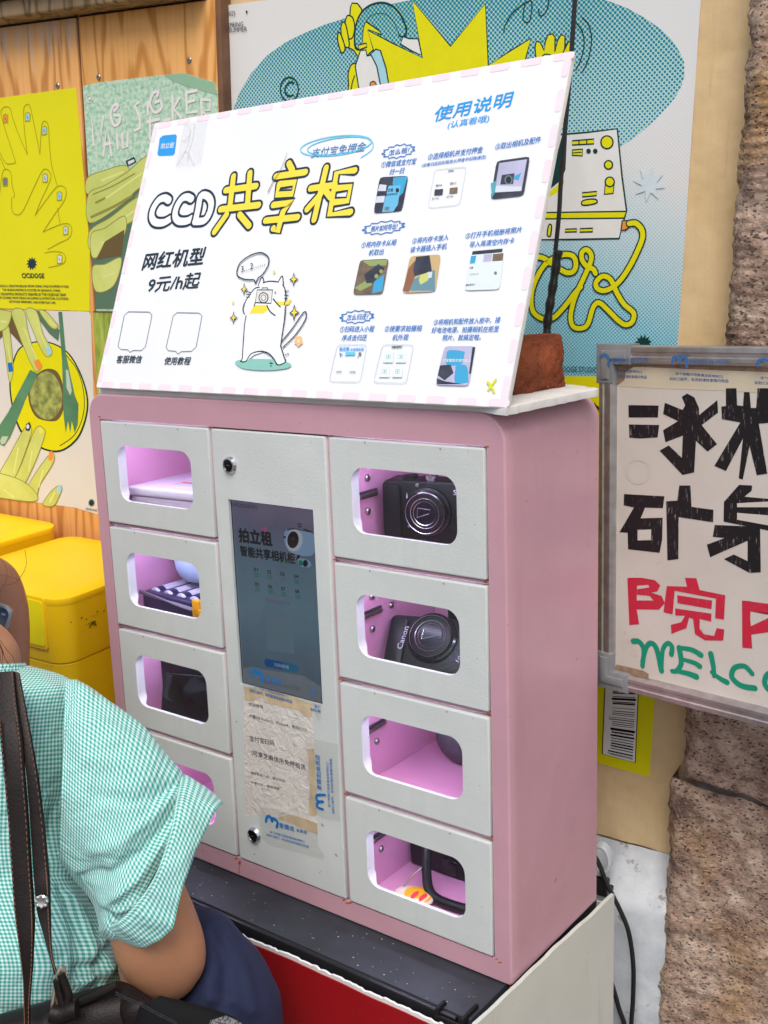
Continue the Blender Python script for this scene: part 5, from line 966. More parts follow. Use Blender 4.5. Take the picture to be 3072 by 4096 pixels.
camera_thing('upright black compact camera with a large round lens in the top right window', CM @ TT((.462, .084, FL[0] + .0005)) @ RZ_(14), .122, .080, .034, -.004, .046, .0235,
    [('SONY', .026, .066, .026, .006, 0, K_TXT), ('G', .036, .012, .007, .007, 0, K_TXT), ('Cyber-shot', -.030, .010, .022, .004, 0, K_GREY), ('i', -.0305, .060, .0015, .006, 0, K_TXT), ('高清', -.030, .026, .006, .003, 0, K_TXT)])
m = MB(); m.box((-.006, -.004, 0), (.006, .004, .014), M_YELP, .0012); m.box((-.006, -.004, 0), (.006, .012, .003), M_YELP, .0008); o = m.build('yellow_clip', M=CM @ TT((.430, .060, FL[0]))); tag(o, 'small yellow plastic clip in front of the upright camera, top right window', 'clip', 'yellow clips in the locker')
camera_thing('black compact camera leaning back in the second right window with its name printed sideways', CM @ TT((.466, .068, FL[1] + .0008)) @ RZ_(16) @ RX_(-36), .124, .068, .028, -.006, .042, .0255,
    [('Canon', -.039, .024, .028, .0066, 82, K_TXT), ('10×IS', .030, .016, .020, .0045, 62, K_TXT)], top=False, prot=.009)
m = MB(); bm = bmesh.new()
m.prism([(-.035, 0), (.035, 0), (.035, .02), (.012, .03), (.006, .02), (-.002, .03), (-.035, .032)], -.003, .003, M_YELP, .001, RX); m.lathe([(.010, -.0035), (.011, .0035), (.006, .0036)], simple('purple_shadow_plastic', srgb(140, 84, 130), .5), TT((-.012, 0, .020)) @ RX, 20); bm.free(); o = m.build('yellow_tag', M=CM @ TT((.470, .150, FL[1] + .058)) @ RZ_(8)); tag(o, 'yellow plastic tag behind the leaning camera in the second right window', 'plastic tag')
m = MB(); m.box((-.035, 0, 0), (.04, .035, .0575), M_BLK, .004); o = m.build('battery_charger', M=CM @ TT((.475, .14, FL[1]))); tag(o, 'black charger block behind the leaning camera, under the yellow tag', 'charger')
# third right: grey pouch; fourth right: strap, case, charm
M_PCH = simple('grey_pouch_fabric', srgb(70, 62, 76), .7, var=.3, scale=60, bump=.4, bscale=300)
bm = bmesh.new(); bmesh.ops.create_uvsphere(bm, u_segments=24, v_segments=16, radius=1)
for v in bm.verts: v.co = Vector((v.co.x * .034, v.co.y * .028, (v.co.z + 1) * .032)) * (1 + .12 * noise.noise(v.co * 1.7))
m = MB(); m.bm(bm, M_PCH); o = m.build('camera_pouch', M=CM @ TT((.454, .148, FL[2]))); tag(o, 'soft dark grey pouch in the back corner of the nearly empty third right compartment', 'pouch')
m = MB(); m.box((-.055, -.02, .0), (.06, .03, .082), M_BLK, .005); m.box((-.05, -.0225, .070), (.045, -.0195, .0715), M_SILV); m.box((-.004, -.023, .006), (.018, -.0195, .026), M_BLKG, .002); o = m.build('black_case', M=CM @ TT((.448, .132, FL[3]))); tag(o, 'black hard case at the back of the lowest right compartment', 'case')
st_ = empty('wrist_strap', 'black wrist strap bent over the compartment floor in the lowest right window', 'strap', CM @ TT((.464, .068, FL[3])))
m = MB(); pts = cat([(-.028, .022, .058), (-.020, .012, .052), (-.013, 0, .034), (-.004, -.010, .016), (.010, -.014, .0085), (.04, -.014, .0075), (.075, -.006, .0065)], 6); m.tube(pts, [.006] * len(pts), M_BLK, 10); m.build('strap_band', st_)
ch = empty('key_charm', 'round white, yellow and red charm hanging from the black strap in the lowest right window', 'charm', CM @ TT((.449, .043, FL[3] + .0003)))
bm = bmesh.new(); bmesh.ops.create_uvsphere(bm, u_segments=28, v_segments=14, radius=1); bmesh.ops.scale(bm, vec=(.026, .019, .0075), verts=bm.verts); bmesh.ops.translate(bm, vec=(0, 0, .0078), verts=bm.verts)
m = MB(); m.bm(bm, simple('ivory_charm', srgb(226, 214, 190), .4)); m.build('charm_body', ch)
m = MB()
def dome(cx, cy, rx, ry, mt, lift):
    pts = [(cx + rx * cos(a), cy + ry * sin(a)) for a in [i * 2 * pi / 24 for i in range(24)]]; zz = lambda x, y: .0078 + .0075 * math.sqrt(max(0, 1 - (x / .026) ** 2 - (y / .019) ** 2)) + lift
    vs = [(cx, cy, zz(cx, cy))] + [(cx + (x - cx) * k, cy + (y - cy) * k, zz(cx + (x - cx) * k, cy + (y - cy) * k)) for k in (.5, 1) for x, y in pts]; fs = [[0, 1 + i, 1 + (i + 1) % 24] for i in range(24)] + ring_faces(1, 25, 24); m.add(vs, fs, mt)
dome(.007, -.001, .0165, .0155, M_YELP, .0003); dome(.006, -.006, .003, .008, K_RED, .0007); dome(.016, -.003, .0026, .008, K_RED, .0007); m.build('charm_face', ch)
m = MB(); m.tube([(-.017, .004, .013), (-.010, .014, .026), (-.002, .022, .034), (.004, .03, .042)], .0015, M_SILV, 8); m.build('chain', ch)
# left compartments
m = MB(); m.box((0, 0, 0), (.118, .12, .034), simple('clear_grey_plastic', srgb(196, 190, 206), .3, var=.1), .004); lb = m.build('box_body'); lb.location = (0, 0, 0)
bx = empty('plastic_box', 'flat white plastic case lying in the top left compartment', 'plastic box', CM @ TT((.008, .032, FL[0])) @ RZ_(4)); lb.parent = bx
m = MB(); m.box((-.002, -.002, .0342), (.12, .122, .047), simple('white_plastic', srgb(226, 224, 236), .3, var=.04), .004); m.build('lid', bx); m = MB(); m.box((.05, .03, .0472), (.10, .09, .0476), K_PALE); m.box((.055, .04, .0477), (.095, .046, .0479), K_RED); m.build('lid_label', bx, smooth=False)
cbl = empty('charging_cable', 'black charging cable curled by the window frame in the top left compartment', 'cable', CM @ TT((.124, .028, FL[0] + .008)))
m = MB(); m.tube(cat([(-.02, .0, .003), (-.005, -.006, .003), (.01, 0, .005), (.006, .012, .02), (.0, .016, .04), (.008, .014, .055)], 6), .0022, M_BLK, 8); m.tube([(.004, .013, .02), (.001, .016, .034)], .004, M_BLK, 10); m.build('cable', cbl)
bm = bmesh.new(); bmesh.ops.create_uvsphere(bm, u_segments=24, v_segments=16, radius=1)
for v in bm.verts: v.co = Vector((v.co.x * .016, v.co.y * .012, (v.co.z + 1) * .019)) * (1 + .15 * noise.noise(v.co * 2))
m = MB(); m.bm(bm, M_BLK); o = m.build('lens_cap', M=CM @ TT((.172, .055, FL[0] + .062)) ) if False else None
bb = empty('battery_pack', 'navy tray of labelled battery cells in the second left compartment', 'battery tray', CM @ TT((.064, .080, FL[1])) @ RZ_(-3))
m = MB(); m.box((-.058, -.042, 0), (.055, .045, .040), M_NAVY, .004); m.build('tray', bb)
for i in range(4):
    m = MB(); Mx = TT((-.042 + .027 * i, -.033, .0325)) @ RX_(-90); m.lathe([(.0105, 0), (.0115, .002), (.0115, .062), (.0105, .064)], simple('cell_label', srgb(196, 196, 212), .4, var=.05) if i == 0 else bpy.data.materials['cell_label'], Mx, 20); m.lathe([(.0117, .004), (.0118, .006), (.0118, .012), (.0117, .014)], M_NAVY, Mx, 20); m.build('battery_cell', bb)
bl_ = empty('round_container', 'round pale blue and white container on top of the battery tray, second left window', 'container', CM @ TT((.060, .100, FL[1] + .0482)))
m = MB(); m.lathe([(.008, 0), (.020, .002), (.029, .009), (.0335, .02), (.035, .034), (.035, .072), (.033, .076)], simple('pale_blue_plastic', srgb(176, 196, 226), .3, var=.04), n=40); m.build('container_body', bl_); m = MB(); m.lathe([(.0338, .0195), (.036, .030), (.0364, .05), (.0362, .07)], simple('white_wrap', srgb(222, 224, 232), .4), RZ_(0), 40)
gc = empty('grey_cable', 'bundle of thin grey cables across the floor of the second left compartment', 'cable', CM @ TT((.09, .03, FL[1] + .03)))
m = MB()
for k in range(4): m.tube(cat([(-.084, .006, .012 - .0012 * k), (-.04, .002 + k * .001, .0085 - .001 * k), (.0, -.002 + k * .0016, .005), (.03, -.003 + k * .002, .0032), (.05, .004 + k * .002, .0052), (.056, .014, .008), (.07, .004, .003 + k * .0002)], 5), .0013, simple('grey_cable_rubber', srgb(120, 116, 130), .4) if k == 0 else bpy.data.materials['grey_cable_rubber'], 7)
m.build('cable', gc)
m = MB(); m.box((-.006, -.004, 0), (.006, .004, .048), M_YELP, .0012); m.box((-.006, -.004, 0), (.014, .004, .036), M_YELP, .001); o = m.build('yellow_clip', M=CM @ TT((.126, .029, FL[1]))); tag(o, 'yellow plastic clip beside the navy battery tray, second left window', 'clip', 'yellow clips in the locker')
m = MB(); m.prism(rrect(-.012, 0, .012, .09, .006, 4), -.02, 0, M_BLKG, .003, RX); o = m.build('black_power_bank', M=CM @ TT((.140, .056, FL[1])) @ RZ_(20)); tag(o, 'upright glossy black power bank at the right side of the second left window', 'power bank')
cm_ = empty('video_camera', 'black video camera with a flip screen filling the third left window', 'camera', CM @ TT((.052, .062, FL[2])))
m = MB(); m.lathe([(.02, 0), (.026, .004), (.027, .012), (.027, .09), (.022, .098)], M_BLK, TT((-.062, .03, .086)) @ RY_(90) @ RZ_(0), 28); m.box((-.05, .0, .03), (.08, .07, .088), M_BLK, .008); m.box((-.04, .005, 0), (.07, .06, .04), M_BLK, .006); m.build('body', cm_)
m = MB(); m.lathe([(.008, 0), (.009, .003), (.007, .005)], M_SILV, TT((-.03, .0, .098)) @ RX, 18); m.build('button', cm_)
m = MB(); m.prism(rrect(-.045, -.03, .05, .034, .007, 4), 0, .008, M_BLKG, .002, TT((.03, -.012, .036)) @ RZ_(18) @ RX_(74)); m.build('flip_screen', cm_)
m = MB(); m.box((0, 0, 0), (.05, .05, .03), M_BLK, .006); o = m.build('black_pouch', M=CM @ TT((.128, .06, FL[3]))); tag(o, 'small black pouch on the floor of the lowest left compartment behind the rolled cuff', 'pouch')

# ------------------------------------------------------------ whiteboard sign on the right
bx_, by_, bz_ = Vector((.9665, -.2495, .0602)), Vector((.2505, .9681, -.0105)), Vector((-.0556, .0252, .9981))
WBO = solve(2396, 1378, 1, .16); PWB = Plane(WBO, bx_, bz_); wb = empty('whiteboard_sign', 'dirty framed whiteboard with black, red and green lettering hung on the stone pier', 'whiteboard', PWB.M)
WBW = .43; WBH = .4015
def mat_alu():
    n = NT('worn_aluminium'); n.p(.32, .9); f = n.noise(60, 5); n.base(n.ramp(f, [(.3, (.42, .39, .38, 1)), (.7, (.6, .58, .57, 1))])); n.b.inputs['Roughness'].default_value = .36; return n.m
M_ALU = mat_alu(); M_GPL = simple('grey_plastic_corner', srgb(128, 130, 134), .5, var=.1, scale=60)
def mat_wb():
    n = NT('dirty_whiteboard'); n.p(.35); f = n.noise(7, 5); c = n.ramp(f, [(.3, srgb(196, 190, 180)), (.7, srgb(212, 207, 199))]); d = n.noise(34, 6, .7); c = n.mix(n.ramp(d, [(.62, (0, 0, 0, 1)), (.74, (.5, .5, .5, 1))]), c, srgb(176, 160, 140)); s = n.noise(170, 3); c = n.mix(n.math('MULTIPLY', n.math('GREATER_THAN', s, .76), .6), c, srgb(130, 116, 100)); n.base(c); return n.m
m = MB(); m.box((.012, -WBH + .012, -.012), (WBW - .012, -.012, -.0045), mat_wb()); m.build('panel', wb)
def bar(m, p, q, horiz):
    prof_ = [(0, -.014), (0, .001), (.0015, .0025), (.006, .003), (.0075, .0018), (.011, .0018), (.0125, .003), (.016, .003), (.0195, -.001), (.0205, -.0045), (.0205, -.014)]
    vs = []
    for e_ in (p, q):
        for a, z in prof_: vs.append((e_[0] + (0 if horiz else a * p[2]), e_[1] + (a * p[2] if horiz else 0), z))
    k = len(prof_); m.add(vs, [[i, (i + 1) % k, k + (i + 1) % k, k + i] for i in range(k)] + [list(range(k)), list(range(k, 2 * k))[::-1]], M_ALU)
for p, q, hz in (((0.001, 0, 1), (.001, -WBH), False), ((WBW - .001, 0, -1), (WBW - .001, -WBH), False), ((0, -.001, -1), (WBW, -.001), True), ((0, -WBH + .001, 1), (WBW, -WBH + .001), True)):
    m = MB(); bar(m, p, q, hz); m.build('frame_rail', wb, ang=20)
for (x, y, sx, sy) in ((0, 0, 1, -1), (0, -WBH, 1, 1), (WBW, 0, -1, -1), (WBW, -WBH, -1, 1)):
    m = MB(); pts = [(0, 0), (.044, 0), (.044, .0225), (.0225, .0225), (.0225, .044), (0, .044)]; pts = [(x + a * sx - .001 * sx, y + b * sy - .001 * sy) for a, b in pts]
    if sx * sy < 0: pts.reverse()
    m.prism(pts, -.015, .0045, M_GPL, .0015); pts = [(.006, .006), (.038, .006), (.038, .016), (.016, .016), (.016, .038), (.006, .038)]; pts = [(x + a * sx, y + b * sy) for a, b in pts]
    if sx * sy < 0: pts.reverse()
    m.prism(pts, .0045, .0062, M_GPL, .0008); m.build('corner_piece', wb)
m = MB(); I_ = wb.matrix_world.inverted()
for zz in (-.06, -.33): m.box((.16, zz - .02, -.15), (.2, zz + .02, -.0122), M_DKWOOD)
m.build('mounting_block', wb)
PWF = Plane(PWB.o - PWB.n * .0045, bx_, bz_); A = Art(PWF, .0003)
M_BROWN = simple('adhesive_residue', srgb(140, 116, 92), .7, var=.35, scale=90, bump=.3, bscale=150)
A.poly(A5((600, 960), (1700, 1010), (1700, 1150), (1350, 1130), (900, 1115), (640, 1100)), ink('yellowed_tape', srgb(206, 196, 172))); A.nxt()
A.poly(A5((590, 930), (720, 900), (860, 910), (900, 960), (830, 965), (740, 970), (690, 1000), (680, 1060), (640, 1090), (600, 1100), (580, 1060)), M_BROWN); A.poly(A5((760, 940), (1700, 975), (1700, 1005), (760, 968)), M_BROWN); A.poly(A8((540, 85), (610, 100), (700, 122), (732, 140), (730, 185), (640, 165), (530, 130)), M_BROWN); A.nxt()
A.stroke([(A7((670, 540))[0][0] + 46 * cos(i * pi / 10), A7((670, 540))[0][1] + 48 * sin(i * pi / 10)) for i in range(20)], 12, ink('ring_stain', srgb(202, 196, 186)), closed=True)
def mat_marker(name, c, scr):
    n = NT(name); n.p(.4); f = n.noise(1, 4, .7, n.mapped((420, 60, 1), (0, 0, .7))); n.base(n.mix(n.ramp(f, [(.61, (0, 0, 0, 1)), (.64, (.7, .7, .7, 1))]), c, scr)); return n.m
K_TB = mat_marker('black_paint_marker', srgb(20, 19, 22), srgb(150, 146, 140)); K_MR = mat_marker('red_paint_marker', srgb(196, 36, 62), srgb(206, 90, 100)); K_MG = ink('green_paint_marker', srgb(20, 142, 112))
for pts in (A7((598, 38), (828, 42), (822, 132), (600, 132)), A7((602, 185), (832, 190), (820, 284), (690, 292), (606, 286)),
            A7((1005, -25), (1045, -50), (1100, -20), (1135, 60), (1135, 115), (1275, 0), (1280, 95), (1155, 190), (1272, 335), (1200, 392), (1112, 310), (1098, 550), (1010, 570), (835, 385), (905, 345), (1005, 440), (1012, 270), (880, 320), (862, 230), (975, 160), (862, 105), (875, 20), (1010, 75), (1030, 40)),
            A7((1340, -90), (1420, -90), (1425, 40), (1470, 45), (1478, -60), (1520, -60), (1530, 60), (1570, 60), (1580, -90), (1700, -90), (1700, 170), (1590, 180), (1655, 560), (1575, 572), (1520, 350), (1468, 605), (1438, 595), (1470, 290), (1340, 540), (1252, 500), (1450, 170), (1310, 145), (1305, 50), (1340, 45)),
            A7((565, 715), (872, 732), (860, 822), (725, 818), (690, 900), (858, 895), (855, 1060), (835, 1162), (595, 1135), (592, 1010), (530, 1005), (640, 818), (562, 800)),
            A7((985, 650), (1070, 650), (1078, 812), (1245, 835), (1242, 930), (980, 890), (978, 1210), (895, 1220), (885, 770), (970, 765)),
            A7((1325, 775), (1440, 645), (1540, 650), (1535, 690), (1480, 735), (1700, 755), (1700, 1000), (1600, 980), (1605, 1310), (1520, 1315), (1325, 1210), (1400, 1175), (1505, 1225), (1505, 1070), (1220, 1195), (1195, 1100), (1330, 1050), (1240, 1040), (1255, 950), (1500, 960), (1322, 925))):
    A.poly(pts, K_TB)
A.nxt()
PALE_B = ink('board_gap', srgb(204, 199, 190))
for pts in (A7((668, 988), (772, 985), (770, 1065), (668, 1068)), A7((1425, 785), (1700, 770), (1700, 815), (1425, 815)), A7((1425, 858), (1700, 880), (1700, 960), (1425, 910))): A.poly(pts, PALE_B)
A.nxt()
for pts in (A7((590, 1355), (665, 1352), (660, 1590), (680, 1705), (605, 1712)), A7((600, 1352), (700, 1352), (800, 1370), (840, 1410), (820, 1455), (770, 1465), (850, 1490), (875, 1545), (830, 1595), (660, 1592), (660, 1525), (790, 1525), (760, 1490), (660, 1480), (660, 1440), (760, 1425), (750, 1405), (650, 1412)),
            A7((1028, 1352), (1115, 1355), (1140, 1445), (1335, 1485), (1325, 1670), (1258, 1660), (1265, 1510), (950, 1450), (935, 1630), (865, 1615), (890, 1415), (1045, 1420)), A7((970, 1485), (1235, 1525), (1230, 1590), (972, 1545)), A7((955, 1585), (1230, 1625), (1228, 1685), (1140, 1665), (1140, 1740), (1170, 1780), (1250, 1795), (1270, 1735), (1328, 1745), (1320, 1830), (1180, 1828), (1105, 1780), (1090, 1665), (1060, 1655), (1040, 1735), (925, 1778), (922, 1710), (1000, 1690), (1030, 1640), (955, 1640)),
            A7((1462, 1525), (1530, 1530), (1525, 1650), (1540, 1890), (1465, 1885)), A7((1470, 1525), (1700, 1555), (1700, 1760), (1530, 1785), (1520, 1725), (1700, 1640), (1700, 1620), (1520, 1605))):
    A.poly(pts, K_MR)
for pts, w in ((A7((635, 1835), (680, 1840), (715, 1900), (705, 2025)), (24, 20)), (A7((705, 1990), (735, 1880), (775, 1850), (815, 1900), (850, 2060)), (20, 24)), (A7((850, 2050), (860, 1900), (900, 1850), (930, 1880), (925, 1935)), (18, 22)), (A7((985, 1885), (1000, 2000), (965, 2060), (930, 2062)), (24, 18)), (A7((985, 1885), (1080, 1900), (1150, 1940)), (18, 24)), (A7((1020, 1975), (1100, 2000), (1140, 2025)), (16, 24)), (A7((965, 2062), (1050, 2080), (1115, 2105)), (18, 26)), (A7((1225, 1930), (1245, 2030), (1250, 2100)), (24, 18)), (A8((1105, 130), (1150, 165), (1195, 190)), (16, 24)), (A8((1345, 140), (1300, 95), (1240, 105), (1225, 160), (1280, 210), (1360, 225)), (20, 24)), (A8((1520, 130), (1440, 140), (1420, 200), (1470, 250), (1540, 230)), 22)):
    A.stroke(pts, w, K_MG)
TB2 = ink('faded_tape_blue', srgb(60, 108, 168))
for t, a, b, h in (('这个纸箱已用麦德龙胶带封口', (520, 1000), (800, 1012), 11), ('如封口破坏，收货前请检查箱内物品', (505, 1040), (832, 1050), 13), ('这个纸箱已用麦德龙胶带封口', (1028, 1022), (1350, 1045), 11), ('如封口破坏，收货前请检查箱内物品', (988, 1060), (1390, 1076), 13), ('这个纸箱', (1610, 1052), (1700, 1056), 11), ('如封口破', (1568, 1086), (1680, 1092), 13)):
    A.text(t, A5(a)[0], A5(b)[0], h, TB2, .01)
A.build('lettering', wb)
PWR = Plane(PWB.o + PWB.n * .0064, bx_, bz_); A = Art(PWR, .0003)
for q, w in ((A5((515, 900), (545, 885), (570, 910), (570, 955)), 12), (A5((1005, 945), (1015, 905), (1050, 900), (1060, 940), (1065, 905), (1100, 905), (1105, 970)), 12), (A5((1590, 960), (1600, 925), (1640, 920), (1665, 930)), 12)): (lambda B: (B.stroke(q, w, TB2), setattr(B.build('tape_logo', wb), 'matrix_local', wb.matrix_world.inverted() @ PWR.M)))(Art(PWR, .00034))
A.text('麦德龙会员店', A5((595, 938))[0], A5((840, 938))[0], 18, TB2, .01); ap = A.build('tape_print', wb); ap.matrix_local = wb.matrix_world.inverted() @ PWR.M; A = Art(PWR, .0003); A.text('麦德龙会员店', A5((1120, 950))[0], A5((1385, 952))[0], 17, TB2, .01); ap = A.build('tape_print', wb)
ap.matrix_local = wb.matrix_world.inverted() @ PWR.M
for o in wb.children:
    if o.name.startswith('lettering'): o.matrix_local = Matrix.Translation((0, 0, -.0045))

# ------------------------------------------------------------ yellow bins
def mat_bin():
    n = NT('yellow_bin_plastic'); n.p(.42); f = n.noise(5, 6); c = n.ramp(f, [(.3, srgb(250, 204, 10)), (.7, srgb(254, 214, 20))]); s = n.noise(26, 6, .7); s2 = n.noise(5, 3); k = n.math('MULTIPLY', n.ramp(s, [(.64, (0, 0, 0, 1)), (.74, (.55, .55, .55, 1))]), n.math('GREATER_THAN', s2, .52)); c = n.mix(k, c, srgb(150, 112, 20)); n.base(c); n.bump(n.noise(9, 3), .12, .003); return n.m
M_BIN = mat_bin(); M_SMUDGE = simple('black_scuff', srgb(70, 60, 24), .8, var=.4, scale=200)
def bin_(label, x0, x1, y0, y1, zt, seam):
    cx, cy = (x0 + x1) / 2, (y0 + y1) / 2; e = empty('storage_bin', label, 'bin', TT((cx, cy, 0)), 'yellow plastic bins by the wall')
    a, b = (x1 - x0) / 2, (y1 - y0) / 2
    def tier(prof_):
        m = MB(); vs = []; n = 4 * 11
        for z, ins, r in prof_: vs += [(x, y, z) for x, y in rrect(-a + ins, -b + ins, a - ins, b - ins, r, 10)]
        fs = []
        for j in range(len(prof_) - 1): fs += ring_faces(j * n, (j + 1) * n, n)
        fs.append([(len(prof_) - 1) * n + i for i in range(n)]); fs.append(list(range(n))[::-1]); m.add(vs, fs, M_BIN); return m
    tier([(0.0, .016, .032), (seam - .004, .004, .03), (seam - .002, .006, .028)]).build('lower_body', e)
    tier([(seam - .003, .0065, .028), (seam, .003, .03), (seam + .006, .0022, .032), (zt - .012, .001, .032)]).build('upper_body', e)
    tier([(zt - .0119, .0008, .032), (zt - .006, .0, .032), (zt - .0022, .001, .031), (zt, .0045, .028), (zt + .0012, .03, .02)]).build('lid', e)
    return e
sz = solve(231, 2654, 1, -.007).z
b1 = bin_('yellow plastic bin with a label plate, standing against the left side of the locker', -.337, -.086, -.012, .25, .8217, sz)
PBN = Plane((0, -.0128, 0), (1, 0, 0), (0, 0, 1)); lq = [PBN.hit(*p) for p in C8((200, 600), (530, 690), (590, 1225), (240, 1110))]
lx0, lx1 = -.29, lq[1].x; lz1 = lq[1].y + .004; lz0 = lq[2].y; cx_, cy_ = b1.location.x, b1.location.y
m = MB(); m.prism(rrect(lx0 - .005 - cx_, lz0 - .006, lx1 + .005 - cx_, lz1 + .006, .006, 4), .0, .003, M_BIN, .0012, TT((0, -.0098 - cy_, 0)) @ RX); m.build('label_frame', b1)
m = MB(); m.prism(rrect(lx0 - cx_, lz0, lx1 - cx_, lz1, .004, 4), .0, .0008, ink('label_yellow', srgb(252, 240, 24)), 0, TT((0, -.0127 - cy_, 0)) @ RX); m.build('label_plate', b1)
random.seed(9); PSM = Plane((-.0875, 0, 0), (0, 1, 0), (0, 0, 1))
m = MB()
for i in range(70):
    y = random.uniform(.0, .16); z = .8217 - .036 - abs(random.gauss(0, .004)) - (.012 if i < 30 else 0); y = y if i >= 30 else random.gauss(.045, .006); r = random.uniform(.0005, .0018)
    m.add([(-.0861 - cx_ + .00001 * i, y - cy_ + r * cos(j * .9) * random.uniform(.4, 1.4), z + r * .7 * sin(j * .9) * random.uniform(.4, 1.3)) for j in range(7)], [list(range(7))], M_SMUDGE)
m.build('scuff_mark', b1, smooth=False)
bin_('second yellow plastic bin, slightly taller, behind at the far left against the wall', -.72, -.353, -.02, .252, .8375, sz + .02)
# ------------------------------------------------------------ people
FWD = RC.col[2]
def sect(L, R, d, ratio=.8, push=(0, 0)):
    """elliptical section: silhouette points L,R in the photo, centre depth d, depth radius = ratio x half width"""
    a, b = at(*L, d), at(*R, d); c = (a + b) / 2; h = (b - a) / 2; view = (CAM - c).normalized()
    mm = (view - h * (view.dot(h) / h.length_squared)).normalized() * (h.length * ratio)
    if push != (0, 0): mm = mm + at((L[0] + R[0]) / 2 + push[0], (L[1] + R[1]) / 2 + push[1], d) - c
    return c, h, mm
def loft(m, S, mt, n=64, steps=6, uvs=None, fn=None, caps=True):
    """smooth skin through sections; optional uv in metres"""
    C = cat([s[0] for s in S], steps); H = cat([s[1] for s in S], steps); M_ = cat([s[2] for s in S], steps)
    vs = []; uv = []; vv = 0.0
    for j in range(len(C)):
        if j: vv += ((C[j] - M_[j] * -1) - (C[j - 1] - M_[j - 1] * -1)).length
        ring = [C[j] + H[j] * cos(2 * pi * i / n) + M_[j] * sin(2 * pi * i / n) for i in range(n)]
        q = n // 4; acc = [0.0] * n
        for k in range(1, n // 2 + 1): acc[(q + k) % n] = acc[(q + k - 1) % n] + (ring[(q + k) % n] - ring[(q + k - 1) % n]).length
        for k in range(1, n // 2): acc[(q - k) % n] = acc[(q - k + 1) % n] - (ring[(q - k + 1) % n] - ring[(q - k) % n]).length
        for i in range(n):
            p = ring[i]
            if fn: p = fn(p, j / (len(C) - 1), i / n, (p - C[j]).normalized())
            vs.append(p); uv.append((acc[i], vv))
    fs = []
    for j in range(len(C) - 1): fs += ring_faces(j * n, (j + 1) * n, n)
    if caps: fs.append(list(range(n))[::-1]); fs.append([(len(C) - 1) * n + i for i in range(n)])
    m.add(vs, fs, mt)
    if uvs is not None: uvs += uv
def world_sect(c, r, ax=None):
    c = Vector(c); return c, Vector((r, 0, 0)), Vector((0, -r, 0))
def tubesecs(pts, rs):
    out = []
    for i, p in enumerate(pts):
        t = (Vector(pts[min(i + 1, len(pts) - 1)]) - Vector(pts[max(i - 1, 0)])).normalized(); a = t.orthogonal().normalized()
        if out: a = (out[-1][1] - t * out[-1][1].dot(t)).normalized()
        out.append((Vector(p), a * rs[i], t.cross(a) * rs[i]))
    return out
def mat_skin(name, c, r=.45):
    n = NT(name); n.p(r, spec=.4); f = n.noise(11, 7, .65); n.base(n.mix(n.ramp(f, [(.3, (0, 0, 0, 1)), (.7, (1, 1, 1, 1))]), mul(c, .84), mul(c, 1.1)))
    n.b.inputs['Subsurface Weight'].default_value = .12; n.b.inputs['Subsurface Radius'].default_value = (.01, .004, .002); f2 = n.noise(45, 5, .6); n.bump(n.math('ADD', n.math('MULTIPLY', n.noise(600, 3), .35), f2), .3, .0016); return n.m
M_SKIN = mat_skin('tan_skin', srgb(178, 128, 96)); M_SKIN2 = mat_skin('brown_skin', srgb(164, 116, 88)); M_HAIR = simple('dark_brown_hair', srgb(46, 28, 24), .45, var=.3, scale=80)
def remeshed(name, mb, parent, vox, mt, smooth=3):
    me = bpy.data.meshes.new('t'); me.from_pydata(mb.v, [], mb.f); o = bpy.data.objects.new('t', me); COL.objects.link(o)
    r = o.modifiers.new('r', 'REMESH'); r.mode = 'VOXEL'; r.voxel_size = vox; r.use_smooth_shade = True
    s = o.modifiers.new('s', 'SMOOTH'); s.iterations = smooth; s.factor = .5
    bpy.context.view_layer.update(); ev = o.evaluated_get(bpy.context.evaluated_depsgraph_get()); nm = bpy.data.meshes.new_from_object(ev); nm.name = name
    bpy.data.objects.remove(o); nm.materials.clear(); nm.materials.append(mt); nm.polygons.foreach_set('use_smooth', [True] * len(nm.polygons))
    ob = bpy.data.objects.new(name, nm); link(ob, parent); return ob
def local(e, mb):
    I = e.matrix_world.inverted(); mb.v = [tuple(I @ Vector(v)) for v in mb.v]; return mb
D = 1.12
hipc = at(-60, 4250, 1.20); woman = empty('person', 'seated person in a green gingham shirt and navy trousers, seen from behind', 'person', TT((hipc.x, hipc.y, 0)))
m = MB()
arm = [sect((470, 3250), (690, 3270), 1.10, .9), sect((450, 3480), (722, 3490), 1.10, .9), sect((432, 3610), (768, 3605), 1.10, .9), sect((440, 3745), (814, 3735), 1.10, .88), sect((464, 3840), (824, 3828), 1.10, .86), sect((494, 3900), (811, 3890), 1.10, .84), sect((550, 3968), (765, 3962), 1.10, .84), sect((604, 4000), (722, 3998), 1.10, .84), sect((645, 4011), (685, 4010), 1.10, .8)]
loft(m, arm, M_SKIN, 40, 5)
el = at(640, 3850, 1.12); wr = at(600, 3835, 1.29)
loft(m, tubesecs([el, el.lerp(wr, .4), wr], [.042, .038, .026]), M_SKIN, 24, 5)
hd = at(592, 3860, 1.355)
loft(m, tubesecs([wr, wr.lerp(hd, .6), hd], [.025, .036, .034]), M_SKIN, 20, 4)
fdir = (hd - wr).normalized(); sdir = fdir.cross(Vector((0, 0, 1))).normalized()
for k, ln in enumerate((.062, .072, .068, .052)):
    b = hd + sdir * (-.027 + .018 * k); p1 = b + fdir * ln * .5 + Vector((0, 0, -.006)); p2 = p1 + fdir * ln * .3 + Vector((0, 0, -.016)); p3 = p2 + fdir * ln * .1 + Vector((0, 0, -.02)); loft(m, tubesecs([b, p1, p2, p3], [.0095, .009, .008, .0065]), M_SKIN, 12, 3)
b = hd - fdir * .03 - sdir * .03; loft(m, tubesecs([b, b - sdir * .022 + fdir * .015, b - sdir * .03 + fdir * .04], [.012, .0105, .008]), M_SKIN, 12, 3)
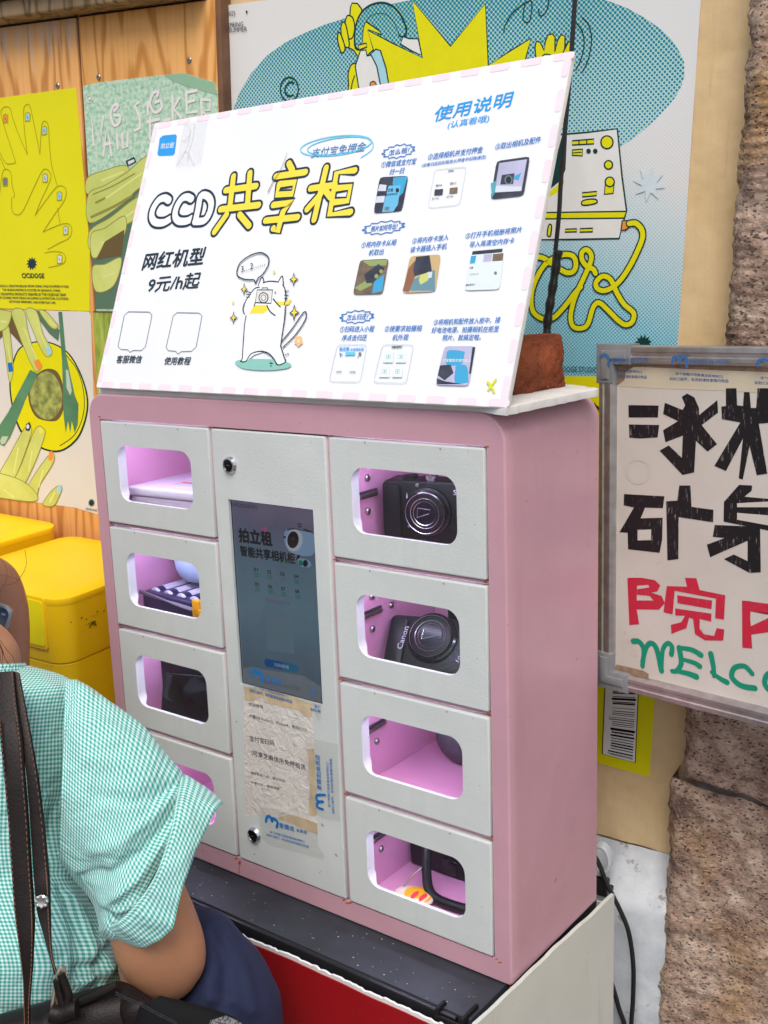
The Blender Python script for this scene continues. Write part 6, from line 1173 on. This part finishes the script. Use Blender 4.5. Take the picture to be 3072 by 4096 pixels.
torso = [sect((-300, 2690), (70, 2680), 1.19, .8), sect((-520, 2790), (250, 2760), 1.19, .55), sect((-600, 2990), (300, 2960), 1.19, .55), sect((-600, 3400), (270, 3390), 1.19, .55), sect((-560, 3850), (330, 3860), 1.19, .5), sect((-540, 4150), (340, 4180), 1.2, .6), sect((-520, 4500), (330, 4520), 1.21, .6)]
loft(m, torso, M_SKIN, 40, 5)
neck = [sect((-260, 2760), (95, 2740), 1.175, .8), sect((-225, 2690), (84, 2672), 1.175, .8), sect((-235, 2640), (80, 2625), 1.175, .8), sect((-260, 2590), (70, 2582), 1.175, .8), sect((-320, 2550), (42, 2540), 1.18, .8), sect((-400, 2510), (8, 2506), 1.18, .8), sect((-470, 2480), (-30, 2480), 1.18, .8)]
loft(m, neck, M_SKIN, 36, 5)
hc = at(-330, 2230, 1.20)
head = [sect((-420, 2530), (-190, 2530), 1.19, .9), sect((-560, 2440), (-80, 2440), 1.19, 1.1), sect((-640, 2300), (-45, 2290), 1.19, 1.15), sect((-650, 2120), (-40, 2110), 1.19, 1.15), sect((-590, 1950), (-90, 1950), 1.19, 1.1), sect((-480, 1850), (-190, 1850), 1.19, 1.0), sect((-380, 1822), (-300, 1822), 1.19, 1.0)]
loft(m, head, M_SKIN, 36, 5)
nose = hc + FWD * .10 + RC.col[0] * .03; loft(m, tubesecs([nose - FWD * .03 + Vector((0, 0, .02)), nose + FWD * .012 + Vector((0, 0, -.008)), nose - FWD * .02 + Vector((0, 0, -.02))], [.008, .013, .009]), M_SKIN, 14, 3)
lsh = at(-560, 2850, 1.18); lel = at(-820, 3450, 1.28); lwr = at(-230, 2720, 1.38); lhd = at(-120, 2620, 1.385)
loft(m, tubesecs([lsh, lsh.lerp(lel, .5), lel], [.05, .045, .04]), M_SKIN, 22, 4); loft(m, tubesecs([lel, lel.lerp(lwr, .5), lwr], [.04, .035, .025]), M_SKIN, 22, 4); loft(m, tubesecs([lwr, lwr.lerp(lhd, .5), lhd], [.025, .034, .03]), M_SKIN, 20, 3)
fd = (lhd - lwr).normalized(); sd_ = fd.cross(FWD).normalized()
for k in range(4): b = lhd + sd_ * (-.026 + .0175 * k); loft(m, tubesecs([b, b + fd * .025 + FWD * .01, b + fd * .035 - FWD * .012], [.0092, .0088, .0075]), M_SKIN, 12, 3)
knee = at(960, 4040, 1.17); hipR = at(150, 4150, 1.20); ank = Vector((knee.x + .02, knee.y - .02, .09))
loft(m, tubesecs([hipR, hipR.lerp(knee, .5), knee], [.06, .05, .04]), M_SKIN, 24, 4); loft(m, tubesecs([knee, knee.lerp(ank, .4), ank, ank + Vector((0, 0, -.05))], [.04, .036, .030, .034]), M_SKIN, 24, 4); loft(m, tubesecs([ank + Vector((-.02, -.04, -.05)), ank + Vector((.04, .05, -.055)), ank + Vector((.09, .14, -.07))], [.036, .036, .018]), M_SKIN, 20, 4)
hipL = at(-420, 4150, 1.22); kneeL = hipL + Vector((-.2, .22, -.02)); ankL = Vector((kneeL.x, kneeL.y - .02, .09))
loft(m, tubesecs([hipL, hipL.lerp(kneeL, .5), kneeL], [.07, .065, .05]), M_SKIN, 24, 4); loft(m, tubesecs([kneeL, kneeL.lerp(ankL, .4), ankL, ankL + Vector((0, 0, -.05))], [.05, .048, .034, .036]), M_SKIN, 24, 4)
body = remeshed('body', local(woman, m), woman, .0055, M_SKIN, 4)
# hair, out of frame but for loose strands
m = MB()
loft(m, [sect((-560, 2480), (-300, 2500), 1.16, .9), sect((-650, 2400), (-170, 2400), 1.16, 1.1), sect((-690, 2280), (-110, 2260), 1.165, 1.15), sect((-700, 2080), (-70, 2080), 1.17, 1.2), sect((-640, 1900), (-80, 1900), 1.18, 1.2), sect((-480, 1795), (-200, 1795), 1.18, 1.1), sect((-370, 1775), (-310, 1775), 1.18, 1.0)], M_HAIR, 40, 5)
random.seed(21)
for i in range(16):
    u0 = random.uniform(-120, -20); v0 = random.uniform(2380, 2500); pts = [at(u0, v0, 1.12)]
    u = u0; v = v0; du = random.uniform(5, 30)
    for k in range(4): u += du * random.uniform(.2, 1.6); v += random.uniform(35, 75); pts.append(at(min(u, 78), v, 1.085 + .004 * k))
    m.tube(cat(pts, 4), .00028, M_HAIR, 4)
for q in (((-20, 2210), (20, 2260), (28, 2310), (5, 2360), (-20, 2400)), ((-20, 2330), (40, 2338), (80, 2310), (105, 2260), (100, 2200)), ((-20, 2300), (25, 2302), (70, 2318))): m.tube(cat([at(u, v, 1.10) for u, v in q], 5), .00022, M_HAIR, 4)
local(woman, m).build('hair', woman)
# shirt
def mat_gingham():
    n = NT('green_gingham'); n.p(.85, spec=.2); uv = n.co('UV'); sp = n.n('ShaderNodeSeparateXYZ')
    ds = n.n('ShaderNodeMapping'); ds.inputs['Scale'].default_value = (1 / .0041,) * 3; n.l(uv, ds.inputs['Vector']); n.l(ds.outputs[0], sp.inputs[0])
    def st(o):
        a = n.math('FRACT', o); a = n.math('ABSOLUTE', n.math('SUBTRACT', a, .5)); r = n.n('ShaderNodeMapRange', interpolation_type='SMOOTHSTEP'); r.inputs[1].default_value = .2; r.inputs[2].default_value = .3; n.l(a, r.inputs[0]); return r.outputs[0]
    s = n.math('MULTIPLY', n.math('ADD', st(sp.outputs[0]), st(sp.outputs[1])), .5)
    c = n.ramp(s, [(0.0, srgb(222, 240, 244)), (.5, srgb(136, 204, 198)), (1.0, srgb(40, 150, 134))])
    f = n.noise(40, 3); n.base(n.mix(n.math('MULTIPLY', f, .12), c, srgb(200, 226, 216)))
    n.b.inputs['Sheen Weight'].default_value = .15; w1 = n.bump(n.noise(20, 3, .5, n.mapped((1, 1, 1.6)), .8), .5, .012); n.bump(n.noise(900, 2), .25, .0005, w1); return n.m
M_GING = mat_gingham()
RCI = RC.transposed()
def topx(p): q = RCI @ (p - CAM); return 1536 + F * q.x / q.z, 2048 + F * q.y / q.z
def folds(p, nrm, L):
    """cloth folds: raised (or sunk) lines given on the photo, only on the side facing the camera"""
    if nrm.dot(CAM - p) < 0: return 0.0
    u, v = topx(p); s = 0.0
    for pts, w, amp in L:
        best = 1e9
        for (a, b), (c, d) in zip(pts, pts[1:]):
            e = (c - a, d - b); k = max(0, min(1, ((u - a) * e[0] + (v - b) * e[1]) / (e[0] ** 2 + e[1] ** 2))); best = min(best, (u - a - k * e[0]) ** 2 + (v - b - k * e[1]) ** 2)
        if best < 9 * w * w: s += amp * math.exp(-best / (w * w))
    return s
FT = [(B1((320, 1240), (430, 1290), (500, 1400), (520, 1560)), 26, -.004), (B1((380, 1360), (470, 1560), (500, 1720)), 20, .007), (B1((330, 1330), (400, 1560), (420, 1800)), 22, -.006), (B1((300, 1330), (330, 1560), (350, 1800)), 22, .005), (B1((600, 1640), (520, 1720), (440, 1760)), 20, -.006), (B1((640, 1740), (540, 1820), (440, 1850)), 18, .005), (B1((220, 795), (300, 815), (345, 830)), 5, .0022), (B1((220, 810), (300, 830), (345, 845)), 5, -.002), (B1((300, 880), (285, 1050), (270, 1250)), 16, -.004), (B1((260, 1650), (240, 1850), (260, 2000)), 24, .005), (B1((560, 1600), (600, 1750), (560, 1900)), 16, .004), (B1((520, 1650), (540, 1800), (500, 1950)), 14, -.005)]
FS_ = [(B1((420, 180), (395, 330), (355, 520), (345, 700), (322, 1000), (308, 1230)), 6, .0035), (B1((408, 180), (383, 330), (343, 520), (333, 700), (310, 1000)), 6, -.003), (B1((990, 745), (880, 800), (700, 830), (520, 800)), 22, -.005), (B1((985, 770), (850, 930), (680, 1060), (500, 1100)), 26, .005), (B1((960, 900), (800, 1100), (620, 1240), (430, 1270)), 22, -.006), (B1((900, 1080), (760, 1270), (600, 1380), (480, 1390)), 22, .006), (B1((980, 700), (860, 600), (700, 480), (520, 400)), 26, .004), (B1((990, 735), (840, 700), (660, 640), (480, 610)), 24, .0035), (B1((430, 1280), (470, 1400), (545, 1530)), 18, -.005), (B1((650, 1510), (580, 1450), (480, 1330)), 16, -.006), (B1((760, 1400), (660, 1440), (560, 1420)), 14, .004)]
def wr_torso(p, t, a, nrm):
    w = .0045 * noise.noise(p * 14) + .003 * noise.noise(Vector((p.x * 30, p.y * 30, p.z * 9)))
    if t > .45: w += .0022 * sin(p.z * 55 + p.x * 40 + 7 * noise.noise(p * 6)) * min(1, (t - .45) * 4)
    return p + nrm * (w + folds(p, nrm, FT))
m = MB(); uvs = []
T = [sect((-270, 2700), (100, 2662), 1.185, .85), sect((-330, 2705), (150, 2672), 1.185, .75), sect((-500, 2750), (258, 2706), 1.18, .62), sect((-640, 2850), (330, 2775), 1.175, .62), sect((-680, 3050), (335, 2960), 1.175, .6), sect((-690, 3300), (300, 3280), 1.175, .58), sect((-680, 3520), (330, 3505), 1.175, .57), sect((-670, 3640), (392, 3640), 1.175, .58), sect((-650, 3760), (450, 3755), 1.175, .6), sect((-640, 3866), (486, 3866), 1.175, .6), sect((-630, 3945), (466, 3945), 1.175, .6), sect((-610, 4100), (440, 4100), 1.18, .6), sect((-600, 4250), (420, 4250), 1.18, .6)]
loft(m, T, M_GING, 150, 12, uvs, wr_torso, caps=False)
def wr_slv(p, t, a, nrm):
    w = .005 * noise.noise(p * 13) + .003 * noise.noise(p * 30)
    k = math.exp(-((a - .25) / .14) ** 2) ; w += .0016 * sin(9 * a * 6.28 + 3 * noise.noise(p * 7)) * (.3 + .7 * (1 - t)) + .004 * noise.noise(Vector((p.x * 9, p.y * 9, p.z * 22)))
    return p + nrm * (w + folds(p, nrm, FS_))
SL = [sect((236, 3440), (262, 2712), 1.115, .50), sect((296, 3520), (318, 2722), 1.11, .52), sect((340, 3565), (408, 2778), 1.108, .54), sect((380, 3625), (507, 2858), 1.106, .56), sect((398, 3680), (612, 2965), 1.104, .58), sect((404, 3712), (686, 3068), 1.102, .58), sect((418, 3728), (722, 3118), 1.10, .58), sect((450, 3752), (760, 3150), 1.10, .58), sect((470, 3760), (790, 3180), 1.10, .56)]
loft(m, SL, M_GING, 130, 12, uvs, wr_slv, caps=False)
m.uv = uvs
shirt = local(woman, m).build('shirt', woman, ang=180)
def closed(P, sub, soft):
    """closed ring through (u, v, depth) points; soft 0 keeps the corners"""
    A_ = [at(*p) if not isinstance(p, Vector) else p for p in P]; C_ = cat(A_, sub, True); L_ = [A_[i].lerp(A_[(i + 1) % len(A_)], k / sub) for i in range(len(A_)) for k in range(sub)]
    return [l.lerp(c, soft) for l, c in zip(L_, C_)]
R0 = closed([(736, 3100, 1.105), (716, 3205, 1.052), (692, 3325, 1.030), (629, 3504, 1.022), (550, 3627, 1.03), (470, 3699, 1.05), (398, 3717, 1.095), (430, 3640, 1.15), (530, 3460, 1.175), (640, 3260, 1.165), (700, 3150, 1.145)], 12, 1)
R2 = closed([(896, 3214, 1.10), (862, 3240, 1.065), (796, 3388, 1.040), (728, 3552, 1.026), (690, 3714, 1.028), (579, 3795, 1.045), (434, 3758, 1.105), (470, 3690, 1.165), (570, 3540, 1.19), (700, 3370, 1.18), (830, 3240, 1.145)], 12, .45)
ax_ = sum((b - a for a, b in zip(R0, R2)), Vector()) / len(R0); c0_ = sum(R0, Vector()) / len(R0); c2_ = sum(R2, Vector()) / len(R2)
def mixr(t, out): return [(a.lerp(b, t) - c0_.lerp(c2_, t)) * out + c0_.lerp(c2_, t) for a, b in zip(R0, R2)]
rings = [mixr(-.06, .955), mixr(-.03, .985), R0, mixr(.10, 1.02), mixr(.3, 1.03), mixr(.5, 1.03), mixr(.7, 1.025), mixr(.88, 1.012), R2, mixr(1.01, .985), mixr(.97, .965), mixr(.7, .95), mixr(.3, .94)]
m = MB(); uvs = []; vv = 0.0; nr_ = len(R0); vs = []
for j, R_ in enumerate(rings):
    if j: vv += (rings[j][40] - rings[j - 1][40]).length
    acc = 0.0
    for i, p in enumerate(R_):
        q = p + (p - c0_.lerp(c2_, .5)).normalized() * (.0028 * noise.noise(p * 24) + .0014 * noise.noise(p * 60)); vs.append(q); uvs.append((acc, vv)); acc += (R_[(i + 1) % nr_] - p).length
fs = []
for j in range(len(rings) - 1): fs += ring_faces(j * nr_, (j + 1) * nr_, nr_)
m.add(vs, fs, M_GING); m.uv = uvs; local(woman, m).build('cuff', shirt, ang=70)
def wr_c(p, t, a, nrm): return p + nrm * (.0022 * noise.noise(p * 22) + .0012 * noise.noise(p * 50))
m = MB(); uvs = []; COL_ = [sect((-250, 2668), (94, 2650), 1.172, .86), sect((-262, 2690), (104, 2672), 1.172, .90), sect((-290, 2725), (128, 2706), 1.172, .92), sect((-300, 2738), (136, 2722), 1.172, .9), sect((-270, 2722), (116, 2706), 1.172, .8)]
loft(m, COL_, M_GING, 100, 5, uvs, wr_c, caps=False); m.uv = uvs; local(woman, m).build('collar', shirt, ang=180)
# trousers
M_NAVYF = simple('navy_trouser_fabric', srgb(25, 35, 68), .85, var=.15, scale=50, bump=.3, bscale=700)
FTR = [(((900, 3760), (980, 3880), (1020, 4050)), 26, .005), (((860, 3720), (900, 3850), (900, 4000)), 24, -.005), (((1000, 4060), (940, 4010), (840, 4000)), 18, .004)]
def wr_t(p, t, a, nrm): return p + nrm * (folds(p, nrm, FTR) + .003 * noise.noise(p * 16) + .002 * noise.noise(p * 34))
m = MB()
def leg(c0, c1, r0, r1): pass
loft(m, [sect((330, 4330), (500, 3700), 1.30, .5), sect((480, 4330), (640, 3600), 1.26, .6), sect((620, 4330), (790, 3626), 1.20, .75), sect((720, 4310), (884, 3668), 1.17, .84), sect((780, 4300), (960, 3742), 1.165, .86), sect((820, 4330), (1040, 3830), 1.165, .9), sect((840, 4380), (1092, 3940), 1.165, .95), sect((845, 4440), (1118, 4046), 1.165, 1.0), sect((850, 4560), (1122, 4180), 1.165, 1.0), sect((860, 4720), (1120, 4420), 1.165, 1.0), sect((860, 5000), (1105, 4800), 1.165, 1.0), sect((880, 5600), (1095, 5500), 1.165, 1.0)], M_NAVYF, 160, 18, None, wr_t)
m.tube if 0 else (lambda *a: 0)(cat([at(u, v, dd_) for u, v, dd_ in ((795, 3942, 1.062), (860, 3952, 1.058), (920, 3972, 1.058), (960, 3990, 1.064))], 6), [.0012, .0022, .0026, .003, .0032] * 3 + [.003, .0028, .0024, .0018][:4], M_NAVYF, 10)
loft(m, tubesecs([hipL, hipL.lerp(kneeL, .5), kneeL, kneeL + Vector((0, .01, -.06)), kneeL.lerp(ankL, .6), ankL + Vector((0, 0, .02))], [.09, .085, .07, .068, .06, .055]), M_NAVYF, 40, 5)
local(woman, m).build('trousers', woman, ang=60)
# stool under the person
hs = at(-60, 4420, 1.21); sz_ = hs.z - .05
stl = empty('stool', 'low stool under the seated person, mostly outside the photo', 'stool', TT((hs.x, hs.y, 0))); m = MB(); m.box((-.15, -.13, sz_ - .03), (.15, .13, sz_), M_DKWOOD, .008); m.build('seat', stl)
for sx in (-1, 1):
    for sy in (-1, 1): m = MB(); m.box((sx * .12 - .015, sy * .1 - .015, -.03), (sx * .12 + .015, sy * .1 + .015, sz_ - .03), M_DKWOOD, .003); m.build('leg', stl)
# phone
ph = Plane(at(40, 2440, 1.335), RC.col[0] * .93 + RC.col[1] * .30 * -1 * -1 + FWD * .12, -RC.col[1] * .95 + RC.col[0] * .18)
pe = empty('smartphone', 'silver edged smartphone cut by the left edge, beside the neck of the seated person', 'smartphone', ph.M)
m = MB(); m.prism(rrect(-.07, -.148, .004, .004, .011, 6), -.0075, 0, simple('silver_phone_case', srgb(168, 174, 186), .25, .6, var=.05), .0018); m.build('phone_body', pe)
m = MB(); m.prism(rrect(-.067, -.145, .0005, .0005, .009, 6), .0001, .0006, simple('phone_glass', srgb(66, 84, 112), .12, var=.1)); m.build('phone_screen', pe)
m = MB(); m.prism(rrect(-.0085, -.0085, -.003, -.0055, .0012, 3), .0007, .0009, simple('phone_mark', srgb(150, 160, 176), .3)); m.build('phone_mark', pe)
# second person: bare knee and shin in front of the bin
kn = at(-50, 2420, 1.40); p2 = empty('person', 'bare tanned knee of a second person, cut by the left photo edge', 'person', TT((kn.x, kn.y, 0)))
m = MB()
loft(m, [sect((-80, 2228), (0, 2229), 1.40, .9), sect((-160, 2246), (26, 2246), 1.40, .9), sect((-200, 2280), (60, 2280), 1.40, .9), sect((-215, 2340), (88, 2340), 1.40, .9), sect((-222, 2420), (107, 2420), 1.40, .9), sect((-222, 2520), (114, 2520), 1.40, .9), sect((-215, 2640), (113, 2640), 1.40, .9), sect((-210, 2850), (108, 2850), 1.40, .9), sect((-190, 3200), (95, 3200), 1.40, .9), sect((-150, 3800), (60, 3800), 1.40, .9), sect((-125, 4350), (35, 4350), 1.40, .95), sect((-120, 4500), (40, 4500), 1.40, .95)], M_SKIN2, 40, 5)
loft(m, tubesecs([at(-60, 2380, 1.40), at(-400, 2420, 1.40), at(-900, 2520, 1.42)], [.05, .062, .08]), M_SKIN2, 30, 5)
ft = at(-45, 4560, 1.40); loft(m, tubesecs([ft + Vector((-.02, .02, 0)), ft + Vector((.03, -.03, -.01)), ft + Vector((.07, -.09, -.03))], [.034, .034, .016]), M_SKIN2, 20, 4)
remeshed('body', local(p2, m), p2, .005, M_SKIN2, 5)
m = MB(); loft(m, tubesecs([at(-330, 2415, 1.40), at(-600, 2455, 1.41), at(-950, 2530, 1.42)], [.07, .078, .09]), M_NAVYF, 30, 5); local(p2, m).build('shorts', p2)
# ------------------------------------------------------------ handbag
def mat_leather():
    n = NT('dark_brown_leather'); n.p(.48, spec=.25); f = n.noise(40, 6); n.base(n.ramp(f, [(.3, srgb(19, 13, 12)), (.7, srgb(29, 20, 19))])); w = n.n('ShaderNodeTexVoronoi'); w.inputs['Scale'].default_value = 420; n.l(n.co(), w.inputs['Vector']); n.bump(n.math('ADD', n.math('MULTIPLY', w.outputs[0], .4), f), .35, .0012); return n.m
M_LEA = mat_leather(); M_STITCH = simple('tan_stitching', srgb(112, 78, 60), .8); M_BRASS = simple('pale_brass', srgb(226, 216, 196), .3, 1.0, var=.1)
bc = at(330, 4140, 1.0); bag = empty('handbag', 'dark brown leather handbag with stitched straps over the shoulder of the seated person', 'handbag', TT((bc.x, bc.y, bc.z - .16)))
def band(name, Ls, Rs, ds, th=.0035, stitch=(), par=bag):
    a = cat([at(*p, d) for p, d in zip(Ls, ds)], 6); b = cat([at(*p, d) for p, d in zip(Rs, ds)], 6); m = MB(); vs = []; N_ = len(a)
    for i in range(N_):
        t = (a[min(i + 1, N_ - 1)] - a[max(i - 1, 0)]).normalized(); w = b[i] - a[i]; nr = t.cross(w).normalized()
        if nr.dot(FWD) > 0: nr = -nr
        for k, off in ((0, 0), (.06, 1), (.3, 1.25), (.5, 1.3), (.7, 1.25), (.94, 1), (1, 0), (1, -1), (0, -1)): vs.append(a[i] + w * k + nr * th * .5 * off)
    fs = []
    for i in range(N_ - 1): fs += ring_faces(i * 9, (i + 1) * 9, 9)
    fs.append(list(range(9))); fs.append([(N_ - 1) * 9 + i for i in range(9)][::-1]); m.add(vs, fs, M_LEA); o = local(bag, m).build(name, par, ang=50)
    m = MB()
    for k in stitch:
        P = [a[i] + (b[i] - a[i]) * k for i in range(N_)]; nr = -FWD; acc = 0.0
        i = 0.0
        L_ = sum((P[i + 1] - P[i]).length for i in range(N_ - 1)); cnt = int(L_ / .0046)
        for s in range(cnt):
            tt = s / cnt * (N_ - 1); i0 = int(tt); p = P[i0].lerp(P[i0 + 1], tt - i0); d = (P[i0 + 1] - P[i0]).normalized(); p = p + nr * (th * .62 + .0004); m.tube([p, p + d * .0030], .00055, M_STITCH, 5)
    if stitch: local(bag, m).build('stitching', o)
    return o
s1 = band('strap', B1((-20, 128), (-15, 300), (0, 470), (22, 700), (45, 950), (62, 1200), (80, 1450), (105, 1650), (128, 1830), (135, 1980), (140, 2100)), B1((82, 118), (98, 300), (122, 470), (140, 700), (160, 950), (174, 1200), (188, 1400), (190, 1550), (182, 1750), (168, 1920), (165, 2100)), (1.09, 1.075, 1.06, 1.05, 1.045, 1.04, 1.035, 1.03, 1.03, 1.03, 1.03), stitch=(.1, .9))
s2 = band('strap', B1((78, 122), (96, 300), (118, 470), (146, 700), (166, 950), (182, 1200), (192, 1330), (205, 1450), (235, 1560), (270, 1680), (300, 1790)), B1((108, 128), (140, 300), (172, 470), (212, 700), (244, 950), (266, 1180), (276, 1300), (280, 1450), (286, 1600), (298, 1720), (326, 1800)), (1.092, 1.079, 1.065, 1.055, 1.05, 1.045, 1.04, 1.038, 1.034, 1.03, 1.028), stitch=(.88,))
m = MB(); q = at(*B1((232, 1388))[0], 1.034); Mx = TT(q) @ (-FWD).to_track_quat('Z', 'Y').to_matrix().to_4x4()
m.lathe([(.0062, -.001), (.0062, .001), (.0045, .0022), (.003, .0018)], M_SILV, Mx, 16)
for i in range(8): a = i * pi / 4; m.lathe([(.0016, 0), (.0014, .0016), (.0004, .002)], M_BRASS if i % 2 else M_SILV, Mx @ TT((.0052 * cos(a), .0052 * sin(a), .0006)), 8)
local(bag, m).build('stud', s2)
m = MB(); loft(m, [sect((60, 4120), (290, 4052), .99, .5), sect((40, 4200), (540, 4020), .99, .36), sect((20, 4300), (680, 4040), .99, .34), sect((20, 4500), (760, 4200), 1.0, .34)], M_LEA, 40, 5) if False else None
B = [sect((-240, 4120), (470, 3925), 1.075, .06), sect((-260, 4130), (520, 3940), 1.07, .12), sect((-280, 4170), (610, 4005), 1.06, .15), sect((-300, 4260), (680, 4120), 1.06, .18), sect((-310, 4500), (690, 4420), 1.06, .2), sect((-300, 4720), (660, 4700), 1.06, .2), sect((-250, 4760), (600, 4740), 1.06, .12)]
m = MB(); loft(m, B, M_LEA, 60, 6, None, lambda p, t, a, nrm: p + nrm * (.004 * noise.noise(p * 18) + .002 * noise.noise(p * 40))); local(bag, m).build('bag_body', bag, ang=60)
m = MB()
for pts, r in ((B1((200, 2055), (330, 2005), (450, 1950), (560, 1895), (650, 1850)), .004), (B1((560, 2030), (640, 2012), (740, 2000), (800, 2030), (830, 2068)), .003)): m.tube(cat([at(u, v, 1.052) for u, v in pts], 6), r, M_LEA, 10)
local(bag, m).build('rim_piping', bag)
m = MB(); loft(m, [sect((470, 3990), (530, 3965), 1.06, .5), sect((480, 4060), (590, 4000), 1.05, .5), sect((510, 4140), (650, 4060), 1.05, .5), sect((530, 4260), (700, 4180), 1.05, .5)], M_LEA, 30, 5); local(bag, m).build('end_gusset', bag)
m = MB(); c = [at(u, v, 1.025) for u, v in B1((350, 1752), (352, 1790), (345, 1850), (330, 1920), (318, 1980), (300, 1995), (296, 1960), (306, 1880), (320, 1800), (335, 1765), (350, 1752))]; m.tube(cat(c, 5), .0026, M_BRASS, 10); local(bag, m).build('metal_ring', bag)
m = MB(); m.tube(cat([at(u, v, 1.02) for u, v in B1((335, 1790), (365, 1860), (380, 1920), (360, 1985), (330, 1900), (315, 1820))], 6), .0038, M_LEA, 10); m.tube(cat([at(u, v, 1.02) for u, v in B1((285, 2005), (340, 2012), (400, 1990), (428, 1985))], 5), .009, M_LEA, 12); local(bag, m).build('handle_loop', bag)
def mat_mesh():
    n = NT('black_mesh_fabric'); n.p(.7); w = n.n('ShaderNodeTexVoronoi'); w.inputs['Scale'].default_value = 500; n.l(n.co(), w.inputs['Vector']); n.base(n.ramp(w.outputs[0], [(.3, (.012, .012, .014, 1)), (.6, (.16, .16, .17, 1))])); return n.m
mp = empty('mesh_pouch', 'black bag with zip and mesh pocket under the elbow of the seated person', 'bag', TT(at(860, 4150, 1.03)))
m = MB(); loft(m, [sect((560, 4020), (640, 3982), 1.035, .5), sect((540, 4110), (900, 4052), 1.035, .35), sect((560, 4220), (1010, 4150), 1.035, .35), sect((600, 4500), (1020, 4420), 1.035, .35)], simple('black_bag_fabric', srgb(17, 17, 19), .8, spec=.2, var=.2), 40, 5)
local(mp, m).build('pouch_body', mp)
m = MB(); loft(m, [sect((840, 4082), (905, 4062), 1.012, .3), sect((830, 4140), (985, 4110), 1.008, .2), sect((840, 4260), (1000, 4230), 1.008, .2)], mat_mesh(), 30, 4); local(mp, m).build('mesh_pocket', mp)
m = MB()
for off in (0, 9): m.tube(cat([at(u, v + off, 1.006) for u, v in B1((640, 1890), (700, 1920), (790, 1960), (880, 2010), (960, 2050), (1010, 2100))], 5), .0005, M_DKMET, 6)
local(mp, m).build('zip', mp)
bpy.context.view_layer.update()
